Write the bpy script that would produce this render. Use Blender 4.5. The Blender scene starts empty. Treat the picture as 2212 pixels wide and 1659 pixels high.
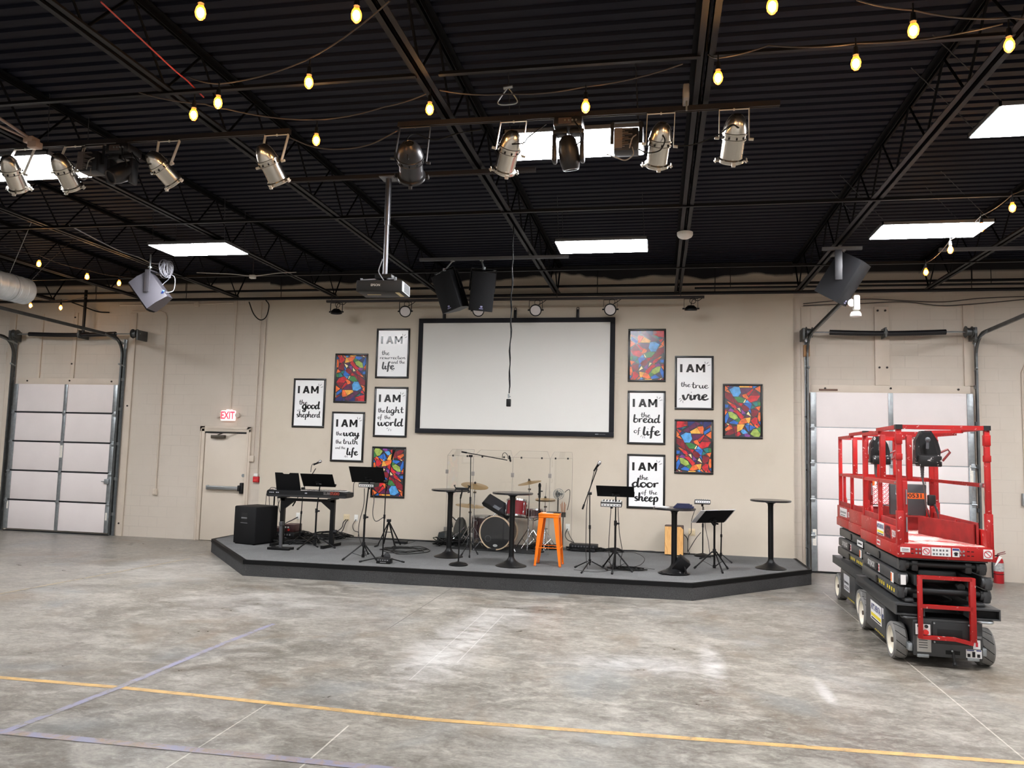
import bpy, bmesh, math, random
from mathutils import Matrix, Vector, noise
random.seed(7)
SC = bpy.context.scene
COL = SC.collection
PI = math.pi

# ---------------------------------------------------------------- camera
cam_data = bpy.data.cameras.new('camera')
cam_data.sensor_fit = 'HORIZONTAL'
cam_data.sensor_width = 36.0
cam_data.lens = 36.0 * 1656.13 / 2212.0
cam_data.clip_end = 100
camera = bpy.data.objects.new('camera', cam_data)
COL.objects.link(camera)
camera.matrix_world = Matrix(((0.982119, -0.009074, 0.188041, 0.0000), (0.186465, -0.090721, -0.978264, -13.8000), (0.025936, 0.995835, -0.087407, 1.8850), (0, 0, 0, 1)))
SC.camera = camera

# ---------------------------------------------------------------- world, exposure
world = bpy.data.worlds.new('world'); SC.world = world
world.use_nodes = True
world.node_tree.nodes['Background'].inputs[0].default_value = (0.55, 0.58, 0.65, 1)
world.node_tree.nodes['Background'].inputs[1].default_value = 0.02
SC.view_settings.view_transform = 'Standard'
SC.view_settings.look = 'None'
SC.view_settings.gamma = 1.0
SC.view_settings.use_curve_mapping = False
SC.view_settings.exposure = 0.95
SC.cycles.max_bounces = 7
SC.cycles.diffuse_bounces = 4
SC.cycles.glossy_bounces = 4
SC.cycles.transparent_max_bounces = 12
SC.cycles.sample_clamp_indirect = 6
SC.cycles.caustics_reflective = False
SC.cycles.caustics_refractive = False
PANEL_POWER = 45.0
BULB_POWER = 110.0

# ---------------------------------------------------------------- materials
def lin(c):
    c = c / 255.0
    return c / 12.92 if c <= 0.04045 else ((c + 0.055) / 1.055) ** 2.4
def rgb(r, g, b): return (lin(r), lin(g), lin(b), 1.0)
MATS = {}
def mat(name, c, rough=0.5, metal=0.0, spec=0.5, var=None, bump=None, coat=0.0, emit=None, alpha=None):
    """c in sRGB bytes; var=(scale, amount) mottles the colour; bump=(scale, strength)"""
    if name in MATS: return MATS[name]
    m = bpy.data.materials.new(name); m.use_nodes = True
    nt = m.node_tree; b = nt.nodes['Principled BSDF']
    b.inputs['Base Color'].default_value = rgb(*c)
    b.inputs['Roughness'].default_value = rough
    b.inputs['Metallic'].default_value = metal
    b.inputs['Specular IOR Level'].default_value = spec
    if coat:
        b.inputs['Coat Weight'].default_value = coat
        b.inputs['Coat Roughness'].default_value = 0.2
    if emit:
        b.inputs['Emission Color'].default_value = rgb(*emit[0])
        b.inputs['Emission Strength'].default_value = emit[1]
    if alpha is not None: b.inputs['Alpha'].default_value = alpha
    tc = nt.nodes.new('ShaderNodeTexCoord')
    if var:
        n = nt.nodes.new('ShaderNodeTexNoise'); n.inputs['Scale'].default_value = var[0]; n.inputs['Detail'].default_value = 5
        nt.links.new(tc.outputs['Object'], n.inputs['Vector'])
        mp = nt.nodes.new('ShaderNodeMapRange')
        mp.inputs[1].default_value = 0.3; mp.inputs[2].default_value = 0.7
        mp.inputs[3].default_value = 1 - var[1]; mp.inputs[4].default_value = 1 + var[1]
        nt.links.new(n.outputs['Fac'], mp.inputs[0])
        mx = nt.nodes.new('ShaderNodeMix'); mx.data_type = 'RGBA'; mx.blend_type = 'MULTIPLY'
        mx.inputs[0].default_value = 1; mx.inputs[6].default_value = rgb(*c)
        nt.links.new(mp.outputs[0], mx.inputs[7])
        nt.links.new(mx.outputs[2], b.inputs['Base Color'])
    if bump:
        n2 = nt.nodes.new('ShaderNodeTexNoise'); n2.inputs['Scale'].default_value = bump[0]; n2.inputs['Detail'].default_value = 4
        nt.links.new(tc.outputs['Object'], n2.inputs['Vector'])
        bp = nt.nodes.new('ShaderNodeBump'); bp.inputs['Strength'].default_value = bump[1]; bp.inputs['Distance'].default_value = 0.01
        nt.links.new(n2.outputs['Fac'], bp.inputs['Height'])
        nt.links.new(bp.outputs['Normal'], b.inputs['Normal'])
    MATS[name] = m
    return m

class N:
    """tiny node-graph helper"""
    def __init__(s, m): s.nt = m.node_tree; s.b = s.nt.nodes['Principled BSDF']
    def new(s, t, **kw):
        n = s.nt.nodes.new('ShaderNode' + t)
        for k, v in kw.items(): setattr(n, k, v)
        return n
    def put(s, sock, v):
        if hasattr(v, 'is_linked') or isinstance(v, bpy.types.NodeSocket): s.nt.links.new(v, sock)
        else: sock.default_value = v
    def math(s, op, a, b=0.0, c=0.0, clamp=False):
        n = s.new('Math', operation=op, use_clamp=clamp)
        for i, v in enumerate((a, b, c)): s.put(n.inputs[i], v)
        return n.outputs[0]
    def noise(s, vec, scale, detail=4, rough=0.55, dist=0.0):
        n = s.new('TexNoise'); s.put(n.inputs['Vector'], vec)
        n.inputs['Scale'].default_value = scale; n.inputs['Detail'].default_value = detail
        n.inputs['Roughness'].default_value = rough; n.inputs['Distortion'].default_value = dist
        return n.outputs['Fac']
    def mix(s, f, a, b, blend='MIX'):
        n = s.new('Mix', data_type='RGBA', blend_type=blend)
        s.put(n.inputs[0], f); s.put(n.inputs[6], a); s.put(n.inputs[7], b)
        return n.outputs[2]
    def rng(s, v, a, b, c=0.0, d=1.0, smooth=False):
        n = s.new('MapRange'); n.clamp = True
        if smooth: n.interpolation_type = 'SMOOTHSTEP'
        s.put(n.inputs[0], v)
        for i, x in enumerate((a, b, c, d)): n.inputs[i + 1].default_value = x
        return n.outputs[0]
    def coords(s, scale=(1, 1, 1)):
        t = s.new('TexCoord'); mp = s.new('Mapping'); s.nt.links.new(t.outputs['Object'], mp.inputs['Vector'])
        mp.inputs['Scale'].default_value = scale
        return mp.outputs['Vector']
    def sep(s, v):
        n = s.new('SeparateXYZ'); s.put(n.inputs[0], v); return n.outputs
    def bump(s, h, strength, dist=0.01):
        n = s.new('Bump'); n.inputs['Strength'].default_value = strength; n.inputs['Distance'].default_value = dist
        s.put(n.inputs['Height'], h); s.nt.links.new(n.outputs['Normal'], s.b.inputs['Normal'])

# ---------------------------------------------------------------- mesh building
def frame(p, d, up=(0, 0, 1)):
    """matrix at p whose local z runs along d"""
    z = Vector(d).normalized(); u = Vector(up)
    if abs(z.dot(u)) > 0.99: u = Vector((0, 1, 0))
    x = u.cross(z).normalized(); y = z.cross(x)
    m = Matrix((x, y, z)).transposed().to_4x4(); m.translation = Vector(p)
    return m
class MB:
    def __init__(s, M=None):
        s.bm = bmesh.new(); s.M = M or Matrix(); s.mi = 0
    def V(s, p): return s.bm.verts.new(s.M @ Vector(p))
    def F(s, vs):
        try: f = s.bm.faces.new(vs)
        except ValueError: return None
        f.material_index = s.mi; return f
    def box(s, a, b, bev=0.0, M=None):
        tmp = bmesh.new(); bmesh.ops.create_cube(tmp, size=1)
        c = [(a[i] + b[i]) / 2 for i in range(3)]; d = [abs(b[i] - a[i]) for i in range(3)]
        for v in tmp.verts: v.co = Vector((v.co[0] * d[0], v.co[1] * d[1], v.co[2] * d[2]))
        if bev > 0: bmesh.ops.bevel(tmp, geom=list(tmp.edges), offset=min(bev, min(d) * 0.45), segments=2, affect='EDGES', profile=0.5)
        T = s.M @ (M or Matrix()) @ Matrix.Translation(c)
        s._take(tmp, T); return s
    def cbox(s, c, d, bev=0.0, R=None):
        """box by centre and size, R = rotation matrix about its centre"""
        T = Matrix.Translation(c) @ (R.to_4x4() if R else Matrix())
        return s.box([-x / 2 for x in d], [x / 2 for x in d], bev, T)
    def _take(s, tmp, T):
        mp = {}
        for v in tmp.verts: mp[v] = s.bm.verts.new(T @ v.co)
        for f in tmp.faces:
            s.F([mp[v] for v in f.verts])
        tmp.free()
    def tube(s, pts, r, seg=8, closed=False, cap=True):
        P = [Vector(p) for p in pts]; n = len(P)
        R = r if isinstance(r, (list, tuple)) else [r] * n
        tang = []
        for i in range(n):
            a = P[(i - 1) % n] if (closed or i > 0) else P[i]; b = P[(i + 1) % n] if (closed or i < n - 1) else P[i]
            t = (b - a); tang.append(t.normalized() if t.length > 1e-9 else Vector((0, 0, 1)))
        u = Vector((0, 0, 1)) if abs(tang[0].z) < 0.9 else Vector((1, 0, 0))
        x = u.cross(tang[0]).normalized(); rings = []
        for i in range(n):
            x = (x - tang[i] * x.dot(tang[i])); x = x.normalized() if x.length > 1e-6 else tang[i].orthogonal().normalized()
            y = tang[i].cross(x)
            rings.append([s.V(P[i] + (x * math.cos(2 * PI * k / seg) + y * math.sin(2 * PI * k / seg)) * R[i]) for k in range(seg)])
        for i in range(n if closed else n - 1):
            A, B = rings[i], rings[(i + 1) % n]
            for k in range(seg): s.F([A[k], A[(k + 1) % seg], B[(k + 1) % seg], B[k]])
        if cap and not closed:
            s.F(list(reversed(rings[0]))); s.F(rings[-1])
        return s
    def cyl(s, a, b, r, r2=None, seg=16): return s.tube([a, b], [r, r if r2 is None else r2], seg)
    def bar(s, a, b, w, h, up=(0, 0, 1)):
        """square bar from a to b, w across, h along up"""
        a, b = Vector(a), Vector(b); m = frame((a + b) / 2, b - a, up); L = (b - a).length
        return s.box((-w / 2, -h / 2, -L / 2), (w / 2, h / 2, L / 2), 0, m)
    def lathe(s, prof, M=None, seg=24, closed=False):
        T = M or Matrix(); rings = []
        for r, z in prof:
            if r < 1e-5: rings.append([s.V(T @ Vector((0, 0, z)))])
            else: rings.append([s.V(T @ Vector((r * math.cos(2 * PI * k / seg), r * math.sin(2 * PI * k / seg), z))) for k in range(seg)])
        pr = list(zip(rings, rings[1:])) + ([(rings[-1], rings[0])] if closed else [])
        for A, B in pr:
            for k in range(seg):
                k2 = (k + 1) % seg
                if len(A) == 1 and len(B) == 1: break
                if len(A) == 1: s.F([A[0], B[k2], B[k]])
                elif len(B) == 1: s.F([A[k], A[k2], B[0]])
                else: s.F([A[k], A[k2], B[k2], B[k]])
        return s
    def prism(s, poly, z0, z1, M=None):
        T = M or Matrix(); n = len(poly)
        A = [s.V(T @ Vector((x, y, z0))) for x, y in poly]; B = [s.V(T @ Vector((x, y, z1))) for x, y in poly]
        s.F(list(reversed(A))); s.F(B)
        for i in range(n): s.F([A[i], A[(i + 1) % n], B[(i + 1) % n], B[i]])
        return s
    def poly(s, pts): return s.F([s.V(p) for p in pts])
    def ball(s, c, r, seg=12, sc=(1, 1, 1)):
        prof = [(r * math.sin(PI * i / (seg // 2)), -r * math.cos(PI * i / (seg // 2))) for i in range(seg // 2 + 1)]
        return s.lathe(prof, Matrix.Translation(c) @ Matrix.Diagonal((*sc, 1)), seg)
    def torus(s, M, R, r, seg=24, sub=8, a0=0, a1=2 * PI):
        full = abs(a1 - a0 - 2 * PI) < 1e-6; n = seg if full else seg + 1
        return s.tube([M @ Vector((R * math.cos(a0 + (a1 - a0) * i / seg), R * math.sin(a0 + (a1 - a0) * i / seg), 0)) for i in range(n)], r, sub, closed=full)
    def out(s, name, mats, parent=None, label=None, sharp=35, local=False):
        bmesh.ops.recalc_face_normals(s.bm, faces=s.bm.faces)
        if parent is not None and not local:
            s.bm.transform(wmat(parent).inverted())
        me = bpy.data.meshes.new(name); s.bm.to_mesh(me); s.bm.free()
        for m in (mats if isinstance(mats, (list, tuple)) else [mats]): me.materials.append(m)
        me.polygons.foreach_set('use_smooth', [True] * len(me.polygons))
        me.set_sharp_from_angle(angle=math.radians(sharp))
        o = bpy.data.objects.new(name, me); COL.objects.link(o)
        if parent is not None: o.parent = parent
        if label: o['label'] = label
        return o
WM = {}
def wmat(o):
    m = Matrix()
    while o is not None:
        m = o.matrix_basis @ m; o = o.parent
    return m
def tag(o, label=None, cat=None, group=None, kind=None):
    for k, v in (('label', label), ('category', cat), ('group', group), ('kind', kind)):
        if v: o[k] = v
    return o
def thing(name, label, cat, loc=(0, 0, 0), rz=0.0, group=None, kind=None):
    o = bpy.data.objects.new(name, None); COL.objects.link(o)
    o.empty_display_size = 0.1
    o.location = loc; o.rotation_euler = (0, 0, rz)
    return tag(o, label, cat, group, kind)
KIDS = {}
def dup(root, loc, rz=0.0, label=None, group=None):
    """a copy of a thing with copies of its parts and sub-parts"""
    def cp(o, par):
        c = o.copy(); COL.objects.link(c)
        if par is not None: c.parent = par
        for ch in list(o.children): cp(ch, c)
        return c
    r = cp(root, None); r.location = loc; r.rotation_euler = (0, 0, rz)
    if label: r['label'] = label
    if group: r['group'] = group
    return r
def text_mesh(txt, size, M, depth=0.0, bold=0.0, font_shear=0.0, align='CENTER', xscale=1.0):
    """lettering as faces, local x along the line, local y up; returns a bmesh"""
    cu = bpy.data.curves.new('lettering', 'FONT'); cu.body = txt; cu.size = size; cu.offset = bold; cu.shear = font_shear
    cu.align_x = align; cu.align_y = 'CENTER'; cu.extrude = depth; cu.resolution_u = 3
    o = bpy.data.objects.new('lettering', cu); COL.objects.link(o)
    dg = bpy.context.evaluated_depsgraph_get(); dg.update()
    me = bpy.data.meshes.new_from_object(o.evaluated_get(dg))
    bm = bmesh.new(); bm.from_mesh(me); bm.transform(M @ Matrix.Diagonal((xscale, 1, 1, 1)))
    bpy.data.objects.remove(o); bpy.data.curves.remove(cu); bpy.data.meshes.remove(me)
    return bm
def add_text(mb, *a, **k):
    mb._take(text_mesh(*a, **k), mb.M); return mb
def smooth(pts, n=6, closed=False):
    """Catmull-Rom through pts"""
    P = [Vector(p) for p in pts]; out = []; m = len(P)
    if m < 3 and not closed: return P
    for i in range(m if closed else m - 1):
        p0 = P[(i - 1) % m] if (closed or i > 0) else P[0] * 2 - P[1]
        p1, p2 = P[i], P[(i + 1) % m]
        p3 = P[(i + 2) % m] if (closed or i < m - 2) else P[-1] * 2 - P[-2]
        for k in range(n):
            t = k / n
            out.append(0.5 * ((2 * p1) + (p2 - p0) * t + (2 * p0 - 5 * p1 + 4 * p2 - p3) * t * t + (3 * p1 - p0 - 3 * p2 + p3) * t ** 3))
    if not closed: out.append(P[-1])
    return out
def Rx(a): return Matrix.Rotation(a, 4, 'X')
def Ry(a): return Matrix.Rotation(a, 4, 'Y')
def Rz(a): return Matrix.Rotation(a, 4, 'Z')
def Tr(*a): return Matrix.Translation(a if len(a) == 3 else a[0])
WALLM = Matrix(((1, 0, 0, 0), (0, 0, -1, 0), (0, 1, 0, 0), (0, 0, 0, 1)))   # local xy -> world xz, local z -> towards the room

# common finishes
BLACK = mat('black_metal', (8, 8, 9), 0.42, 0.0, .3)
MATTE = mat('matte_black', (6, 6, 7), 0.7, 0.0, .2)
PLASTIC = mat('black_plastic', (11, 11, 13), 0.5, 0.0, .35)
GRILLE = mat('speaker_grille', (9, 9, 11), 0.8, 0.0, .25, bump=(260, 0.6))
RUBBER = mat('black_rubber', (18, 18, 18), 0.85)
CABLE = mat('black_cable', (8, 8, 8), 0.6, 0.0, .3)
CHROME = mat('chrome', (205, 205, 208), 0.18, 1.0)
STEEL = mat('galvanized_steel', (158, 163, 165), 0.42, 0.75, var=(18, 0.12))
WHITEP = mat('white_plastic', (228, 226, 220), 0.45)

# ================================================================ THE ROOM
# floor ------------------------------------------------------------------
def floor_mat():
    m = mat('polished_concrete', (132, 127, 119), 0.34, 0.0, 0.5); g = N(m)
    v = g.coords(); vs = g.coords((0.62, 1.0, 1)); x, y, z = g.sep(v)
    big = g.noise(vs, 0.6, 6, 0.62, 0.5); mid = g.noise(vs, 3.4, 7, 0.68, 1.0); fine = g.noise(vs, 13, 7, 0.72, 0.9); tiny = g.noise(vs, 46, 4, 0.7, 0.5); speck = g.noise(v, 75, 3, 0.6)
    c = g.mix(g.rng(big, 0.34, 0.68), rgb(100, 95, 87), rgb(138, 133, 124))
    c = g.mix(g.math('MULTIPLY', g.rng(mid, 0.48, 0.7), 0.85), c, rgb(168, 162, 151))
    c = g.mix(g.math('MULTIPLY', g.rng(mid, 0.47, 0.28), 0.8), c, rgb(76, 69, 58))
    c = g.mix(g.math('MULTIPLY', g.rng(fine, 0.5, 0.7), 0.5), c, rgb(180, 175, 165))
    c = g.mix(g.math('MULTIPLY', g.rng(fine, 0.49, 0.32), 0.5), c, rgb(74, 68, 58))
    c = g.mix(g.math('MULTIPLY', g.rng(tiny, 0.52, 0.7), 0.22), c, rgb(196, 191, 182))
    c = g.mix(g.math('MULTIPLY', g.rng(tiny, 0.48, 0.32), 0.22), c, rgb(70, 64, 56))
    c = g.mix(g.math('MULTIPLY', g.rng(speck, 0.68, 0.76), 0.3), c, rgb(70, 66, 60))
    blu = g.noise(v, 0.8, 4, 0.5, 0.4)
    c = g.mix(g.math('MULTIPLY', g.rng(blu, 0.56, 0.72), 0.4), c, rgb(126, 134, 138))
    brn = g.noise(g.coords((1.3, 1.1, 1)), 0.9, 4, 0.55, 0.8)
    c = g.mix(g.math('MULTIPLY', g.rng(brn, 0.56, 0.74), 0.5), c, rgb(116, 98, 78))
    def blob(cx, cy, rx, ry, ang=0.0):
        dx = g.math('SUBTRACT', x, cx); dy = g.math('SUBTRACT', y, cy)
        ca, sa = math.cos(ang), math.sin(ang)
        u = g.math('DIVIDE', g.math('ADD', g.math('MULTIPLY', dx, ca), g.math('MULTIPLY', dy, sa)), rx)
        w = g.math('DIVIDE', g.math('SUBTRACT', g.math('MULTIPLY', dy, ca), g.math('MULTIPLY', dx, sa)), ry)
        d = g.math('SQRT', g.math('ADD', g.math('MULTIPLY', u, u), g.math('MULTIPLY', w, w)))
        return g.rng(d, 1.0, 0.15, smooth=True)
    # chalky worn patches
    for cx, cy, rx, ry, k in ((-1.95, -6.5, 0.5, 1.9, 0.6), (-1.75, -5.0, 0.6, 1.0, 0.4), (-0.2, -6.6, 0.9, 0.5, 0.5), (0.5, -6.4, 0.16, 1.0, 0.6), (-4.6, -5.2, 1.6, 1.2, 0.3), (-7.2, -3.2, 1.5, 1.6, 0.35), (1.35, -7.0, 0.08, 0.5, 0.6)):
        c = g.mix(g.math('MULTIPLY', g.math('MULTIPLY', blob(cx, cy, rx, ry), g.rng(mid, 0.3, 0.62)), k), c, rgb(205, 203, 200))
    # saw-cut joints and scratches
    def joint(x0, y0, y1, w, col, k):
        a = g.math('ABSOLUTE', g.math('SUBTRACT', x, x0))
        on = g.math('MULTIPLY', g.math('LESS_THAN', a, w), g.math('MULTIPLY', g.math('GREATER_THAN', y, y0), g.math('LESS_THAN', y, y1)))
        return g.mix(g.math('MULTIPLY', on, g.math('MULTIPLY', g.rng(fine, 0.3, 0.6, 0.45, 1.0), k)), c, col)
    c = joint(-2.79, -14, -8.45, 0.005, rgb(190, 184, 172), 0.9)
    c = joint(-2.76, -6.0, -3.3, 0.006, rgb(62, 58, 52), 0.8)
    c = joint(-2.05, -14, -8.7, 0.006, rgb(205, 200, 188), 0.9)
    c = joint(-1.98, -7.6, -4.6, 0.004, rgb(205, 203, 200), 0.5)
    c = joint(-1.74, -7.0, -4.9, 0.004, rgb(208, 206, 203), 0.5)
    c = joint(2.33, -14, -2.0, 0.006, rgb(196, 190, 178), 0.8)
    # paint drips
    vo = g.new('TexVoronoi'); g.put(vo.inputs['Vector'], g.noise and g.coords()); vo.inputs['Scale'].default_value = 2.4; vo.inputs['Randomness'].default_value = 1.0
    drip = g.math('LESS_THAN', vo.outputs['Distance'], g.math('MULTIPLY', g.rng(g.noise(v, 1.1, 2), 0.5, 0.75), 0.055))
    c = g.mix(g.math('MULTIPLY', drip, 0.8), c, rgb(212, 208, 200))
    g.put(g.b.inputs['Base Color'], c)
    g.put(g.b.inputs['Roughness'], g.rng(mid, 0.3, 0.7, 0.27, 0.46))
    g.bump(fine, 0.06, 0.004)
    return m
fb = MB(); fb.box((-22, -30, -0.15), (13, 0.3, 0)); floor = tag(fb.out('floor', floor_mat()), kind='structure')

def stripe_mat(name, c1, c2, wear):
    m = mat(name, c1, 0.5); g = N(m); v = g.coords()
    a = g.noise(v, 5, 6, 0.75, 1.0); b = g.noise(v, 24, 5, 0.7)
    s = g.math('ADD', g.math('MULTIPLY', a, 0.6), g.math('MULTIPLY', b, 0.4))
    c = g.mix(g.rng(a, 0.4, 0.62), rgb(*c1), rgb(*c2))
    c = g.mix(g.rng(s, wear, wear + 0.07), c, rgb(126, 120, 111))
    g.put(g.b.inputs['Base Color'], c)
    return m
SZI = [0.0012]
def floor_stripe(pts, w, m):
    SZI[0] += 0.0005
    b = MB(); prev = None
    for i, p in enumerate(pts):
        p = Vector((p[0], p[1], SZI[0])); q = Vector((*pts[min(i + 1, len(pts) - 1)], 0)) - Vector((*pts[max(i - 1, 0)], 0))
        s = Vector((-q.y, q.x, 0)).normalized() * w / 2
        cur = (b.V(p - s), b.V(p + s))
        if prev: b.F([prev[0], cur[0], cur[1], prev[1]])
        prev = cur
    return tag(b.out('floor_stripe', m), kind='structure')
YEL = stripe_mat('worn_yellow_paint', (203, 164, 98), (168, 136, 88), 0.58)
BLU = stripe_mat('worn_blue_tape', (132, 130, 152), (140, 136, 142), 0.5)
ORB = stripe_mat('worn_orange_and_blue_tape', (132, 130, 150), (150, 124, 96), 0.52)
PALE = stripe_mat('faded_yellow_paint', (182, 168, 138), (170, 156, 128), 0.52)
floor_stripe([(-12, -8.42), (-5.09, -8.42), (-4.0, -8.39), (-1.55, -8.445), (2.3, -8.22), (6, -8.1)], 0.062, YEL)
floor_stripe([(-4.12, -9.37), (-4.05, -8.39), (-4.03, -7.0), (-3.98, -6.1)], 0.062, BLU)
floor_stripe([(-5.2, -9.42), (-4.11, -9.38), (-2.85, -9.34), (-2.06, -9.32), (0.5, -9.28)], 0.075, ORB)
floor_stripe([(-7.9, -6.4), (-7.5, -2.25)], 0.035, PALE)

# walls -------------------------------------------------------------------
def wall_mat(name, c, blocks, edge, wavy):
    m = mat(name, c, 0.62, 0.0, 0.35); g = N(m); v = g.coords(); x, y, z = g.sep(v)
    n1 = g.noise(v, 0.7, 4); n2 = g.noise(v, 3.0, 5, 0.6)
    col = g.mix(g.rng(n1, 0.3, 0.7), rgb(*c), rgb(c[0] - 7, c[1] - 8, c[2] - 9))
    col = g.mix(g.math('MULTIPLY', g.rng(n2, 0.55, 0.8), 0.18), col, rgb(c[0] - 28, c[1] - 30, c[2] - 32))
    fine = g.noise(v, 160 if blocks else 90, 3, 0.6)
    h = fine
    if blocks:
        cb = g.new('CombineXYZ'); g.put(cb.inputs[0], g.math('ADD', x, y)); g.put(cb.inputs[1], z)
        br = g.new('TexBrick'); g.put(br.inputs['Vector'], cb.outputs[0]); br.offset = 0.5
        for k, val in (('Scale', 1.0), ('Mortar Size', 0.006), ('Mortar Smooth', 0.35), ('Brick Width', 0.406), ('Row Height', 0.203)): br.inputs[k].default_value = val
        vis = g.rng(g.noise(v, 0.9, 4, 0.6), 0.38, 0.66)
        j = g.math('MULTIPLY', br.outputs['Fac'], vis)
        col = g.mix(g.math('MULTIPLY', j, 0.22), col, rgb(c[0] - 60, c[1] - 60, c[2] - 60))
        h = g.math('SUBTRACT', g.math('MULTIPLY', fine, 0.25), g.math('MULTIPLY', j, 1.0))
    # black ceiling paint carried down onto the wall
    lim = g.math('ADD', edge, g.math('MULTIPLY', g.math('SUBTRACT', g.noise(g.coords((0.9, 0.9, 0.9)), 0.9, 3), 0.5), wavy))
    soft = g.math('ADD', z, g.math('MULTIPLY', g.math('SUBTRACT', fine, 0.5), 0.04))
    col = g.mix(g.rng(g.math('SUBTRACT', soft, lim), 0.0, 0.05), col, rgb(26, 25, 28))
    g.put(g.b.inputs['Base Color'], col)
    g.bump(h, 0.35 if blocks else 0.25, 0.006)
    return m
BLOCKW = wall_mat('painted_block_wall', (204, 194, 181), True, 5.06, 0.03)
STAGEW = wall_mat('textured_stage_wall', (207, 196, 179), False, 5.03, 0.5)
wb = MB(); wb.box((-22, 0, 0), (13, 0.3, 5.6)); tag(wb.out('wall_back', BLOCKW), kind='structure')
wb = MB(); wb.box((-22, -30, 0), (-21.7, 0, 5.6)); tag(wb.out('wall_left', BLOCKW), kind='structure')
wb = MB(); wb.box((12.7, -30, 0), (13, 0, 5.6)); tag(wb.out('wall_right', BLOCKW), kind='structure')
wb = MB(); wb.box((-22, -30.3, 0), (13, -30, 5.6)); tag(wb.out('wall_front', BLOCKW), kind='structure')
wb = MB(); wb.box((-7.53, -0.1, 0), (2.258, 0.0, 5.3)); tag(wb.out('wall_stage', STAGEW), kind='structure')

# ceiling: ribbed black deck ---------------------------------------------
DECK = mat('black_roof_deck', (7, 9, 25), 0.6, 0.0, 0.2, var=(1.2, 0.15))
JOIST = mat('black_joist_paint', (15, 13, 16), 0.55, 0.0, 0.3)
cb_ = MB(); prof = []
yy = -30.2
while yy < 0.2:
    prof += [(yy, 5.28), (yy + 0.086, 5.28), (yy + 0.098, 5.304), (yy + 0.14, 5.304)]; yy += 0.1524
a = [cb_.V((-22, p[0], p[1])) for p in prof]; b = [cb_.V((13, p[0], p[1])) for p in prof]
for i in range(len(prof) - 1): cb_.F([a[i], a[i + 1], b[i + 1], b[i]])
ceil = tag(cb_.out('ceiling', DECK, sharp=20), kind='structure')
wb = MB(); wb.box((-22, -30.3, 5.34), (13, 0.3, 5.6)); tag(wb.out('ceiling_roof', DECK), kind='structure')

WEBM = mat('black_joist_web', (7, 7, 10), 0.7, 0.0, 0.15)
def joist(x):
    t = thing('ceiling_joist', 'black open-web steel roof joist', None, (x, 0, 4.72), kind='structure'); del t['label']
    b = MB()
    for s in (-1, 1):   # paired angles
        b.box((x + s * 0.012, -30, 4.72), (x + s * 0.062, -0.32, 4.727)); b.box((x + s * 0.012, -30, 4.72), (x + s * 0.019, -0.32, 4.77))
    b.out('bottom_chord', JOIST, t)
    b = MB()
    for s in (-1, 1):
        b.box((x + s * 0.012, -30, 5.272), (x + s * 0.062, 0, 5.279)); b.box((x + s * 0.012, -30, 5.23), (x + s * 0.019, 0, 5.279))
    b.out('top_chord', WEBM, t)
    b = MB(); y = -0.36; up = True
    b.cyl((x, -0.36, 4.74), (x, -0.03, 5.26), 0.014, seg=6)
    while y > -29:
        b.cyl((x, y, 4.74 if up else 5.25), (x, y - 0.45, 5.25 if up else 4.74), 0.011, seg=6); y -= 0.45; up = not up
    b.out('web_rods', WEBM, t)
    return t
for x in (-16.4, -14.3, -12.2, -10.15, -8.08, -6.05, -3.95, -1.8, 0.31, 2.31, 4.34, 6.4, 8.5): joist(x)
def bridging(y, x0, x1, z=4.705):
    b = MB(); b.box((x0, y - 0.022, z), (x1, y + 0.022, z + 0.005)); b.box((x0, y + 0.017, z), (x1, y + 0.022, z + 0.045))
    return tag(b.out('ceiling_bridging', JOIST), kind='structure')
for x0, x1 in ((-14, -1.84), (-1.66, 0.27), (0.36, 2.29), (2.35, 8.5)): bridging(-8.43, x0, x1)
bridging(-5.07, -16, 8.5); bridging(-2.15, -16, 8.5); bridging(-11.6, -16, 8.5)

# black service pipes along the back wall
def wall_pipe(z, y, x0, x1, r, label):
    b = MB(); b.cyl((x0, y, z), (x1, y, z), r, seg=8); x = x0 + 0.6
    while x < x1:
        b.cyl((x, y, z), (x, y, 5.27), 0.006, seg=5); x += 2.05
    return tag(b.out('service_pipe', JOIST), label, 'pipe')
wall_pipe(4.885, -0.2, -14, 8, 0.022, 'long black pipe running under the deck along the back wall, upper one')
wall_pipe(4.735, -0.17, -14, 8, 0.028, 'long black pipe running along the back wall, lower thicker one')
wall_pipe(4.80, -0.28, 0.6, 8, 0.018, 'black pipe along the back wall behind the right hung speaker, middle one')

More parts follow.
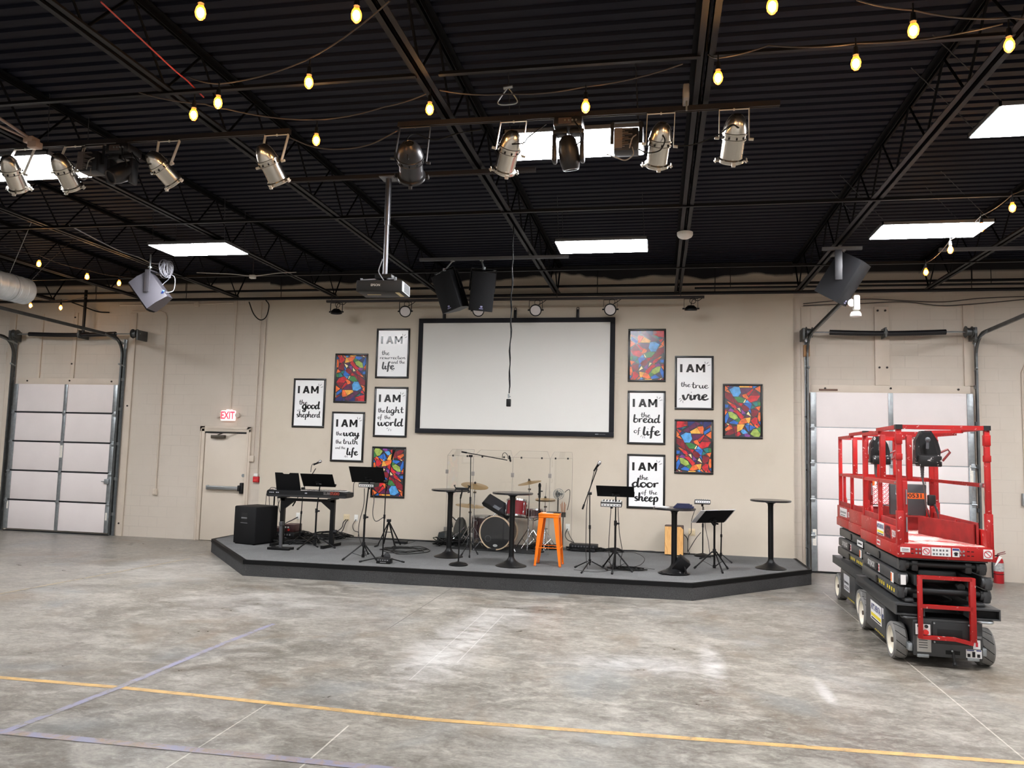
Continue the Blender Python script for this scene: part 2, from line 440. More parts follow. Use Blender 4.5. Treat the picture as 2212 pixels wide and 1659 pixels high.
# 2 x 4 ft panel lights ---------------------------------------------------
CHAINM = mat('dull_chain', (70, 70, 74), 0.5, 0.5)
GLOW = mat('lit_diffuser', (255, 255, 255), 0.5, emit=((250, 251, 255), PANEL_POWER))
HOUS = mat('light_housing', (96, 96, 98), 0.5)
def panel_light(x, y, label, z=4.635, w=1.21, d=0.63, slant=0.03):
    t = thing('panel_light', label, 'ceiling light', (x, y, z), group='lit panel lights under the black ceiling')
    b = MB(); h = 0.045
    b.box((x - w / 2, y - d / 2, z + 0.004), (x - w / 2 + 0.016, y + d / 2, z + h)); b.box((x + w / 2 - 0.016, y - d / 2, z + 0.004), (x + w / 2, y + d / 2, z + h))
    b.box((x - w / 2, y - d / 2, z + 0.004), (x + w / 2, y - d / 2 + 0.016, z + h)); b.box((x - w / 2, y + d / 2 - 0.016, z + 0.004), (x + w / 2, y + d / 2, z + h))
    b.box((x - w / 2, y - d / 2, z + h - 0.006), (x + w / 2, y + d / 2, z + h))
    b.out('housing', HOUS, t)
    b = MB(); b.box((x - w / 2 + 0.016, y - d / 2 + 0.016, z), (x + w / 2 - 0.016, y + d / 2 - 0.016, z + 0.008)); b.out('diffuser', GLOW, t)
    for sx in (-1, 1):
        for sy in (-1, 1):
            c = MB(); p = Vector((x + sx * (w / 2 - 0.05), y + sy * (d / 2 - 0.05), z + h)); q = Vector((p.x - slant, p.y, 5.275))
            c.tube([p.lerp(q, k / 14) + Vector((0.004 * (k % 2), 0, 0)) for k in range(15)], 0.004, 5); c.out('chain', CHAINM, t)
    return t
panel_light(-6.47, -4.09, 'lit white panel light over the exit door side, nearest the back wall')
panel_light(-0.76, -3.72, 'lit white panel light between the hanging microphone cable and the smoke detector')
panel_light(3.16, -4.06, 'lit white panel light above the black speaker beside the right overhead door', slant=0.5)
panel_light(-6.45, -7.25, 'lit white panel light behind the silver cans at the left edge')
panel_light(-0.75, -7.16, 'lit white panel light behind the silver cans and black moving head')
panel_light(3.17, -7.19, 'lit white panel light cut by the right edge of the view', slant=0.5)
for yy in (-17.2, -20.8, -24.4):
    for xx in (-11.17, -7.0, -0.78, 3.3, 7.3): panel_light(xx, yy, 'unseen panel light added behind the view to light the hall')  # unseen rows, added behind the camera to give the hall its light
for yy in (-3.8, -7.05): panel_light(7.3, yy, 'unseen panel light added behind the view to light the hall')  # unseen pair, added past the right edge as extra lamps
for yy in (-4.1, -7.2): panel_light(-12.95, yy, 'unseen panel light added behind the view to light the hall')  # unseen pair, added past the left edge to brighten the left overhead door

# ================================================================ ON THE BACK WALL
PAINT = mat('wall_paint_trim', (203, 190, 174), 0.5, var=(3, 0.05))
PANELW = mat('white_insulated_panel', (226, 217, 214), 0.5, var=(2, 0.03))
DARKG = mat('dark_gap', (24, 24, 26), 0.7)
TRACK = mat('dull_track_steel', (92, 94, 94), 0.45, 0.7, var=(9, 0.2))
SPRING = mat('black_oiled_spring', (27, 26, 29), 0.4, 0.3)
BOLT = mat('dark_bolt', (40, 33, 30), 0.5, 0.4)
STICK = mat('pale_sticker', (226, 221, 210), 0.5, var=(60, 0.12))
def bolts(pts, parent, y):
    b = MB()
    for x, z in pts: b.cyl((x, y, z), (x, y - 0.012, z), 0.018, seg=8)
    b.out('bolts', BOLT, parent)

# exit door ---------------------------------------------------------------
d = thing('door_1', 'beige steel exit door with a grey push bar', 'door', (-8.34, 0, 0), kind='structure')
b = MB(); L, R_, T_ = -8.895, -7.80, 2.225
for x0, x1 in ((L, L + 0.105), (R_ - 0.08, R_)):
    b.box((x0, -0.05, 0), (x1, 0, T_), 0.006); b.box((x0 + 0.03 if x0 < -8 and x0 == L else x0, -0.062, 0), (x0 + 0.045, -0.05, T_ - 0.03))
b.box((L, -0.05, T_ - 0.105), (R_, 0, T_), 0.006); b.box((L + 0.03, -0.062, T_ - 0.05), (R_, -0.05, T_ - 0.03))
b.out('door_frame', PAINT, d)
b = MB(); b.box((L + 0.105, -0.03, T_ - 0.14), (R_ - 0.08, -0.028, T_ - 0.105)); b.out('head_gap', DARKG, d)
b = MB(); b.box((L + 0.12, -0.03, 0.01), (R_ - 0.085, 0, T_ - 0.125), 0.004); leaf = b.out('door_leaf', mat('beige_door_paint', (209, 197, 181), 0.4, var=(2, 0.03)), d)
b = MB(); b.box((-8.64, -0.115, 1.0), (-7.98, -0.075, 1.065), 0.012); b.box((-8.66, -0.11, 0.99), (-8.63, -0.03, 1.075), 0.006, None)
b.out('push_bar', mat('push_bar_aluminium', (150, 152, 152), 0.4, 0.8), d)
b = MB(); b.box((-7.985, -0.12, 0.98), (-7.93, -0.03, 1.09), 0.012); b.box((-7.95, -0.1, 0.93), (-7.89, -0.03, 1.14), 0.01); b.out('push_bar_latch', PLASTIC, d)
b = MB(); b.cyl((-7.92, -0.03, 1.28), (-7.92, -0.04, 1.28), 0.032); b.out('deadbolt', STEEL, d)
b = MB(); b.box((-8.62, -0.11, 1.99), (-8.33, -0.03, 2.055), 0.012); b.bar((-8.46, -0.1, 2.06), (-8.3, -0.2, 2.09), 0.03, 0.012); b.bar((-8.3, -0.2, 2.09), (-8.1, -0.05, 2.1), 0.03, 0.012)
b.out('door_closer', mat('bronze_closer', (96, 88, 78), 0.4, 0.7), d)

# overhead doors -----------------------------------------------------------
def overhead_door(name, label, x0, x1, xc, gap, gapmat):
    t = thing(name, label, 'overhead door', ((x0 + x1) / 2, 0, 0), kind='structure')
    n = 5; top = 3.02; h = (top - 0.015) / n; sw = 0.095
    for i in range(n):
        z = 0.015 + i * h
        s = MB(); s.box((x0 + 0.01, -0.075, z + gap), (x1 - 0.01, -0.03, z + h - 0.0), 0.005); sec = s.out('door_section', PANELW, t)
        s = MB()
        for a, w in ((x0, sw), (x1 - sw, sw), (xc - 0.036, 0.072)):
            s.box((a, -0.092, z + gap), (a + w, -0.075, z + h - 0.002), 0.003)
        s.out('stile', STEEL, sec)
        if i:
            s = MB(); s.box((x0, -0.07, z - 0.004), (x1, -0.04, z + gap + 0.002)); s.out('section_joint', gapmat, t)
            s = MB()
            for a in (x0 + 0.03, xc, x1 - 0.03):
                s.box((a - 0.03, -0.1, z - 0.05), (a + 0.03, -0.09, z + 0.055), 0.004); s.cyl((a - 0.04, -0.1, z), (a + 0.04, -0.1, z), 0.014, seg=8)
            s.out('hinge', STEEL, t)
    s = MB(); s.box((x0, -0.08, 0), (x1, -0.03, 0.018)); s.out('bottom_seal', RUBBER, t)
    # boards around the opening
    s = MB(); s.box((x0 + 0.02, -0.03, top), (x1 - 0.02, 0, top + 0.13), 0.004); s.out('header_board', PAINT, t)
    bolts([(x0 + 0.25, top + 0.07), (xc + 0.02, top + 0.08), (x1 - 0.2, top + 0.07)], t, -0.03)
    return t, top
def track(t, xt, s, rise, reach, ztop=3.98):
    """C-shaped roller track: up the jamb, round the bend and back under the ceiling; s = side the lip faces"""
    m = MB(); r = 0.36; pts = [(xt, -0.1, 0.02), (xt, -0.1, ztop - r - 0.3)]
    for k in range(9):
        a = PI / 2 * k / 8
        pts.append((xt, -0.1 - r + r * math.cos(a), ztop - r + r * math.sin(a)))
    pts.append((xt, -reach, ztop + rise))
    P = [Vector(p) for p in pts]
    for p, q in zip(P, P[1:]):
        e = (q - p).normalized() * 0.004
        nrm = Vector((0, -(q - p).z, (q - p).y)).normalized()
        for off, w, hgt in ((0, 0.006, 0.056),):
            m.bar(p - e, q + e, w, hgt, nrm)
        for sg in (-1, 1): m.bar(p + nrm * sg * 0.026 - e + Vector((s * 0.014, 0, 0)), q + nrm * sg * 0.026 + e + Vector((s * 0.014, 0, 0)), 0.03, 0.005, nrm)
    m.out('track', TRACK, t)
    m = MB(); m.box((xt + s * 0.03 - 0.02, -0.04, 0), (xt + s * 0.03 + 0.03, -0.032, 3.95)); m.box((xt + s * 0.03 - 0.02, -0.075, 0), (xt + s * 0.03 - 0.014, -0.035, 3.95))
    for z in (0.4, 1.1, 1.8, 2.5, 3.1): m.box((xt - 0.01, -0.1, z), (xt + 0.035 * s, -0.035, z + 0.06))
    m.bar((xt, -0.03, 3.86), (xt, -0.62, ztop + 0.0), 0.035, 0.012, (1, 0, 0)); m.bar((xt + s * 0.02, -0.03, 3.4), (xt, -0.17, 3.44), 0.03, 0.03)
    m.out('track_bracket', STEEL, t)
def springs(t, x0, x1, a0, a1, xc, z=4.02, y=-0.24):
    m = MB(); m.cyl((x0, y, z), (x1, y, z), 0.013, seg=8); m.out('shaft', STEEL, t)
    for p, q in ((a0, xc - 0.03), (xc + 0.03, a1)):
        m = MB(); n = 60; pts = []
        for i in range(n + 1):
            u = i / n; sag = -0.022 * math.sin(PI * ((p + (q - p) * u) - a0) / (a1 - a0))
            pts.append((p + (q - p) * u, y, z + sag))
        m.tube(pts, [0.043 + 0.003 * (i % 2) for i in range(n + 1)], 12); m.out('torsion_spring', SPRING, t)
    m = MB(); m.box((xc - 0.012, y - 0.06, z - 0.09), (xc + 0.012, 0, z + 0.075), 0.004); m.cyl((xc - 0.03, y, z - 0.01), (xc + 0.03, y, z - 0.01), 0.058, seg=12); m.out('center_bracket', TRACK, t)
    for xd in (x0 + 0.09, x1 - 0.12):
        m = MB(); m.lathe([(0.02, -0.05), (0.095, -0.05), (0.095, -0.04), (0.07, -0.035), (0.06, 0.04), (0.09, 0.045), (0.09, 0.055), (0.02, 0.055)], frame((xd, y, z), (1, 0, 0)), 18); m.out('cable_drum', TRACK, t)
        m = MB(); m.box((xd - 0.02 + 0.09 * (1 if xd > xc else -1), y - 0.06, z - 0.13), (xd + 0.02 + 0.09 * (1 if xd > xc else -1), 0, z + 0.07), 0.004); m.out('end_bearing_plate', TRACK, t)
t, top = overhead_door('door_2', 'white sectional overhead door with black seams at the left end of the back wall', -13.2, -10.76, -11.96, 0.034, DARKG)
track(t, -10.72, 1, 0.06, 3.6); track(t, -13.26, -1, 0.06, 3.6)
springs(t, -13.22, -10.22, -12.8, -10.78, -11.6, 4.04)
b = MB(); b.cyl((-11.55, -0.22, 4.0), (-11.55, -0.22, 4.95), 0.03, seg=10); b.out('support_pole', BLACK, t)
b = MB(); b.box((-10.64, -0.03, 0), (-10.49, 0, 4.5), 0.004); b.box((-13.5, -0.03, 0), (-13.35, 0, 4.5), 0.004); b.box((-12.72, -0.028, top + 0.13), (-12.68, 0, 4.5)); b.box((-11.95, -0.028, top + 0.13), (-11.865, 0, 4.52), 0.004); b.out('jamb_board', PAINT, t)
bolts([(-11.92, 4.42), (-11.92, 3.45), (-10.56, 2.6), (-10.57, 0.25)], t, -0.03)
b = MB(); b.box((-11.99, -0.0935, 1.52), (-11.93, -0.0925, 1.8)); b.box((-13.15, -0.0935, 0.45), (-13.11, -0.0925, 0.6)); b.box((-10.84, -0.0935, 0.3), (-10.8, -0.0925, 0.45)); b.out('warning_sticker', STICK, t)
b = MB(); b.box((-10.9, -0.12, 1.02), (-10.8, -0.09, 1.12), 0.006); b.cyl((-10.9, -0.11, 1.07), (-10.97, -0.11, 1.07), 0.008); b.out('slide_lock', STEEL, t)
t, top = overhead_door('door_3', 'white sectional overhead door with grey seams behind the red lifts', 2.53, 5.06, 3.80, 0.014, STEEL)
track(t, 2.5, -1, 0.1, 3.1); track(t, 5.1, 1, 0.06, 3.6)
springs(t, 2.4, 5.08, 2.82, 4.62, 3.69, 4.02)
b = MB(); b.box((2.4, -0.03, 0), (2.55, 0, 4.5), 0.004); b.box((4.96, -0.03, 3.15), (5.13, 0, 4.5), 0.004); b.box((5.1, -0.03, 0), (5.2, 0, 3.15), 0.004); b.box((3.58, -0.045, top + 0.13), (3.81, 0, 4.49), 0.006); b.out('jamb_board', PAINT, t)
bolts([(3.63, 4.42), (3.75, 4.42), (3.645, 3.45), (3.765, 3.45), (2.46, 2.6), (2.47, 1.7), (2.46, 0.4)], t, -0.045)
b = MB(); b.box((2.55, -0.0935, 0.45), (2.61, -0.0925, 0.72)); b.box((4.98, -0.0935, 1.55), (5.03, -0.0925, 1.85)); b.out('warning_sticker', STICK, t)
b = MB(); b.box((2.68, -0.045, 3.05), (2.98, -0.03, 3.08), 0.003); b.out('spring_latch', mat('rusty_latch', (110, 84, 72), 0.6, 0.4), t)
b = MB(); b.box((2.43, -0.09, 3.63), (2.53, -0.03, 3.83), 0.01); b.out('wooden_block', mat('bare_wood_block', (160, 120, 78), 0.6), t)
b = MB(); b.cyl((2.5, -3.08, 3.96), (2.5, -3.13, 3.96), 0.05); b.box((2.52, -3.16, 3.86), (2.6, -3.06, 4.06), 0.02); b.lathe([(0, 0), (0.055, 0), (0.07, 0.03), (0.07, 0.06), (0, 0.06)], frame((2.55, -3.11, 3.84), (0, 0, -1))); b.out('track_end_sensor', WHITEP, t)

# exit sign, alarm, boxes, conduits ----------------------------------------
t = thing('exit_sign', 'lit white exit sign with red letters above the steel door', 'exit sign', (-8.30, 0, 2.44))
b = MB(); b.box((-8.455, -0.075, 2.335), (-8.145, -0.02, 2.54), 0.02); b.box((-8.36, -0.03, 2.54), (-8.24, 0, 2.56)); b.out('sign_body', mat('exit_sign_face', (250, 235, 232), 0.4, emit=((255, 216, 212), 0.5)), t)
b = MB(); add_text(b, 'EXIT', 0.2, Tr(-8.30, -0.077, 2.437) @ WALLM, bold=0.006, xscale=0.72); b.out('lettering', mat('exit_red_lit', (240, 40, 60), 0.5, emit=((255, 50, 66), 1.3)), t)
for s, x in ((-1, -8.50), (1, -8.10)):
    b = MB(); b.cyl((x, -0.07, 2.45), (x, -0.02, 2.45), 0.045, 0.05); b.box((x - 0.02, -0.04, 2.43), (x + 0.02, 0, 2.47)); b.out('emergency_lamp', mat('beige_lamp_head', (196, 184, 170), 0.4), t)
def conduit(pts, label, r=0.013, m=PAINT):
    b = MB(); b.tube(pts, r, 8); return tag(b.out('conduit', m), label, 'conduit')
conduit([(-10.6, -0.02, 4.53), (-9.95, -0.02, 4.53), (-9.85, -0.02, 4.50), (-9.81, -0.02, 4.42), (-9.81, -0.02, 0.95)], 'beige conduit bending down the block wall between overhead door and exit door')
conduit([(-8.27, -0.02, 4.75), (-8.27, -0.02, 4.5), (-8.28, -0.02, 4.4), (-8.28, -0.02, 2.54)], 'beige conduit running down to the exit sign')
conduit([(-7.74, -0.02, 4.7), (-7.74, -0.02, 1.64)], 'beige conduit running down to the light switch by the exit door')
conduit([(-7.63, -0.02, 4.35), (-7.63, -0.02, 1.27)], 'beige conduit running down to the red fire alarm box')
conduit([(-10.9, -0.02, 4.67), (-9.1, -0.02, 4.67), (-8.35, -0.02, 4.69)], 'beige conduit running level near the top of the block wall left of the stage')
conduit([(6.1, -0.02, 3.7), (5.87, -0.02, 3.5), (5.82, -0.02, 3.38), (5.82, -0.02, 1.4)], 'beige conduit on the block wall at the right edge, beyond the overhead door')
def plate_box(name, x, z, w, h, y, dep, label, cat, m, parts):
    t = thing(name, label, cat, (x, y, z))
    b = MB(); b.box((x - w / 2, y - dep, z - h / 2), (x + w / 2, y, z + h / 2), 0.008); b.out('box_body', m, t)
    b = MB()
    for px, pz, pw, ph in parts: b.box((x + px - pw / 2, y - dep - 0.006, z + pz - ph / 2), (x + px + pw / 2, y - dep, z + pz + ph / 2), 0.002)
    b.out('face_plate', WHITEP if m is not PAINT else PAINT, t); return t
plate_box('outlet_box', -9.815, 0.9, 0.085, 0.12, 0, 0.05, 'beige surface outlet box low on the block wall left of the exit door', 'outlet', PAINT, [(0, 0.025, 0.035, 0.035), (0, -0.025, 0.035, 0.035)])
plate_box('light_switch', -7.77, 1.61, 0.11, 0.12, 0, 0.045, 'beige light switch box right of the exit door', 'switch', PAINT, [(-0.025, 0, 0.012, 0.03), (0.025, 0, 0.03, 0.07)])
plate_box('outlet_box', 5.83, 1.32, 0.14, 0.2, 0, 0.06, 'grey box on the block wall cut by the right edge', 'outlet', STEEL, [(0, 0, 0.08, 0.12)])
plate_box('junction_box', -9.15, 4.67, 0.1, 0.1, 0, 0.05, 'beige junction box on the level conduit high on the left wall', 'junction box', PAINT, [(0, 0, 0.08, 0.08)])
t = thing('fire_alarm', 'small red fire alarm pull box with white top by the exit door', 'fire alarm', (-7.64, 0, 1.22))
b = MB(); b.box((-7.70, -0.06, 1.16), (-7.58, 0, 1.27), 0.008); b.out('alarm_body', mat('alarm_red', (190, 30, 38), 0.4), t)
b = MB(); b.box((-7.675, -0.075, 1.18), (-7.605, -0.06, 1.215), 0.005); b.out('pull_handle', mat('alarm_red_light', (222, 70, 66), 0.35), t)
b = MB(); b.box((-7.68, -0.07, 1.27), (-7.60, 0, 1.33), 0.01); b.out('alarm_strobe', WHITEP, t)
IVORY = mat('ivory_outlet', (214, 196, 160), 0.45)
def outlet(x, z, w, m, label, gangs=1):
    t = thing('wall_outlet', label, 'outlet', (x, -0.1, z), group='outlets low on the stage wall')
    b = MB(); b.box((x - w / 2, -0.107, z - 0.06), (x + w / 2, -0.1, z + 0.06), 0.004); b.out('cover_plate', m, t)
    for k in range(gangs):
        gx = x + (k - (gangs - 1) / 2) * 0.046
        b = MB(); b.box((gx - 0.016, -0.111, z - 0.036), (gx + 0.016, -0.107, z - 0.008), 0.004); b.box((gx - 0.016, -0.111, z + 0.008), (gx + 0.016, -0.107, z + 0.036), 0.004)
        for dz in (-0.022, 0.022):
            for dx in (-0.007, 0.005): b.box((gx + dx, -0.1115, z + dz - 0.006), (gx + dx + 0.002, -0.1108, z + dz + 0.006))
        b.out('receptacle', m, t)
    return t
outlet(-6.70, 0.56, 0.075, WHITEP, 'white wall outlet behind the keyboard stand')
outlet(-5.72, 0.57, 0.12, IVORY, 'ivory double outlet with two black plugs between keyboard and stained-glass print', 2)
outlet(-5.53, 0.57, 0.075, WHITEP, 'white wall outlet beside the ivory double outlet')
outlet(-3.58, 0.58, 0.075, WHITEP, 'white wall outlet left of the drum kit')
outlet(-1.56, 0.57, 0.075, WHITEP, 'white wall outlet right of the orange stool')
outlet(0.30, 0.60, 0.075, WHITEP, 'white wall outlet above the wooden box drum')
outlet(0.58, 0.58, 0.115, IVORY, 'ivory double outlet right of the wooden box drum', 2)

# fire extinguisher ----------------------------------------------------------
ex, ey = 5.335, -0.16
t = thing('fire_extinguisher', 'red fire extinguisher with a white tag standing beside the overhead door', 'fire extinguisher', (ex, ey, 0))
b = MB(); b.lathe([(0, 0), (0.068, 0), (0.073, 0.008), (0.073, 0.33), (0.066, 0.37), (0.042, 0.4), (0.024, 0.41), (0, 0.41)], Tr(ex, ey, 0)); b.out('cylinder', mat('extinguisher_red', (176, 24, 34), 0.3, coat=0.3), t)
b = MB(); b.lathe([(0.0735, 0.19), (0.0742, 0.19), (0.0742, 0.32), (0.0735, 0.32)], Tr(ex, ey, 0)); b.out('instruction_label', mat('extinguisher_label', (168, 170, 168), 0.5, var=(30, 0.35)), t)
b = MB(); b.lathe([(0.0738, 0.14), (0.0748, 0.14), (0.0748, 0.15), (0.0738, 0.15)], Tr(ex, ey, 0)); b.out('hose_strap', RUBBER, t)
b = MB(); b.cyl((ex, ey, 0.4), (ex, ey, 0.45), 0.022, seg=10); b.bar((ex - 0.02, ey - 0.02, 0.44), (ex + 0.09, ey - 0.05, 0.475), 0.022, 0.008); b.bar((ex - 0.02, ey - 0.02, 0.46), (ex + 0.08, ey - 0.06, 0.505), 0.022, 0.01); b.out('valve_handle', mat('dark_red_handle', (108, 20, 26), 0.4), t)
b = MB(); b.tube(smooth([(ex - 0.02, ey - 0.01, 0.43), (ex - 0.08, ey - 0.03, 0.42), (ex - 0.1, ey - 0.03, 0.34), (ex - 0.098, ey - 0.02, 0.2), (ex - 0.092, ey - 0.02, 0.08)]), 0.011, 8); b.out('hose', RUBBER, t)
b = MB(); b.poly([(ex - 0.02, ey - 0.085, 0.44), (ex + 0.02, ey - 0.09, 0.41), (ex - 0.06, ey - 0.09, 0.30), (ex - 0.09, ey - 0.085, 0.27)]); b.out('inspection_tag', mat('white_tag', (236, 232, 226), 0.6), t)
b = MB(); b.tube(smooth([(5.2, -0.02, 3.0), (5.17, -0.02, 2.2), (5.21, -0.02, 1.3), (5.26, -0.03, 0.85), (5.31, -0.03, 0.65), (5.32, -0.04, 0.5)]), 0.0045, 5); tag(b.out('wall_wire', mat('beige_wire', (150, 138, 124), 0.6)), 'thin beige wire hanging down the wall to the fire extinguisher', 'wire')

# projection screen -----------------------------------------------------------
sx0, sx1, sz0, sz1 = -4.43, -0.775, 2.18, 4.32
t = thing('projection_screen', 'large blank white projection screen in a black frame on the stage wall', 'projection screen', ((sx0 + sx1) / 2, -0.1, sz0))
b = MB(); fw = 0.085
for a, c in (((sx0, sz0), (sx1, sz0 + fw)), ((sx0, sz1 - fw), (sx1, sz1)), ((sx0, sz0 + fw), (sx0 + fw, sz1 - fw)), ((sx1 - fw, sz0 + fw), (sx1, sz1 - fw))):
    b.box((a[0], -0.165, a[1]), (c[0], -0.1, c[1]), 0.006)
b.out('screen_frame', mat('black_velvet', (17, 17, 24), 0.8), t)
b = MB(); b.box((sx0 + fw - 0.004, -0.145, sz0 + fw - 0.004), (sx1 - fw + 0.004, -0.135, sz1 - fw + 0.004)); b.out('screen_fabric', mat('matte_white_screen', (224, 222, 216), 0.75, spec=0.2), t)
b = MB(); b.box((-1.1, -0.1665, sz0 + 0.04), (-1.04, -0.165, sz0 + 0.05)); b.box((-1.03, -0.1665, sz0 + 0.043), (-0.92, -0.165, sz0 + 0.046)); b.out('frame_badge', STEEL, t)
for x in (-3.95, -2.6, -1.45):
    b = MB(); b.box((x - 0.025, -0.15, sz1 - 0.01), (x + 0.025, -0.1, sz1 + 0.15), 0.005); b.torus(frame((x, -0.125, sz1 + 0.17), (0, 1, 0)), 0.022, 0.006, 12, 6); b.out('hanging_bracket', BLACK, t)

# framed prints ---------------------------------------------------------------
GLY = {
't': (.65, [[(.35,1.9),(.3,1.),(.3,.35),(.45,.05),(.7,.2)], [(0,1.15),(.7,1.2)]]),
'h': (.95, [[(.2,2.),(.15,1.),(.1,0)], [(.12,.4),(.4,.95),(.62,.8),(.6,.3),(.75,.02),(.95,.2)]]),
'e': (.72, [[(.05,.45),(.4,.6),(.55,.85),(.35,1.),(.1,.65),(.12,.2),(.4,0),(.75,.25)]]),
'r': (.65, [[(.1,.95),(.15,.5),(.12,0)], [(.13,.5),(.3,.85),(.6,.95)]]),
's': (.62, [[(.55,.85),(.35,1.),(.15,.8),(.3,.55),(.5,.3),(.35,.02),(.05,.12)]]),
'u': (.88, [[(.1,.95),(.08,.4),(.25,.02),(.5,.2),(.62,.95)], [(.62,.95),(.6,.3),(.72,.02),(.9,.2)]]),
'c': (.65, [[(.55,.85),(.35,1.),(.1,.65),(.12,.2),(.4,0),(.7,.25)]]),
'i': (.42, [[(.15,.95),(.12,.3),(.25,.02),(.42,.2)], [(.2,1.38),(.22,1.5)]]),
'o': (.72, [[(.35,1.),(.1,.7),(.1,.25),(.35,0),(.6,.3),(.6,.75),(.35,1.)]]),
'n': (.88, [[(.1,.95),(.13,.5),(.1,0)], [(.12,.4),(.4,.95),(.6,.8),(.58,.3),(.7,.02),(.9,.2)]]),
'a': (.88, [[(.6,.85),(.35,1.),(.08,.6),(.12,.1),(.35,.02),(.58,.4),(.63,.95)], [(.63,.95),(.6,.3),(.72,.02),(.9,.2)]]),
'd': (.9, [[(.58,.8),(.35,1.),(.08,.6),(.12,.1),(.35,.02),(.58,.4)], [(.72,2.),(.62,1.),(.6,.3),(.72,.02),(.9,.2)]]),
'l': (.45, [[(.25,2.),(.15,1.),(.12,.3),(.28,.02),(.45,.2)]]),
'f': (.6, [[(.6,1.8),(.45,2.),(.3,1.7),(.22,.8),(.15,-.5),(0,-.7)], [(0,.8),(.6,.9)]]),
'g': (.88, [[(.6,.85),(.35,1.),(.08,.6),(.12,.12),(.35,.02),(.58,.4),(.65,.95)], [(.65,.95),(.6,0),(.5,-.7),(.25,-.85),(.1,-.6),(.4,-.25),(.9,.2)]]),
'p': (.75, [[(.15,1.),(.12,0),(.08,-.9)], [(.12,.5),(.4,1.),(.65,.7),(.55,.1),(.3,0),(.12,.2)]]),
'w': (1.1, [[(.08,.95),(.1,.3),(.3,.02),(.5,.3),(.55,.9)], [(.55,.9),(.58,.25),(.75,.02),(.98,.4),(1.,.95)]]),
'y': (.88, [[(.1,.95),(.08,.4),(.28,.05),(.5,.25),(.63,.95)], [(.63,.95),(.6,0),(.48,-.7),(.25,-.85),(.1,-.6),(.4,-.25),(.9,.2)]]),
'b': (.72, [[(.2,2.),(.12,1.),(.1,.2),(.35,0),(.6,.3),(.55,.85),(.3,.95),(.12,.6)]]),
'v': (.75, [[(.05,.95),(.15,.3),(.3,.02),(.5,.4),(.58,.95),(.75,.9)]]),
' ': (.45, [])}
def ribbon(b, pts, w, z, thin=0.5):
    P = smooth([Vector((p[0], p[1], 0)) for p in pts], 6); prev = None
    for i, p in enumerate(P):
        d_ = P[min(i + 1, len(P) - 1)] - P[max(i - 1, 0)]
        if d_.length < 1e-9: continue
        d_.normalize(); n_ = Vector((-d_.y, d_.x, 0))
        ww = w * (thin + (1 - thin) * max(0.0, -d_.y * 0.9 + d_.x * 0.25)) / 2
        if i in (0, len(P) - 1): ww *= 0.7
        cur = (b.V((p.x - n_.x * ww, p.y - n_.y * ww, z)), b.V((p.x + n_.x * ww, p.y + n_.y * ww, z)))
        if prev: b.F([prev[0], cur[0], cur[1], prev[1]])
        prev = cur
def script(b, txt, x0, x1, y0, xh, W, H, z, wt=0.26):
    """brush script fitted between x0 and x1 on baseline y0; all in fractions of the print"""
    adv = sum(GLY[c][0] for c in txt); sx = (x1 - x0) * W / adv; sy = xh * H; x = 0.0
    wpen = 1.5 * wt * min(sy, sx * 1.3)
    for c in txt:
        a, st = GLY[c]
        for s_ in st: ribbon(b, [((x0 * W - W / 2) + (x + p[0]) * sx, H / 2 - y0 * H + p[1] * sy) for p in s_], wpen, z)
        x += a
def tick(b, u0, v0, u1, v1, W, H, z): ribbon(b, [((u0 - .5) * W, (.5 - v0) * H), ((u1 - .5) * W, (.5 - v1) * H)], 0.011, z, 1.0)
def block(b, W, H, z, u0=.135, u1=.785, v0=.155, v1=.305):
    """the heavy capitals I AM"""
    X = lambda u: (u - .5) * W
    Y = lambda v: (.5 - v) * H
    t_, q = Y(v0), Y(v1); k = (u1 - u0); st = 0.062 * W
    b.poly([(X(u0), q, z), (X(u0) + st, q, z), (X(u0) + st, t_, z), (X(u0), t_, z)])
    a0, a1 = X(u0 + .235 * k), X(u0 + .575 * k); am = (a0 + a1) / 2
    b.poly([(a0, q, z), (a0 + st * 1.05, q, z), (am + st * .1, t_ - st * 1.0, z), (am + st * .55, t_, z), (am - st * .55, t_, z)])
    b.poly([(a1, q, z), (am + st * .55, t_, z), (am - st * .1, t_ - st * 1.0, z), (a1 - st * 1.05, q, z)])
    yb = q + (t_ - q) * .2
    b.poly([(a0 + st * .9, yb, z), (a1 - st * .9, yb, z), (a1 - st * 1.3, yb + st * .75, z), (a0 + st * 1.3, yb + st * .75, z)])
    m0, m1 = X(u0 + .63 * k), X(u1); mm = (m0 + m1) / 2
    b.poly([(m0, q, z), (m0 + st * .95, q, z), (m0 + st * .95, t_, z), (m0, t_, z)]); b.poly([(m1 - st * .95, q, z), (m1, q, z), (m1, t_, z), (m1 - st * .95, t_, z)])
    b.poly([(m0, t_, z), (m0 + st * .95, t_, z), (mm + st * .5, q + (t_ - q) * .22, z), (mm - st * .35, q + (t_ - q) * .22, z)])
    b.poly([(m1 - st * .95, t_, z), (m1, t_, z), (mm + st * .35, q + (t_ - q) * .22, z), (mm - st * .5, q + (t_ - q) * .22, z)])
    for p in ((.785, .145, .775, .105), (.82, .15, .865, .115), (.845, .185, .915, .165)): tick(b, *p, W, H, z)
FRAMEM = mat('black_picture_frame', (15, 14, 14), 0.35)
PAPER = mat('white_poster_under_acrylic', (246, 246, 245), 0.5, spec=0.3, coat=0.7)
INK = mat('black_poster_ink', (16, 16, 17), 0.5, spec=0.3, coat=0.7)
PW, PH = 0.66, 0.945
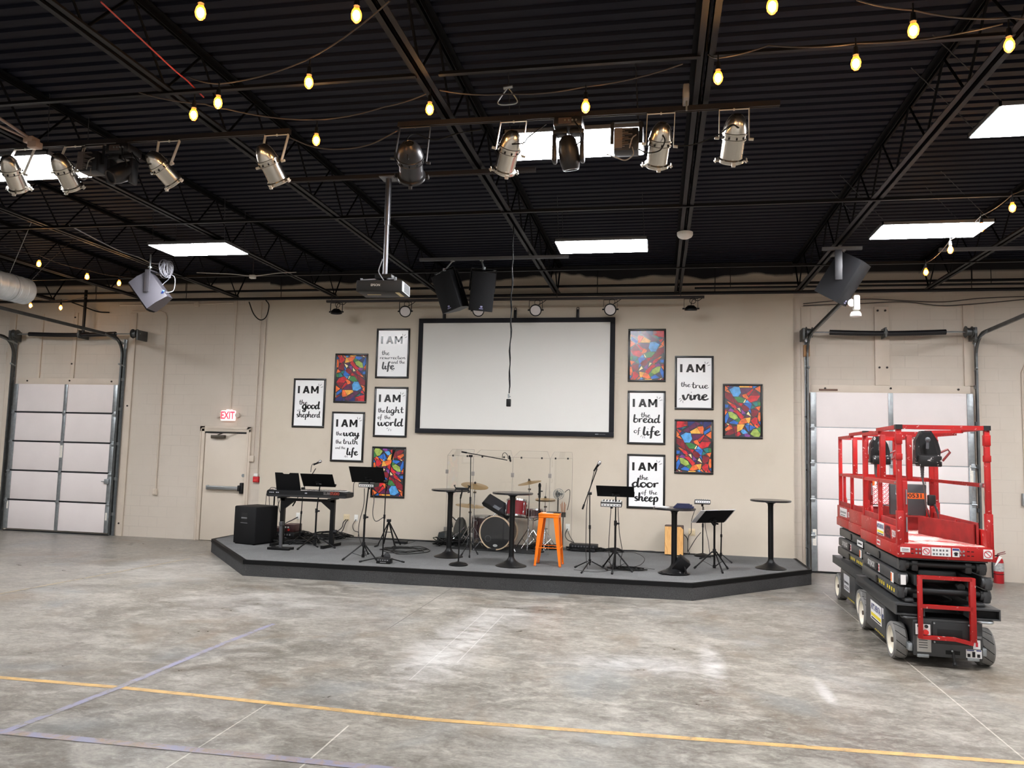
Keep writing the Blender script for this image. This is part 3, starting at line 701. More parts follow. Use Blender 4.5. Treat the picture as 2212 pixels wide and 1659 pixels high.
def frame_part(t, cx, cz, y=-0.1):
    b = MB(); w = 0.036
    for a, c in (((-PW/2, -PH/2), (PW/2, -PH/2 + w)), ((-PW/2, PH/2 - w), (PW/2, PH/2)), ((-PW/2, -PH/2 + w), (-PW/2 + w, PH/2 - w)), ((PW/2 - w, -PH/2 + w), (PW/2, PH/2 - w))):
        b.box((cx + a[0], y - 0.024, cz + a[1]), (cx + c[0], y, cz + c[1]), 0.004)
    b.out('picture_frame', FRAMEM, t)
def word_print(cx, cz, label, words_, ticks):
    t = thing('framed_print', label, 'framed print', (cx, -0.1, cz), group='black framed prints on the stage wall')
    frame_part(t, cx, cz)
    M = Tr(cx, -0.112, cz) @ WALLM; b = MB(M)
    b.box((-PW/2 + .03, -PH/2 + .03, -0.004), (PW/2 - .03, PH/2 - .03, 0)); b.mi = 1
    block(b, PW, PH, 0.0006)
    for w_ in words_: script(b, *w_[:5], PW, PH, 0.0006, *(w_[5:]))
    for k in ticks: tick(b, *k, PW, PH, 0.0006)
    b.out('print_sheet', [PAPER, INK], t)
word_print(-6.585, 2.707, 'black framed white print reading I AM the good shepherd', [('the', .19, .46, .535, .05), ('good', .30, .85, .615, .075, .36), ('shepherd', .13, .87, .79, .062)], [(.14, .645, .19, .675), (.19, .63, .215, .665), (.235, .625, .24, .66)])
word_print(-5.77, 2.079, 'black framed white print reading I AM the way the truth and the life', [('the', .14, .34, .476, .04), ('way', .37, .86, .483, .07, .34), ('the', .14, .335, .64, .04), ('truth', .36, .83, .646, .055), ('and the', .145, .45, .745, .026), ('life', .49, .84, .86, .07, .34)], [(.43, .90, .47, .875), (.455, .915, .49, .885), (.51, .915, .515, .885)])
word_print(-4.94, 3.667, 'black framed white print reading I AM the resurrection and the life', [('the', .167, .41, .53, .045), ('resurrection', .12, .89, .614, .036), ('and the', .47, .88, .703, .033), ('life', .195, .57, .815, .072, .34)], [(.50, .835, .50, .86), (.53, .825, .545, .85), (.55, .80, .58, .82)])
word_print(-4.935, 2.561, 'black framed white print reading I AM the light of the world', [('the', .117, .345, .512, .045), ('light', .365, .88, .516, .062, .3), ('of', .127, .25, .64, .042), ('the', .315, .515, .64, .038), ('world', .127, .89, .776, .075, .34)], [(.40, .84, .44, .815), (.45, .88, .485, .83), (.53, .88, .53, .84)])
word_print(-0.21, 2.538, 'black framed white print reading I AM the bread of life', [('the', .35, .61, .496, .046), ('bread', .16, .87, .592, .075, .3), ('of', .175, .35, .79, .05), ('life', .41, .87, .826, .08, .34)], [(.35, .865, .39, .83), (.405, .885, .42, .845), (.46, .885, .455, .85)])
word_print(-0.205, 1.423, 'black framed white print reading I AM the door of the sheep', [('the', .32, .56, .471, .045), ('door', .14, .84, .606, .085, .34), ('of', .39, .52, .735, .04), ('the', .575, .80, .735, .04), ('sheep', .2, .82, .862, .078, .32)], [(.2, .70, .205, .735)])
word_print(0.605, 3.159, 'black framed white print reading I AM the true vine', [('the', .15, .41, .575, .045), ('true', .43, .87, .60, .058), ('vine', .2, .87, .815, .095, .34)], [(.11, .81, .165, .79), (.14, .85, .185, .815), (.215, .875, .215, .835)])

GL = {'R': (205, 38, 48), 'D': (132, 28, 42), 'O': (238, 112, 52), 'Y': (246, 178, 74), 'B': (42, 108, 196), 'L': (88, 164, 224), 'N': (38, 44, 104), 'P': (128, 62, 140), 'M': (92, 34, 74), 'G': (62, 128, 66), 'V': (160, 184, 84), 'T': (32, 122, 118), 'C': (244, 226, 170)}
GKEY = list(GL)
GMAT = [mat('print_lead_black', (14, 12, 16), 0.5, coat=1.0)] + [mat('print_glass_' + n_, GL[k], 0.5, spec=0.3, coat=0.7, var=(14, 0.32)) for k, n_ in zip(GKEY, ('scarlet', 'wine', 'orange', 'amber', 'blue', 'sky', 'navy', 'violet', 'plum', 'green', 'lime', 'teal', 'cream'))]
GA = '''R130,175 335,175 300,320 130,350|D350,175 405,175 410,270 335,235|R320,250 410,280 300,310|N425,175 600,175 590,200 450,310 430,260|M460,310 590,215 645,310 490,390|M615,175 730,235 660,295 610,215|N740,175 790,175 790,260 735,230|N815,250 830,175 1020,175 1000,240 830,340|D880,340 1000,260 1000,320 900,350|B835,440 985,335 985,410 850,510|C1005,300 1022,280 1022,400 1010,400|N190,350 270,335 270,390|T285,335 370,320 280,385|R140,375 255,430 210,480|M320,410 455,320 480,460 330,440|O130,430 200,520 130,590|N220,510 270,450 330,470 250,535|O155,595 200,560 270,640|L250,545 370,475 490,490 525,630 465,722 345,720|Y490,435 655,340 745,485 510,487|O665,320 800,300 820,350 810,490 760,485|M525,515 800,505 690,620 560,660|R820,525 845,545 730,700 670,655|O570,685 660,655 720,760 680,785 600,740|D880,545 1010,700 780,675|O890,520 1022,430 1022,610 950,560|R780,700 1005,705 930,820 780,870 690,800|D135,625 310,670 370,910 280,870 135,750|D345,760 480,890 520,990 400,900|M500,720 540,650 570,740|G370,750 500,735 620,790 585,880 450,870|C595,880 640,800 655,815 620,885|L640,880 690,820 765,890|B605,910 780,890 800,930 765,1050|T820,880 940,860 950,960 890,975|G955,860 1020,870 1020,955 965,950|T815,950 890,1000 790,1040|O905,1000 1022,975 985,1085|D870,1020 900,1005 960,1085|O185,855 230,870 310,915 250,925|R250,925 310,915 380,950 430,1040 330,1010|B130,940 215,950 205,1010 130,1020|N230,960 330,1020 220,1030|R480,895 580,910 540,985|D550,1000 600,945 700,1040 710,1100 600,1100|D620,945 690,980 755,1050 715,1080|B725,1085 765,1060 790,1160|D810,1055 970,1100 930,1200 840,1260 800,1200|C445,1035 505,1030 525,1125|M400,930 510,1010 430,1020|O375,1040 445,1080 370,1060|P540,1050 650,1160 560,1180|P220,1090 270,1040 350,1075 335,1135 220,1100|R130,1075 200,1080 130,1110|O130,1115 190,1125 135,1210|V215,1130 300,1135 420,1210 460,1285 370,1325 250,1260|R360,1090 450,1095 610,1250 540,1325 440,1180 350,1120|B200,1150 225,1260 160,1420 130,1400 130,1260|G470,1290 515,1330 470,1400 395,1345|N240,1290 310,1335 200,1400|B245,1410 350,1350 460,1400 440,1450 290,1430|O470,1430 530,1340 620,1290 690,1400 560,1440|Y640,1290 770,1270 750,1390 715,1415|C720,1120 785,1240 680,1180|M650,1270 680,1200 760,1250|N580,1190 650,1180 620,1230|R785,1350 880,1260 940,1280 940,1400 900,1460 830,1420|D805,1270 830,1280 800,1310|O975,1140 1022,1140 1022,1340 985,1365 960,1260|R950,1400 1010,1490 945,1480|B990,1390 1022,1370 1022,1450|O750,1440 775,1405 840,1490|C170,1430 230,1450 215,1470|O866,1451 904,1456 972,1514 933,1533 885,1490|L663,1441 740,1422 735,1461|B639,1480 726,1466 740,1625 711,1615|B755,1466 900,1514 760,1605|Y446,1456 625,1451 557,1576 441,1644|D340,1519 432,1504 422,1654 384,1682|O138,1576 230,1499 326,1557 157,1630|R220,1490 258,1461 306,1499 320,1540|D130,1442 190,1471 130,1508|D138,1721 230,1605 335,1576 360,1682 250,1731|L538,1634 567,1586 615,1586 707,1673 586,1692|P625,1702 673,1682 760,1731 750,1765 644,1765|V774,1692 846,1576 924,1557 1015,1692 980,1760 866,1755|G938,1552 1022,1509 1022,1673|R441,1673 490,1644 528,1711 451,1760|N538,1740 615,1721 625,1765|D596,1547 625,1538 634,1586|D393,1702 432,1692 432,1760 403,1750'''
GPOLY = [(c[0], [tuple(float(v) for v in q.split(',')) for q in c[1:].split()]) for c in GA.split('|')]
def clip_poly(p, axis, lim, keep_less):
    out = []
    for i in range(len(p)):
        a, c = p[i], p[(i + 1) % len(p)]; ia = (a[axis] <= lim) == keep_less; ic = (c[axis] <= lim) == keep_less
        if ia: out.append(a)
        if ia != ic:
            k = (lim - a[axis]) / (c[axis] - a[axis]); out.append((a[0] + (c[0] - a[0]) * k, a[1] + (c[1] - a[1]) * k))
    return out
def glass_print(cx, cz, y0, y1, fx, fy, label):
    t = thing('framed_print', label, 'framed print', (cx, -0.1, cz), group='black framed prints on the stage wall')
    frame_part(t, cx, cz)
    b = MB(Tr(cx, -0.112, cz) @ WALLM); W, H = PW - .07, PH - .07
    b.box((-PW/2 + .03, -PH/2 + .03, -0.004), (PW/2 - .03, PH/2 - .03, 0))
    for k, p in GPOLY:
        p = clip_poly(clip_poly(p, 1, y0, False), 1, y1, True)
        if len(p) < 3: continue
        mx_ = sum(q[0] for q in p) / len(p); my_ = sum(q[1] for q in p) / len(p); p = [(min(1022, max(130, q[0] + 7 * (q[0] - mx_) / (math.hypot(q[0] - mx_, q[1] - my_) + 1))), min(y1, max(y0, q[1] + 7 * (q[1] - my_) / (math.hypot(q[0] - mx_, q[1] - my_) + 1)))) for q in p]
        b.mi = 1 + GKEY.index(k)
        b.poly([(((x - 130) / 892 - .5) * W * fx, (.5 - (y - y0) / (y1 - y0)) * H * fy, 0.0006) for x, y in p])
    b.out('print_sheet', GMAT, t)
glass_print(0.606, 2.047, 175, 1480, 1, 1, 'stained-glass print under the true vine print')
glass_print(1.421, 2.674, 448, 1768, 1, 1, 'stained-glass print nearest the right end of the stage wall')
glass_print(-0.212, 3.641, 175, 1480, -1, 1, 'stained-glass print with pale reflection beside the screen, above the bread of life print')
glass_print(-5.757, 3.191, 175, 1480, -1, -1, 'stained-glass print above the way, truth and life print')
glass_print(-4.934, 1.439, 448, 1768, -1, -1, 'stained-glass print half hidden by a music stand and microphone stand')

conduit([(-13.529, -0.020, 3.699), (-13.473, -0.020, 3.013), (-13.440, -0.020, 1.512)], 'beige conduit left of the left overhead door at the edge of the view')

# ================================================================ HUNG FROM THE CEILING
STRUT = mat('strut_channel', (52, 47, 47), 0.45, 0.4)
STRUTG = mat('grey_strut_channel', (118, 120, 124), 0.45, 0.6)
SILVER = mat('polished_par_can', (222, 214, 202), 0.22, 1.0, bump=(14, 0.06))
YOKEM = mat('pale_yoke', (212, 206, 196), 0.45, 0.2)
HOLE = mat('dark_inside', (10, 9, 9), 0.8)
def strut(x0, x1, y, z, label, m=STRUT, rods=()):
    b = MB()
    for x in rods: b.cyl((x, y, z), (x, y, 4.722), .006, seg=6)
    b.box((x0, y - 0.02, z - 0.02), (x1, y + 0.02, z + 0.018)); b.box((x0, y - 0.0205, z - 0.0245), (x1, y - 0.012, z - 0.02)); b.box((x0, y + 0.012, z - 0.0245), (x1, y + 0.0205, z - 0.02))
    return tag(b.out('strut_bar', m), label, 'lighting bar')
strut(-7.6, -3.25, -7.68, 4.68, 'black strut bar carrying the silver cans at the upper left')
strut(-2.24, 0.92, -7.68, 4.68, 'black strut bar carrying the cans and moving head at the upper middle')
strut(-4.1, -1.22, -6.5, 4.68, 'strut bar with bare grey end above the projector pole')
strut(-3.5, -1.28, -3.1, 4.68, 'thin grey strut bar above the two hung speakers over the screen', STRUTG)
strut(2.12, 2.62, -3.2, 4.68, 'short grey strut carrying the right hung speaker', STRUTG)
strut(3.62, 7.2, -3.0, 4.685, 'long grey strut across the joists above the right overhead door', STRUTG)
strut(-6.05, 0.74, -0.7, 4.56, 'long black bar along the wall carrying the small round lights', rods=(-5.95, -3.91, -1.76, .35))

def par_can(A, Bp, r, label, body, yokem, bar=( -7.68, 4.66), short=False, cordto=None):
    A, Bp = Vector(A), Vector(Bp); d = (Bp - A); L = d.length; M = frame(A, d)
    t = thing('par_can_light', label, 'stage light', A, group='par cans on the strut bars')
    b = MB()
    b.lathe([(r*.32, .0), (r*.36, -.004), (r*.42, .0), (r*.62, L*.05), (r*.84, L*.15), (r*.96, L*.27), (r*1.0, L*.34), (r*1.06, L*.35), (r*1.06, L*.39), (r*1.0, L*.40), (r*1.0, L*.47), (r*1.04, L*.48), (r*1.04, L*.5), (r*.93, L*.51), (r*.93, L*.93), (r*.9, L*.93), (r*.88, L*.6), (r*.2, L*.5)], M, 28)
    body_o = b.out('can_body', body, t)
    b = MB()
    for k in range(10):
        a = 2 * PI * k / 10 + .3
        b.cbox(M @ Vector((math.cos(a) * r * 1.0, math.sin(a) * r * 1.0, L * .435)), (.012, .012, L * .045), 0, (M @ Rz(a)).to_3x3())
    b.lathe([(0, .012), (r*.3, .012), (r*.3, .004), (0, .004)], M, 14); b.out('vent_holes', HOLE, body_o)
    b = MB(); b.lathe([(r*.95, L*.9), (r*1.1, L*.92), (r*1.1, L*.98), (r*1.0, L), (r*.96, L*.99), (r*.95, L*.9)], M, 28); b.out('front_ring', body, t)
    for k in range(3):
        a = PI * k / 2 + (PI if short else 0) ; c = Vector((math.cos(a - PI/2 - PI/2 + PI/2), math.sin(a - PI/2), 0))
        a2 = (-PI, -PI / 2, 0)[k]
        b = MB(); q = lambda rr, zz, w=0: M @ Vector((math.cos(a2) * rr - math.sin(a2) * w, math.sin(a2) * rr + math.cos(a2) * w, zz))
        b.cbox(q(r * 1.16, L * .98), (.05, .03, .008), .002, (M @ Rz(a2)).to_3x3()); b.cbox(q(r * 1.3, L * .965), (.008, .03, .035), .002, (M @ Rz(a2)).to_3x3())
        b.out('filter_clip', yokem, t)
    b = MB(); b.lathe([(0, L*.56), (r*.8, L*.6), (r*.86, L*.66), (0, L*.66)], M, 20); b.out('lamp', HOLE, t)
    # yoke
    mid = A + d * (.5 if not short else .55); sx = Vector((1, 0, 0)); sx = (sx - d.normalized() * sx.dot(d.normalized())).normalized()
    top = Vector((mid.x + (A.x - mid.x) * .4, bar[0], bar[1])); w = r * 1.22
    p1, p2 = mid - sx * w, mid + sx * w
    t1, t2 = Vector((top.x - w, top.y, top.z - .012)), Vector((top.x + w, top.y, top.z - .012))
    b = MB(); up = Vector((0, 1, .3))
    for p, q in ((p1, t1), (t1, t2), (t2, p2)): b.bar(p, q, .006, .026, up)
    for p, s in ((p1, -1), (p2, 1)): b.cyl(p, p + sx * s * .035, .012, seg=8)
    b.out('yoke', yokem, t)
    b = MB(); b.cyl(top + Vector((0, 0, -.02)), top + Vector((0, 0, .03)), .008, seg=6); b.out('clamp_bolt', yokem, t)
    if cordto is not None:
        s0 = M @ Vector((0, -r * .86, L * .2)); cp = [Vector(c) for c in cordto]
        b = MB(); b.tube(smooth([s0, s0 + Vector((0, -.02, -.01))] + cp, 8), .0055, 6); b.out('power_cord', CABLE, t)
    return t
par_can((-5.976, -7.900, 4.491), (-6.031, -7.660, 4.258), .088, 'silver can light tilted right at the far left edge of the view', SILVER, YOKEM)
par_can((-5.441, -7.900, 4.483), (-5.441, -7.660, 4.244), .088, 'silver can light in front of the left panel light, beside the finned box', SILVER, YOKEM)
par_can((-4.484, -7.900, 4.449), (-4.378, -7.660, 4.254), .088, 'silver can light right of the folded-up black moving head', SILVER, YOKEM, cordto=[(-4.657, -7.800, 4.406), (-4.827, -7.720, 4.586)])
par_can((-3.400, -7.900, 4.466), (-3.327, -7.680, 4.204), .092, 'silver can light alone at the right end of the left bar', SILVER, YOKEM)
par_can((-1.183, -7.850, 4.490), (-1.307, -7.620, 4.238), .09, 'silver can light left of the glowing middle panel light', SILVER, YOKEM, cordto=[(-1.096, -7.850, 4.392), (-1.077, -7.750, 4.480), (-0.940, -7.700, 4.605)])
par_can((0.013, -7.850, 4.493), (-0.035, -7.620, 4.229), .09, 'silver can light with dangling cord right of the glowing middle panel light', SILVER, YOKEM, cordto=[(0.029, -7.900, 4.324), (-0.010, -7.950, 4.232), (-0.106, -7.900, 4.238), (-0.173, -7.800, 4.311)])
par_can((0.580, -7.850, 4.528), (0.549, -7.620, 4.241), .094, 'silver can light farthest right, hung alone past the roof joist', SILVER, YOKEM, cordto=[(0.532, -7.880, 4.436), (0.434, -7.800, 4.393), (0.260, -7.750, 4.348), (0.131, -7.750, 4.339)])
BCAN = mat('black_par_can', (58, 57, 58), 0.32, 0.5)
par_can((-2.065, -7.880, 4.422), (-2.136, -7.580, 4.240), .112, 'black can light at the left end of the middle bar', BCAN, mat('dark_yoke', (72, 70, 70), 0.4, 0.5), cordto=[(-2.093, -7.850, 4.476), (-2.047, -7.750, 4.556), (-1.897, -7.700, 4.520), (-1.697, -7.690, 4.571), (-1.495, -7.690, 4.592)])

HEADM = mat('moving_head_black', (30, 29, 31), 0.4)
def moving_head(base, head, label, folded):
    base, head = Vector(base), Vector(head)
    t = thing('moving_head_light', label, 'stage light', base)
    b = MB(); b.box(base + Vector((-.12, -.1, -.0)), base + Vector((.12, .1, .09)), .02); b.out('light_base', HEADM, t)
    b = MB(); b.box(base + Vector((-.075, -.104, .02)), base + Vector((.03, -.099, .07))); b.out('display_panel', mat('panel_dim', (86, 74, 70), 0.3), t)
    b = MB()
    for k in range(4): b.cyl(base + Vector((-.02 + .03 * k, -.1, .045)), base + Vector((-.02 + .03 * k, -.112, .045)), .008, seg=8)
    b.out('control_knobs', STEEL, t)
    b = MB(); b.box(base + Vector((-.05, -.05, .09)), base + Vector((.05, .05, .12))); b.out('omega_clamp', STRUT, t)
    for s in (-1, 1):
        b = MB(); b.box(base + Vector((s * .115 - .02, -.05, -.27)), base + Vector((s * .115 + .02, .05, -.03)), .018); b.box(base + Vector((s * .07 - .06, -.05, -.04)), base + Vector((s * .07 + .06, .05, -.0)), .01); b.out('arm', HEADM, t)
    M = frame(head, (0.12, .25, -1) if not folded else (-.35, -.75, -.6))
    b = MB(); b.lathe([(0, -.14), (.04, -.135), (.072, -.1), (.086, -.02), (.084, .07), (.07, .13), (.062, .14), (.055, .12), (0, .1)], M, 20); ho = b.out('lamp_head', HEADM, t)
    b = MB(); b.torus(M @ Tr(0, 0, .135), .06, .008, 20, 6); b.out('lens_ring', mat('lens_ring_dark', (66, 58, 54), 0.3, 0.4), ho)
    b = MB(); b.tube(smooth([base + Vector((.06, -.1, .03)), base + Vector((.1, -.14, -.04)), base + Vector((.12, -.1, -.12)), base + Vector((.05, -.06, -.16))]), .005, 6); b.out('power_cord', CABLE, t)
    return t
moving_head((-0.749, -7.700, 4.535), (-0.745, -7.700, 4.349), 'black moving head light hung in front of the glowing middle panel light', False)
moving_head((-4.900, -7.700, 4.518), (-4.861, -7.740, 4.351), 'black moving head light on the left bar between silver cans, lens towards the floor', True)
def led_box(p, label):
    p = Vector(p); t = thing('led_wash_light', label, 'stage light', p)
    b = MB(); b.box(p + Vector((-.1, -.06, -.1)), p + Vector((.1, .09, .09)), .01); b.out('housing', HEADM, t)
    b = MB()
    for k in range(11):
        z = -.075 + .014 * k; x0 = -.09 + .0; b.box(p + Vector((x0, -.085, z)), p + Vector((x0 + .08 + .06 * ((k * 5) % 3) / 2, -.06, z + .006)))
    b.box(p + Vector((-.09, -.082, -.085)), p + Vector((-.03, -.06, .08))); b.out('cooling_fins', mat('dusty_fins', (116, 106, 102), 0.5, 0.3), t)
    b = MB(); b.bar(p + Vector((-.115, 0, -.02)), p + Vector((-.115, 0, .16)), .03, .006); b.bar(p + Vector((.115, 0, -.02)), p + Vector((.115, 0, .16)), .03, .006); b.bar(p + Vector((-.115, 0, .16)), p + Vector((.115, 0, .16)), .03, .006, (0, 0, 1)); b.out('yoke', HEADM, t)
    b = MB(); b.tube(smooth([p + Vector((.05, -.07, -.08)), p + Vector((.06, -.09, -.15)), p + Vector((.0, -.08, -.19)), p + Vector((-.07, -.06, -.16)), p + Vector((-.16, 0, -.1))]), .005, 6); b.tube(smooth([p + Vector((.08, -.07, .02)), p + Vector((.05, -.1, -.02)), p + Vector((.03, -.1, -.1))]), .005, 6); b.out('power_cord', mat('grey_cord', (150, 148, 146), 0.5), t)
led_box((-0.277, -7.700, 4.423), 'finned black wash light in front of the right part of the middle panel light')
led_box((-5.228, -7.700, 4.471), 'finned black wash light between the left silver can and moving head')

# small round lights over the screen
LENS = mat('frosted_lens', (206, 200, 198), 0.35)
def round_light(x, ax, label):
    p = Vector((x, -.7, 4.36)); d = Vector(ax).normalized(); M = frame(p, d)
    t = thing('round_wash_light', label, 'stage light', p, group='small round lights on the bar over the stage')
    b = MB(); b.lathe([(0, -.06), (.05, -.055), (.09, -.02), (.106, .0), (.106, .03), (.095, .034), (.09, .025), (0, .02)], M, 24); b.out('light_body', BLACK, t)
    b = MB(); b.lathe([(0, .026), (.088, .026), (.088, .021), (0, .02)], M, 24); b.out('lens', LENS, t)
    sx = Vector((1, 0, 0)); b = MB(); w = .115
    for q, r_ in ((p - sx * w, p + Vector((-w, 0, .165))), (p + Vector((-w, 0, .165)), p + Vector((w, 0, .165))), (p + Vector((w, 0, .165)), p + sx * w)): b.bar(q, r_, .006, .022, (0, 1, 0))
    for s in (-1, 1): b.cyl(p + sx * s * .1, p + sx * s * .14, .014, seg=8)
    b.out('yoke', BLACK, t)
    b = MB(); b.tube(smooth([p - d * .05, p - d * .09 + Vector((.03, 0, .06)), p + Vector((.12, .03, .14)), p + Vector((.2, 0, .19))]), .006, 6); b.torus(frame(p + Vector((.03, -.02, .13)), (.2, 1, .1)), .05, .005, 16, 5); b.out('power_cord', CABLE, t)
round_light(-5.85, (-.1, .35, -1), 'small round light pointing straight down at the left end of the bar')
round_light(-4.52, (.25, -.9, -.42), 'small round light above the resurrection print, lens towards the room')
round_light(-3.16, (.1, -.9, -.4), 'small round light tucked under the right hung speaker')
round_light(-2.13, (.05, -.9, -.4), 'small round light right of the hanging microphone cable')
round_light(-.83, (-.1, -.9, -.42), 'small round light at the right corner of the screen')
round_light(.52, (0, .2, -1), 'small round light pointing down at the right end of the bar')

# projector
t = thing('projector', 'dark grey projector with a vented side hung from a steel pole', 'projector', (-2.75, -6.5, 3.44))
pm = mat('projector_grey', (36, 35, 34), 0.5, spec=.3); pb = MB(Tr(-2.765, -6.49, 3.5) @ Rz(math.radians(4)))
pb.box((-.235, -.16, -.062), (.235, .16, .055), .012); pb.out('projector_body', pm, t)
pb = MB(Tr(-2.765, -6.49, 3.5) @ Rz(math.radians(4)))
pb.box((.2352, -.15, -.055), (.238, .15, .048)); pb.out('vent_panel', mat('projector_vent_light', (176, 182, 184), 0.45), t)
pb = MB(Tr(-2.765, -6.49, 3.5) @ Rz(math.radians(4)))
for k in range(8): pb.box((.238, -.08, -.045 + k * .0115), (.2395, .13, -.039 + k * .0115))
pb.out('vent_slots', DARKG, t)
pb = MB(Tr(-2.765, -6.49, 3.5) @ Rz(math.radians(4))); add_text(pb, 'EPSON', .032, Tr(-.035, -.161, .003) @ WALLM, bold=.001); pb.out('lettering', mat('projector_logo', (176, 170, 160), 0.5), t)
pb = MB(Tr(-2.765, -6.49, 3.5) @ Rz(math.radians(4))); pb.cyl((0.02, .16, 0), (0.02, .2, 0), .05, seg=20); pb.out('lens', HOLE, t)
pb = MB(Tr(-2.765, -6.49, 3.5) @ Rz(math.radians(4))); pb.box((-.16, -.02, -.065), (-.02, 0, -.062)); pb.box((.16, -.12, -.066), (.2, .08, -.062)); pb.out('underside_label', mat('cream_label', (214, 196, 150), 0.5), t)
pb = MB(); pb.cyl((-2.75, -6.5, 3.63), (-2.75, -6.5, 4.18), .024, seg=14); pb.cyl((-2.75, -6.5, 4.16), (-2.75, -6.5, 4.65), .031, seg=14); pb.out('drop_pole', mat('dark_chrome_pole', (110, 110, 114), 0.36, 0.85), t)
pb = MB(); pb.box((-2.83, -6.58, 4.645), (-2.67, -6.42, 4.655)); pb.bar((-2.67, -6.56, 4.645), (-2.62, -6.5, 4.6), .02, .02); pb.out('ceiling_plate', STRUTG, t)
pb = MB(); pb.box((-2.84, -6.56, 3.585), (-2.66, -6.42, 3.64), .012); pb.out('mount_hub', BLACK, t)
pb = MB()
for a, c in ((-.2, -.1), (.17, -.13), (.15, .12), (-.17, .12)): pb.bar((-2.75, -6.5, 3.6), (-2.76 + a, -6.5 + c, 3.567), .03, .012); pb.cyl((-2.76 + a, -6.5 + c, 3.55), (-2.76 + a, -6.5 + c, 3.585), .014, seg=8)
pb.out('mount_arms', STRUTG, t)
pb = MB(); pb.tube(smooth([(-2.77, -6.53, 3.8), (-2.8, -6.55, 3.68), (-2.77, -6.58, 3.62), (-2.74, -6.56, 3.57)]), .006, 6); pb.out('video_cable', mat('grey_cable', (120, 120, 124), 0.5), t)

# hung speakers
def speaker(p, R, label, side=PLASTIC, w=.34, d=.33, h=.56, logo=True):
    """front grille on local -y; cabinet narrows to the back"""
    p = Vector(p); M = Tr(p) @ R.to_4x4()
    t = thing('hung_speaker', label, 'loudspeaker', p)
    b = MB(M); b.prism([(-w/2, -d*.36), (w/2, -d*.36), (w/2, d*.1), (w*.3, d*.64), (-w*.3, d*.64), (-w/2, d*.1)], -h/2, h/2); b.out('cabinet', side, t)
    b = MB(M); g = [(-w/2, -d*.36), (-w*.4, -d*.44), (0, -d*.48), (w*.4, -d*.44), (w/2, -d*.36)]; b.prism(g, -h/2 + .004, h/2 - .004); b.out('grille', GRILLE, t)
    if logo:
        b = MB(M); yl = -d*.485; b.box((-.016, yl - .002, -h/2 + .05), (.016, yl + .01, -h/2 + .075), .004); b.box((-.028, yl - .002, -h/2 + .03), (.028, yl + .01, -h/2 + .04)); b.out('badge', mat('pale_badge', (128, 126, 160), 0.4), t)
    b = MB(M); b.box((-.06, -.02, h/2), (.06, .1, h/2 + .004)); b.out('handle_recess', HOLE, t)
    return t, M
def yoke_bracket(t, M, w, h, hook):
    b = MB(); hook = Vector(hook)
    a1, a2 = M @ Vector((-w/2 - .012, .02, 0)), M @ Vector((w/2 + .012, .02, 0))
    c1, c2 = M @ Vector((-w/2 - .012, .02, h/2 + .045)), M @ Vector((w/2 + .012, .02, h/2 + .045))
    for q, r_ in ((a1, c1), (c1, c2), (c2, a2)): b.bar(q, r_, .008, .045, (0, 1, 0))
    b.out('mounting_yoke', BLACK, t)
    b = MB(); m = (c1 + c2) / 2; b.cyl(m, hook, .012, seg=8); b.cyl(hook + Vector((0, 0, -.012)), hook, .032, seg=10); b.cyl(m + Vector((0, 0, -.01)), m + Vector((0, 0, .03)), .026, seg=10); b.out('eye_bolt', STEEL, t)
R1 = Rz(math.radians(-24)) @ Ry(math.radians(-14)) @ Rx(math.radians(14)); R2 = Rz(math.radians(18)) @ Ry(math.radians(3)) @ Rx(math.radians(12))
t, M = speaker((-3.011, -3.100, 4.191), R1, 'black loudspeaker hung tilted over the screen, beside its upright twin'); yoke_bracket(t, M, .34, .56, ((-2.990, -3.100, 4.592)[0], -3.1, 4.655))
t, M = speaker((-2.538, -3.100, 4.185), R2, 'black loudspeaker hung upright over the screen, under a clamp hook'); yoke_bracket(t, M, .34, .56, ((-2.556, -3.100, 4.576)[0], -3.1, 4.655))
GREYBOX = mat('grey_speaker_side', (72, 70, 76), 0.45)
R3 = Rz(math.radians(-80)) @ Rx(math.radians(38))
t, M = speaker((-7.663, -3.500, 4.156), R3, 'loudspeaker with grey side hung tilted by the left joist, next to a cable coil', GREYBOX, .3, .34, .5, False)
b = MB(); q = Vector((-7.589, -3.660, 4.306)); b.box(q + Vector((-.045, -.014, -.17)), q + Vector((.045, .006, .17)), .012); b.box(q + Vector((-.045, -.0, .15)), q + Vector((.045, .36, .17)), .006); b.out('mounting_arm', mat('dark_bracket', (66, 64, 68), 0.4), t)
b = MB(); q = Vector((-7.601, -3.600, 4.513)); b.cyl(q + Vector((0, 0, -.02)), (q.x, q.y, 4.72), .012, seg=8); b.cyl(q, q + Vector((0, 0, .02)), .03, seg=10); b.out('eye_bolt', STEEL, t)
b = MB(); q = Vector((-7.405, -3.550, 4.135)); b.cyl(q, q + Vector((.045, -.03, .03)), .016, seg=8); b.out('blue_connector', mat('blue_plug', (70, 108, 210), 0.4), t)
t, M = speaker((2.395, -3.200, 4.257), Rz(math.radians(62)) @ Rx(math.radians(33)), 'black loudspeaker hung tilted above the right overhead door', mat('charcoal_speaker_side', (18, 18, 21), 0.6, spec=.3), .36, .36, .6)
b = MB(); q = Vector((2.287, -3.360, 4.419)); b.box(q + Vector((-.045, -.012, -.2)), q + Vector((.05, .004, .2)), .01); b.box(q + Vector((-.045, 0, .18)), q + Vector((.05, .3, .2)), .006); b.out('mounting_arm', mat('charcoal_arm', (28, 28, 32), 0.5), t)
b = MB(); q = Vector((2.388, -3.200, 4.669)); b.cyl((q.x, q.y, 4.58), (q.x, q.y, 4.66), .012, seg=8); b.cyl((q.x, q.y, 4.64), (q.x, q.y, 4.655), .03, seg=10); b.out('eye_bolt', STEEL, t)

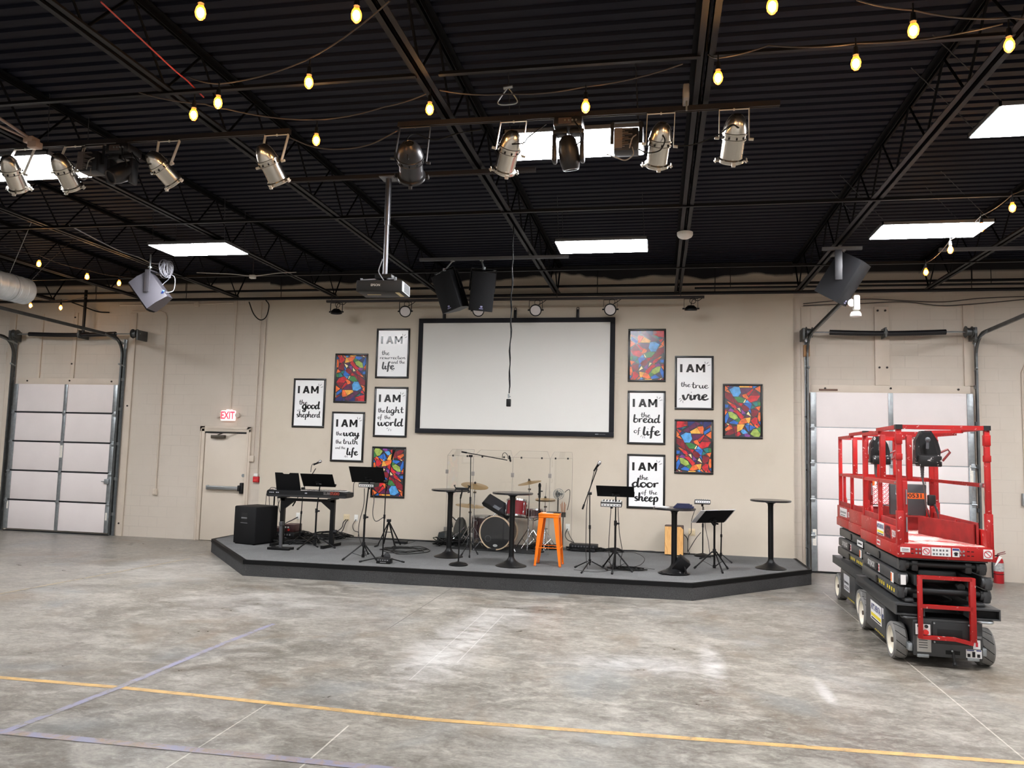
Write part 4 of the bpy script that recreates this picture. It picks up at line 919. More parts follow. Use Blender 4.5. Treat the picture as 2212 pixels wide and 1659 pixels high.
# coil of cable beside the left speaker
b = MB(); c = Vector((-7.453, -3.400, 4.536)); random.seed(4)
for k in range(16):
    a = random.uniform(-.5, .5); M = frame(c + Vector((random.uniform(-.03, .03), random.uniform(-.03, .03), random.uniform(-.02, .02))), (math.cos(a), math.sin(a) * .9, random.uniform(-.25, .25)))
    b.torus(M @ Matrix.Diagonal((1, 1.25, 1, 1)), random.uniform(.09, .115), .005, 20, 5)
b.tube(smooth([c + Vector((.08, 0, -.02)), (-7.410, -3.400, 4.391), (-7.507, -3.400, 4.306), (-7.491, -3.500, 4.190)]), .006, 6)
b.tube(smooth([c + Vector((.08, 0, -.08)), (-7.307, -3.400, 4.389), (-7.325, -3.400, 4.202), (-7.418, -3.500, 4.153)]), .006, 6)
b.tube(smooth([(-7.762, -5.063, 4.740), (-7.986, -3.883, 4.740), (-7.966, -3.388, 4.740), (-7.707, -3.400, 4.636), c + Vector((0, 0, .1))]), .008, 6)
tag(b.out('cable_coil', mat('grey_white_cable', (150, 150, 158), 0.4)), 'hank of grey cable tied up beside the left hung speaker', 'cable')

# hanging microphone on a cable
x, y = -1.822, -4.5
t = thing('hanging_microphone', 'small black box hanging on a long cable in front of the screen', 'microphone', (x, y, 2.5))
b = MB(); pts = [(x + .006 * math.sin(k * 1.7), y + .004 * math.cos(k * 2.1), 4.72 - (4.72 - 2.6) * k / 24) for k in range(25)]; b.tube(pts, .0075, 6)
b.tube([(p[0] + .012 * math.sin(i * .9), p[1] - .012 * math.cos(i * .9), p[2]) for i, p in enumerate(pts[6:])], .004, 5); b.out('cable', CABLE, t)
b = MB(); b.cyl((x - .004, y, 2.59), (x - .004, y, 2.54), .01, seg=8); b.cyl((x + .02, y, 2.56), (x - .01, y, 2.55), .006, seg=6); b.out('hook', STEEL, t)
b = MB(); b.box((x - .03, y - .02, 2.435), (x + .025, y + .02, 2.53), .008); b.box((x - .008, y - .022, 2.475), (x + .012, y - .02, 2.505)); b.out('capsule_box', PLASTIC, t)

# duct
t = thing('air_duct', 'round spiral galvanized air duct entering at the left edge', 'duct', (-9.93, -3.4, 4.22))
b = MB(); prof = [(0, 0.0), (.19, 0.0), (.205, -.02), (.21, -.04)]; z = -.04
while z > -7: prof += [(.21, z - .12), (.214, z - .125), (.21, z - .13)]; z -= .13
b.lathe(prof, frame((-9.93, -3.4, 4.22), (0, 1, 0)), 32); b.out('duct_pipe', mat('bright_galvanized', (190, 196, 200), 0.4, 0.5, var=(7, 0.15)), t)
for y in (-3.75, -6.6):
    b = MB(); b.torus(frame((-9.93, y, 4.22), (0, 1, 0)), .213, .006, 28, 5); b.cyl((-9.93, y, 4.43), (-9.6, y, 5.27), .005, seg=5); b.out('hanger_strap', STEEL, t)

# smoke detector, hanger, conduit box
sx_, sy_ = .31, -4.0
t = thing('smoke_detector', 'round white fire detector with red lettering under a roof joist', 'smoke detector', (sx_, sy_, 4.68))
b = MB(); b.lathe([(0, -.06), (.05, -.058), (.085, -.04), (.1, -.015), (.1, .02), (0, .02)], Tr(sx_, sy_, 4.70), 28); b.out('detector_body', WHITEP, t)
b = MB(); add_text(b, 'FIRE', .04, frame((sx_ - .0, sy_ - .087, 4.677), (0, -.8, -.6)) @ Rz(PI), bold=.001); b.out('lettering', mat('fire_red', (200, 60, 70), 0.5), t)
b = MB(); c = Vector((-1.155, -8.267, 4.600)); b.tube(smooth([c + Vector((0, 0, .06)), c + Vector((.03, 0, .02)), c + Vector((.075, 0, -.05)), c + Vector((.05, 0, -.075)), c + Vector((-.05, 0, -.075)), c + Vector((-.075, 0, -.05)), c + Vector((-.03, 0, .02)), c + Vector((0, 0, .06))]), .005, 6); b.cyl(c + Vector((-.035, 0, .055)), c + Vector((.035, 0, .065)), .012, seg=6)
tag(b.out('wire_loop', STEEL), 'loop of wire hanging from the cable above the middle silver cans', 'wire')
t = thing('junction_box', 'pale junction box on a conduit above the left silver cans', 'junction box', (-5.772, -7.809, 4.660))
b = MB(); c = Vector((-5.772, -7.809, 4.660)); b.box(c + Vector((-.08, -.05, -.02)), c + Vector((.02, .05, .04)), .008); b.box(c + Vector((-.03, -.05, -.07)), c + Vector((.07, .03, -.01)), .006); b.out('box_body', mat('rusty_pale_box', (188, 160, 142), 0.5), t)
b = MB(); b.tube([(-5.793, -9.036, 4.700), (-5.747, -8.221, 4.700), c + Vector((-.04, 0, .03))], .014, 8); b.tube([(-5.929, -8.918, 4.700), (-5.882, -8.083, 4.700), c + Vector((-.06, 0, .03))], .014, 8); b.out('conduit', mat('pale_conduit', (150, 128, 116), 0.45, 0.3), t)
t = thing('beam_sensor', 'small grey sensor fixed to the side of the middle right roof joist', 'sensor', (0.194, -7.835, 4.720))
b = MB(); c = Vector((0.196, -7.792, 4.740)); b.box(c + Vector((-.03, -.08, -.06)), c + Vector((.02, .08, .06)), .01); b.out('sensor_body', mat('grey_sensor', (150, 146, 144), 0.45), t)
b = MB(); b.cyl(c + Vector((0, -.02, -.06)), c + Vector((0, -.02, -.14)), .008, seg=6); b.out('drop_rod', STEEL, t)

# string lights
CORE = mat('lit_filament', (255, 226, 180), 0.4, emit=((255, 196, 120), BULB_POWER))
BULB = mat('amber_bulb_glass', (255, 150, 60), 0.2, emit=((255, 120, 40), 0.9), alpha=0.34)
WIRE = mat('string_wire', (58, 52, 50), 0.5)
def string_lights(label, wire, bulbs, drop=.07):
    t = thing('string_lights', label, 'string lights', wire[0], group=None)
    b = MB(); pts = []
    for p, q in zip(wire, wire[1:]):
        p, q = Vector(p), Vector(q); L = (q - p).length
        pts += [p.lerp(q, k / 6) + Vector((0, 0, -.035 * L * (1 - (2 * k / 6 - 1) ** 2))) for k in range(6)]
    pts.append(Vector(wire[-1])); b.tube(pts, .0055, 6); b.out('cable', WIRE, t)
    for p in bulbs:
        p = Vector(p); b = MB(); b.cyl(p + Vector((0, 0, .055)), p + Vector((0, 0, .11)), .02, .014, 10); b.cyl(p + Vector((0, 0, .1)), p + Vector((0, 0, .1 + drop)), .005, seg=6); so = b.out('socket', CABLE, t)
        b = MB(); b.lathe([(0, -.046), (.015, -.042), (.028, -.024), (.032, 0), (.027, .024), (.016, .044), (.014, .056), (0, .056)], Tr(p), 20); bo = b.out('bulb', BULB, so)
        b = MB(); b.ball(p, .021, 14, (1, 1, 1.4)); b.out('filament', CORE, so)
    return t
H = 4.43
string_lights('string lights draped across the upper left bay, three bulbs, one beside the wide beam', [(-1.692, -9.423, 4.700), (-2.476, -8.973, 4.600), (-3.290, -8.738, 4.600), (-3.612, -8.645, 4.720)], [(-2.435, -8.987, 4.430), (-3.265, -8.779, 4.430)])
string_lights('string lights sagging below the upper left bay, ending at the second wide beam', [(-4.187, -8.465, 4.720), (-3.682, -8.316, 4.660), (-3.499, -8.285, 4.620), (-2.847, -8.041, 4.600), (-2.200, -8.134, 4.630), (-1.842, -8.166, 4.700)], [(-2.829, -8.024, 4.430), (-1.758, -8.317, 4.500), (-3.577, -8.612, 4.430)])
string_lights('string lights across the middle bay with one bulb over the moving head', [(-1.714, -8.212, 4.700), (-1.159, -8.283, 4.600), (-0.572, -8.317, 4.600), (0.149, -8.369, 4.700)], [(-0.549, -8.349, 4.430)])
string_lights('string lights across the upper right bay with bulbs either side of the bridging bar', [(0.321, -8.476, 4.700), (0.369, -8.607, 4.600), (0.691, -8.731, 4.600), (1.250, -8.675, 4.600), (2.146, -8.604, 4.700)], [(0.374, -8.669, 4.430), (1.228, -8.744, 4.430)])
string_lights('string lights at the top right with two bulbs near the corner beam', [(1.154, -9.081, 4.660), (1.486, -9.025, 4.600), (2.171, -8.675, 4.700), (2.302, -8.645, 4.700)], [(1.463, -9.101, 4.430), (2.138, -8.710, 4.500)])
string_lights('string lights at the top left edge with two bulbs high in the view', [(-3.522, -9.990, 4.700), (-2.729, -9.854, 4.600), (-1.805, -9.680, 4.600), (-1.531, -9.555, 4.700)], [(-2.691, -9.894, 4.430), (-1.777, -9.732, 4.430)])
string_lights('string lights whose single bulb hangs at the very top right of centre', [(0.315, -9.235, 4.700), (0.616, -9.441, 4.600), (1.084, -9.371, 4.600)], [(0.611, -9.475, 4.430)])
string_lights('string lights running along the far left joist towards the duct, three bulbs in a row', [(-9.626, -4.268, 4.740), (-9.110, -4.091, 4.620), (-9.071, -3.152, 4.620), (-8.858, -2.677, 4.620), (-8.695, -2.041, 4.740)], [(-8.902, -4.300, 4.430), (-8.798, -3.461, 4.430), (-8.604, -2.984, 4.430)])
string_lights('string lights behind the round duct, two bulbs over the left overhead door', [(-13.118, -1.347, 4.720), (-12.016, -1.108, 4.600), (-11.568, -0.854, 4.600), (-11.101, -0.691, 4.720)], [(-11.850, -1.271, 4.430), (-11.414, -1.012, 4.430)])
string_lights('string lights dropping past the right panel light, four bulbs above the overhead door', [(3.730, -5.428, 4.720), (3.517, -5.393, 4.620), (3.469, -4.753, 4.600), (3.487, -3.787, 4.600), (3.576, -2.625, 4.600), (3.757, -1.756, 4.660)], [(3.445, -5.556, 4.430), (3.419, -4.875, 4.430), (3.426, -3.954, 4.430), (3.517, -2.803, 4.430)])
def loose_wire(pts, label, r=.006, m=None, name='loose_cable'):
    b = MB(); b.tube(smooth(pts), r, 6); return tag(b.out(name, m or WIRE), label, 'cable')
loose_wire([(-2.249, -7.656, 4.640), (-2.548, -7.535, 4.580), (-2.842, -7.465, 4.580), (-3.101, -7.491, 4.600), (-3.287, -7.648, 4.640)], 'black cable sagging between the two strut bars')
loose_wire([(-3.616, -9.612, 4.750), (-3.654, -9.185, 4.750), (-3.697, -8.722, 4.750), (-3.702, -8.536, 4.750), (-3.751, -8.239, 4.760)], 'thin red cable clipped along the wide joist at the upper left', .006, mat('red_cable', (170, 60, 62), 0.5))
loose_wire([(-7.544, -2.502, 4.700), (-6.948, -2.441, 4.680), (-6.606, -2.367, 4.660), (-6.121, -2.442, 4.680), (-5.818, -2.399, 4.700)], 'pale cable strung between joists above the exit door', .007, mat('pale_cable', (190, 184, 176), 0.5))
t = thing('junction_box', 'small white box on the pale cable above the exit door', 'junction box', (-6.606, -2.367, 4.660))
b = MB(); c = Vector((-6.642, -2.303, 4.660)); b.box(c + Vector((-.05, -.03, -.03)), c + Vector((.05, .03, .03)), .006); b.out('box_body', WHITEP, t)
b = MB(); b.cyl((c.x, c.y, c.z + .02), (c.x, c.y, 5.279), .005, seg=6); b.out('hanger_wire', WIRE, t)

for k, (dz_, lab) in enumerate(((0, 'upper'), (-.05, 'lower'))):
    loose_wire([(2.434, -0.050, 4.551), (2.922, -0.060, 4.592), (3.515, -0.060, 4.617), (4.097, -0.060, 4.579), (4.669, -0.060, 4.557), (5.234, -0.060, 4.612), (5.994, -0.060, 4.634)] if k == 0 else [(2.434, -0.050, 4.519), (3.292, -0.060, 4.540), (4.024, -0.060, 4.564), (4.597, -0.060, 4.495), (5.162, -0.060, 4.520), (5.993, -0.060, 4.595)], lab + ' thin dark wire sagging along the wall above the right overhead door', .008)
loose_wire([(-7.877, -0.250, 4.660), (-7.793, -0.200, 4.430), (-7.676, -0.150, 4.319), (-7.568, -0.120, 4.388), (-7.522, -0.120, 4.608), (-7.598, -0.120, 4.719)], 'black cable loop dangling at the left top corner of the stage wall', .011, CABLE)
loose_wire([(-11.799, -0.300, 4.684), (-11.607, -0.200, 4.615), (-11.357, -0.100, 4.526), (-11.116, -0.050, 4.514)], 'thick black cable running onto the wall above the left overhead door', .014, CABLE)
loose_wire([(-10.127, -3.141, 4.450), (-9.439, -3.498, 4.700), (-9.532, -2.950, 5.200)], 'straight hanger wire slanting up from the round duct', .006)

# ================================================================ THE STAGE
SZ = 0.22
def carpet(name, c, tiles):
    m = mat(name, c, 0.95, 0.0, 0.1); g = N(m); v = g.coords()
    a = g.noise(v, 120, 3, 0.7); b2 = g.noise(v, 1.4, 4); col = g.mix(g.rng(a, 0.3, 0.7), rgb(*[max(0, k - 16) for k in c]), rgb(*[k + 16 for k in c]))
    col = g.mix(g.math('MULTIPLY', g.rng(b2, 0.42, 0.7), 0.35), col, rgb(*[k - 22 for k in c]))
    if tiles:
        ch = g.new('TexChecker'); g.put(ch.inputs['Vector'], g.coords((1, 1, 0))); ch.inputs['Scale'].default_value = 1.64
        col = g.mix(g.math('MULTIPLY', ch.outputs['Fac'], 0.13), col, rgb(*[k - 30 for k in c]))
    g.put(g.b.inputs['Base Color'], col); g.bump(a, 0.5, 0.004); return m
CARPET = carpet('grey_stage_carpet', (106, 106, 105), True); FASCIA = carpet('charcoal_fascia_carpet', (70, 70, 70), False)
outline = [(-7.66, -0.112), (-7.657, -1.413), (-5.862, -3.471), (0.459, -3.305), (2.288, -1.379), (2.28, -0.112)]
t = thing('stage', 'low grey carpeted stage with angled corners and black edge strip', 'stage', (-2.7, -1.8, 0))
b = MB(); b.prism(outline, 0.19, SZ); b.out('stage_top', CARPET, t)
b = MB(); b.prism(outline, 0.0, 0.19); b.out('stage_fascia', FASCIA, t)
b = MB()
for p, q in zip(outline[:-1], outline[1:]):
    d_ = Vector((q[0] - p[0], q[1] - p[1], 0)).normalized(); n_ = Vector((d_.y, -d_.x, 0))
    P, Q = Vector((*p, 0)) - d_ * .004, Vector((*q, 0)) + d_ * .004
    b.box((0, 0, 0), (0, 0, 0)) if False else None
    quad = [P + n_ * .006, Q + n_ * .006, Q - n_ * .045, P - n_ * .045]
    lo = [b.V((k.x, k.y, .168)) for k in quad[:2]]; hi = [b.V((k.x, k.y, .224)) for k in quad]
    b.F([lo[0], lo[1], hi[1], hi[0]]); b.F([hi[0], hi[1], hi[2], hi[3]])
b.out('edge_strip', mat('black_edge_strip', (9, 9, 10), 0.6, spec=.2), t)

# bar tables
TOPM = mat('dark_laminate_top', (40, 39, 40), 0.25)
def bar_table(x, y, h, label, r=.30):
    t = thing('bar_table', label, 'table', (x, y, SZ), group='round black bar tables on the stage')
    b = MB(); b.lathe([(0, .001), (.225, .001), (.228, .008), (.19, .022), (.12, .05), (.07, .085), (.045, .12), (.042, .14), (0, .14)], Tr(x, y, SZ), 32); b.out('table_base', BLACK, t)
    b = MB(); b.cyl((x, y, SZ + .12), (x, y, SZ + h - .03), .04, seg=20); b.lathe([(.042, h - .09), (.046, h - .06), (.1, h - .03), (0, h - .03)], Tr(x, y, SZ), 20); b.out('table_column', BLACK, t)
    b = MB(); b.lathe([(0, h - .028), (r - .008, h - .028), (r, h - .02), (r, h - .005), (r - .006, h), (0, h)], Tr(x, y, SZ), 48); b.out('tabletop', TOPM, t)
    return t
bar_table(-3.2, -2.03, 1.045, 'round black bar table left of the drum kit, behind the round-base stand')
bar_table(-2.09, -2.64, 1.065, 'round black bar table in front of the bass drum')
bar_table(.235, -2.5, .925, 'round black bar table with a dark blue cloth and papers on top')
bar_table(1.69, -1.47, 1.03, 'bare round black bar table at the right end of the stage')
b = MB(); c = Vector((.36, -2.5, SZ + .925)); random.seed(3)
for k in range(5):
    w = .14 - .012 * k; b.box(c + Vector((-w, -.07 + .006 * k, .012 * k)), c + Vector((w + .02 * (k % 2), .08, .012 * k + .0118)), .006)
tag(b.out('folded_cloth', mat('navy_cloth', (26, 30, 62), 0.85, bump=(30, 0.5))), 'folded dark blue cloth on the third bar table', 'cloth')
b = MB(); c = Vector((.04, -2.56, SZ + .926))
for k in range(4): b.cbox(c + Vector((.006 * k, .004 * k, .0015 + .003 * k)), (.16, .21, .0025), 0, Rz(.1 + .12 * k).to_3x3())
tag(b.out('paper_stack', mat('grey_paper', (196, 196, 194), 0.7)), 'few sheets of paper at the left side of the third bar table', 'paper')

# orange stool
OR = mat('orange_powder_coat', (240, 120, 12), 0.38, spec=.35)
sx, sy = -1.575, -2.345
t = thing('bar_stool', 'tall orange metal stool with splayed legs in front of the drum kit', 'stool', (sx, sy, SZ))
b = MB(); hs = .155; b.box((sx - hs, sy - hs, SZ + .735), (sx + hs, sy + hs, SZ + .765), .022); b.box((sx - hs + .004, sy - hs + .004, SZ + .70), (sx + hs - .004, sy + hs - .004, SZ + .74), .01); b.out('seat', OR, t)
for ax in (-1, 1):
    for ay in (-1, 1):
        b = MB(); tp = Vector((sx + ax * .145, sy + ay * .145, SZ + .72)); bt = Vector((sx + ax * .2, sy + ay * .178, SZ + .015)); vin = .006
        for dx, dy, wt, wb in ((-ax, 0, .075, .032), (0, -ay, .075, .032)):
            n_ = Vector((dx, dy, 0)); o_ = Vector((0 if dx else ax * vin, 0 if dy else ay * vin, 0)); o2 = Vector((-ax if not dx else 0, -ay if not dy else 0, 0)) * .005
            q = [tp, tp + n_ * wt, bt + n_ * wb, bt]
            f = [b.V(k) for k in q]; g_ = [b.V(k + o2) for k in q]
            b.F(f); b.F(list(reversed(g_)))
            for i in range(4): b.F([f[i], g_[i], g_[(i + 1) % 4], f[(i + 1) % 4]])
        b.out('leg', OR, t)
        b = MB(); b.cbox(bt + Vector((-ax * .014, -ay * .014, -.004)), (.034, .034, .022), .006); b.out('foot_cap', mat('orange_rubber_foot', (206, 98, 40), 0.6), t)
zr = SZ + .27; k = .183; ky = .168
for p, q in (((-k, -ky), (k, -ky)), ((k, -ky), (k, ky)), ((k, ky), (-k, ky)), ((-k, ky), (-k, -ky))):
    b = MB(); b.bar((sx + p[0] * .97, sy + p[1] * .97, zr), (sx + q[0] * .97, sy + q[1] * .97, zr), .018, .008); b.out('stretcher', OR, t)
b = MB(); b.cbox((sx + .06, sy + .03, SZ + .774), (.2, .15, .016), .004, Rz(-.15).to_3x3()); o = b.out('tablet', mat('tablet_black', (24, 24, 26), 0.3)); tag(o, 'small black tablet lying on the orange stool', 'tablet')
b = MB(); b.cbox((sx - .02, sy - .07, SZ + .7675), (.16, .09, .003), 0, Rz(.05).to_3x3()); tag(b.out('paper_note', mat('white_note', (235, 232, 228), 0.6)), 'white slip of paper on the orange stool', 'paper')

# subwoofer
sub = Tr(-6.73, -1.62, SZ) @ Rz(math.radians(-16))
t = thing('subwoofer', 'big black subwoofer with a recessed side handle on the left stage corner', 'loudspeaker', (-6.73, -1.62, SZ))
b = MB(sub); b.box((-.23, -.26, .012), (.25, .26, .63), .02); b.out('cabinet', mat('black_speaker_paint', (10, 10, 12), 0.6, spec=.3, bump=(200, 0.25)), t)
b = MB(sub); b.box((.24, -.25, .025), (.262, .25, .62), .012); b.out('grille', GRILLE, t)
b = MB(sub); b.box((-.06, -.2625, .36), (.07, -.258, .52), .012); b.out('handle_cup', HOLE, t)
b = MB(sub); b.box((-.07, -.266, .35), (.08, -.26, .362)); b.box((-.06, -.268, .425), (.07, -.26, .45), .006); b.out('handle_bar', mat('grey_handle', (96, 96, 98), 0.4), t)
b = MB(sub); b.torus(Tr(-.235, -.1, .46) @ Rx(PI / 2), .05, .012, 16, 6); b.out('rear_handle', PLASTIC, t)
b = MB(sub)
for ax in (-.19, .21):
    for ay in (-.22, .22): b.cyl((ax, ay, 0), (ax, ay, .014), .02, seg=8)
b.out('rubber_feet', RUBBER, t)

# keyboard, its stand -----------------------------------------------------
ky0 = -1.62; kz = 1.03
t = thing('keyboard_stand', 'black table-style keyboard stand with bracketed corners', 'keyboard stand', (-5.8, ky0, SZ))
xl, xr = -6.235, -5.335
for x in (xl, xr):
    b = MB(); b.box((x - .035, ky0 - .03, SZ + .035), (x + .035, ky0 + .03, 1.0)); b.out('upright', BLACK, t)
    b = MB(); b.bar((x - .03, ky0 - .3, SZ + .025), (x + .03, ky0 + .27, SZ + .025), .055, .05); b.out('floor_foot', BLACK, t)
    b = MB(); s = 1 if x == xl else -1; b.prism([(x, 1.0), (x + s * .22, 1.0), (x + s * .22, .965), (x + s * .03, .82), (x, .82)], -.028, .028, Tr(0, ky0, 0) @ WALLM); b.out('corner_bracket', BLACK, t)
    b = MB(); b.box((x - .03, ky0 - .17, 1.0), (x + .03, ky0 + .17, 1.024)); b.out('support_arm', BLACK, t)
b = MB(); b.box((xl - .035, ky0 - .03, .955), (xr + .035, ky0 + .03, 1.0)); b.out('crossbeam', BLACK, t)
b = MB(); b.cyl((xr + .03, ky0, .47), (xr + .085, ky0, .47), .035, seg=12); b.out('height_knob', PLASTIC, t)
t = thing('stage_piano', 'long black stage keyboard seen from the back with red lettering', 'keyboard', (-5.75, ky0, kz))
KB = Tr(-5.76, ky0, kz) @ Ry(math.radians(-.4))
b = MB(KB); b.prism([(-.69, 0), (.69, 0), (.72, .02), (.72, .085), (.6, .105), (-.69, .105), (-.71, .09), (-.71, .015)], -.15, .15, WALLM); b.out('keyboard_body', mat('keyboard_black', (13, 13, 14), 0.5, spec=.3), t)
b = MB(KB); b.box((-.68, -.1512, .005), (.7, -.15, .035)); b.out('back_strip', mat('keyboard_charcoal', (26, 26, 27), 0.5), t)
b = MB(KB); add_text(b, 'SL88', .06, Tr(.31, -.1516, .072) @ WALLM, bold=.0012, align='LEFT'); b.out('lettering', mat('grey_logo', (104, 100, 98), 0.5), t)
b = MB(KB); add_text(b, 'STUDIO', .06, Tr(.43, -.1516, .072) @ WALLM, bold=.0012, align='LEFT', xscale=.75); b.out('lettering', mat('red_logo', (176, 66, 44), 0.5), t)
b = MB(KB)
for x in (-.66, -.63, -.6, -.54, -.51, -.02, .0): b.box((x, -.1525, .062), (x + .02, -.15, .078), .002)
b.out('sockets', mat('socket_pale', (168, 168, 172), 0.4), t)
b = MB(KB)
for i in range(52): b.box((-.66 + i * .0255, .0, .105), (-.66 + i * .0255 + .0245, .145, .113))
b.out('white_keys', mat('piano_white', (232, 230, 224), 0.35), t)
b = MB(KB)
for i in range(51):
    if i % 7 not in (1, 4): b.box((-.645 + i * .0255, .0, .113), (-.645 + i * .0255 + .014, .095, .122))
b.out('black_keys', mat('piano_black', (18, 18, 18), 0.3), t)
t = thing('music_rest', 'black panel with a notched top edge leaning on the keyboard', 'music rest', (-6.16, -1.68, 1.13))
b = MB(Tr(-6.165, -1.62, 1.13) @ Rx(math.radians(18)) @ WALLM)
b.prism([(-.205, 0), (.235, 0), (.225, .31), (.07, .31), (.05, .288), (-.045, .288), (-.07, .31), (-.2, .31)], -.006, .006); b.out('rest_panel', MATTE, t)

# stands -----------------------------------------------------------------
def tripod(t, base, hub, feet, r=.011, brace=True, foot_r=.016, low=.04):
    base, hub = Vector(base), Vector(hub)
    for f in feet:
        f = Vector(f); f.z = SZ + .014
        b = MB(); d_ = (f - hub); s = hub + Vector((d_.x, d_.y, 0)).normalized() * .03
        b.cyl(s, f, r, seg=8); lg = b.out('leg', BLACK, t)
        b = MB(); dd = (f - s).normalized(); b.cyl(f - dd * .035, f + dd * .008, foot_r, seg=8); b.out('rubber_tip', RUBBER, lg)
        if brace:
            b = MB(); m = s.lerp(f, .55); b.bar(m, Vector((base.x, base.y, SZ + low)) + Vector((d_.x, d_.y, 0)).normalized() * .015, .012, .005); b.out('brace', BLACK, t)
def music_stand(base, hubz, feet, desk, dw, dh, tilt, yaw, label, shear=0.0):
    """sheet-music stand; desk = centre of the desk's lower edge"""
    base = Vector(base); base.z = SZ
    t = thing('music_stand', label, 'music stand', base, group='black music stands on the stage')
    desk = Vector(desk)
    b = MB(); b.cyl((base.x, base.y, SZ + .03), (base.x, base.y, SZ + (hubz - SZ) + .4), .0155, seg=10); b.out('lower_tube', BLACK, t)
    b = MB(); b.cyl((base.x, base.y, hubz + .35), (desk.x, desk.y + .02, desk.z + .03), .0105, seg=10); b.out('upper_tube', BLACK, t)
    b = MB(); b.cyl((base.x, base.y, hubz + .36), (base.x, base.y, hubz + .43), .022, seg=10); b.cyl((base.x + .02, base.y, hubz + .39), (base.x + .055, base.y - .01, hubz + .39), .014, seg=8); b.out('height_clamp', PLASTIC, t)
    b = MB(); b.cyl((base.x, base.y, hubz - .04), (base.x, base.y, hubz + .02), .03, .024, 10); b.out('tripod_hub', PLASTIC, t)
    b = MB(); b.cyl((base.x, base.y, SZ + .02), (base.x, base.y, SZ + .07), .024, seg=10); b.out('lower_collar', PLASTIC, t)
    tripod(t, base, (base.x, base.y, hubz - .02), feet)
    M = Tr(desk) @ Rz(yaw) @ Rx(tilt) @ WALLM
    b = MB(M); s = shear * dh; b.prism([(-dw/2, 0), (dw/2, 0), (dw/2 + s, dh), (-dw/2 + s, dh)], -.004, .0); b.box((-dw/2, -.003, -.055), (dw/2, .003, .0)); b.box((-dw/2, -.0, -.055), (dw/2, .016, -.051)); b.out('desk', MATTE, t)
    b = MB(M); b.cyl((0, .07, .0), (0, .07, .03), .02, seg=10); b.box((-.05, .03, 0), (.05, .11, .006)); b.cyl((-.03, .07, .02), (.06, .07, .02), .008, seg=8); b.out('tilt_bracket', BLACK, t)
    return t
# the desks face the players: the audience sees their backs, local z of the desk points to the room
a1 = (-5.593, -1.696, 0.220); 
music_stand(a1, .42, [(-5.664, -2.171, 0.220), (-5.198, -1.791, 0.220), (-5.763, -1.149, 0.220)], (-5.569, -1.680, 1.213), .56, .27, math.radians(38), math.radians(3), 'black music stand in front of the keyboard')
a2 = (-4.339, -2.717, 0.220)
music_stand(a2, .45, [(-4.542, -3.003, 0.220), (-4.086, -2.825, 0.220), (-4.436, -2.263, 0.220)], (-4.286, -2.740, 1.361), .535, .29, math.radians(36), math.radians(2), 'black music stand in front of the lower left stained-glass print, mixer under its desk')
a3 = (-0.594, -2.549, 0.220)
music_stand(a3, .5, [(-0.781, -2.343, 0.220), (-0.343, -2.633, 0.220), (-0.613, -2.904, 0.220)], (-0.593, -2.600, 1.274), .53, .3, math.radians(58), math.radians(0), 'black music stand beside the right microphone stand, a mixer on its post')
a4 = (0.833, -1.879, 0.220)
music_stand(a4, .5, [(0.543, -1.941, 0.220), (0.922, -2.255, 0.220), (1.031, -1.805, 0.220)], (0.764, -1.980, 0.910), .5, .3, math.radians(50), math.radians(34), 'low black music stand with pale sheets on it, right of the wooden box drum')
t = thing('sheet_music', 'pale sheets of music on the low music stand', 'paper', (0.768, -1.920, 0.906))
b = MB(Tr((0.764, -1.980, 0.910)) @ Rz(math.radians(34)) @ Rx(math.radians(50)) @ WALLM); b.prism([(-.335, .0), (-.03, .0), (-.03, .305), (-.335, .295)], -.012, -.006); b.prism([(.0, .0), (.275, .0), (.275, .312), (.0, .308)], -.012, -.006); b.out('sheets', mat('sheet_paper', (206, 206, 208), 0.7), t)

MIXW = mat('mixer_white', (226, 226, 224), 0.45); MIXB = mat('mixer_black', (22, 22, 24), 0.45)
def personal_mixer(c, w, label, tilt, yaw=0):
    c = Vector(c); M = Tr(c) @ Rz(yaw) @ Rx(tilt)
    t = thing('personal_mixer', label, 'mixer', c, group='small personal mixers on the stage')
    b = MB(M); b.prism([(-.11, -.03), (.1, -.03), (.12, .02), (-.1, .035)], -w/2, w/2, Ry(PI/2) @ Rz(PI/2)); b.out('mixer_body', MIXB, t)
    b = MB(M); b.box((-w/2 + .012, -.1, .034), (w/2 - .012, .09, .038)); b.box((-w/2 + .01, -.112, -.02), (w/2 - .01, -.108, .016)); b.out('mixer_panel', MIXW, t)
    b = MB(M)
    for k in range(6):
        b.cyl((-w/2 + .04 + k * (w - .08) / 5, .03, .038), (-w/2 + .04 + k * (w - .08) / 5, .03, .052), .009, seg=8); b.cyl((-w/2 + .04 + k * (w - .08) / 5, -.03, .038), (-w/2 + .04 + k * (w - .08) / 5, -.03, .05), .008, seg=8)
        b.box((-w/2 + .035 + k * (w - .08) / 5, -.1135, -.012), (-w/2 + .048 + k * (w - .08) / 5, -.112, .004))
    b.out('knobs', MIXB, t)
    b = MB(M); b.cyl((0, 0, -.07), (0, 0, -.02), .018, seg=8); b.box((-.03, -.03, -.035), (.03, .03, -.02)); b.out('clamp', BLACK, t)
    return t
personal_mixer((-4.331, -2.620, 1.321), .25, 'white-fronted mixer under the desk of the left front music stand', math.radians(4))
personal_mixer((-0.656, -2.520, 1.168), .30, 'white-fronted mixer on the post of the music stand right of the stool', math.radians(6))
personal_mixer((0.736, -0.420, 1.115), .255, 'white-topped mixer alone on a round-base stand near the wall', math.radians(-8))

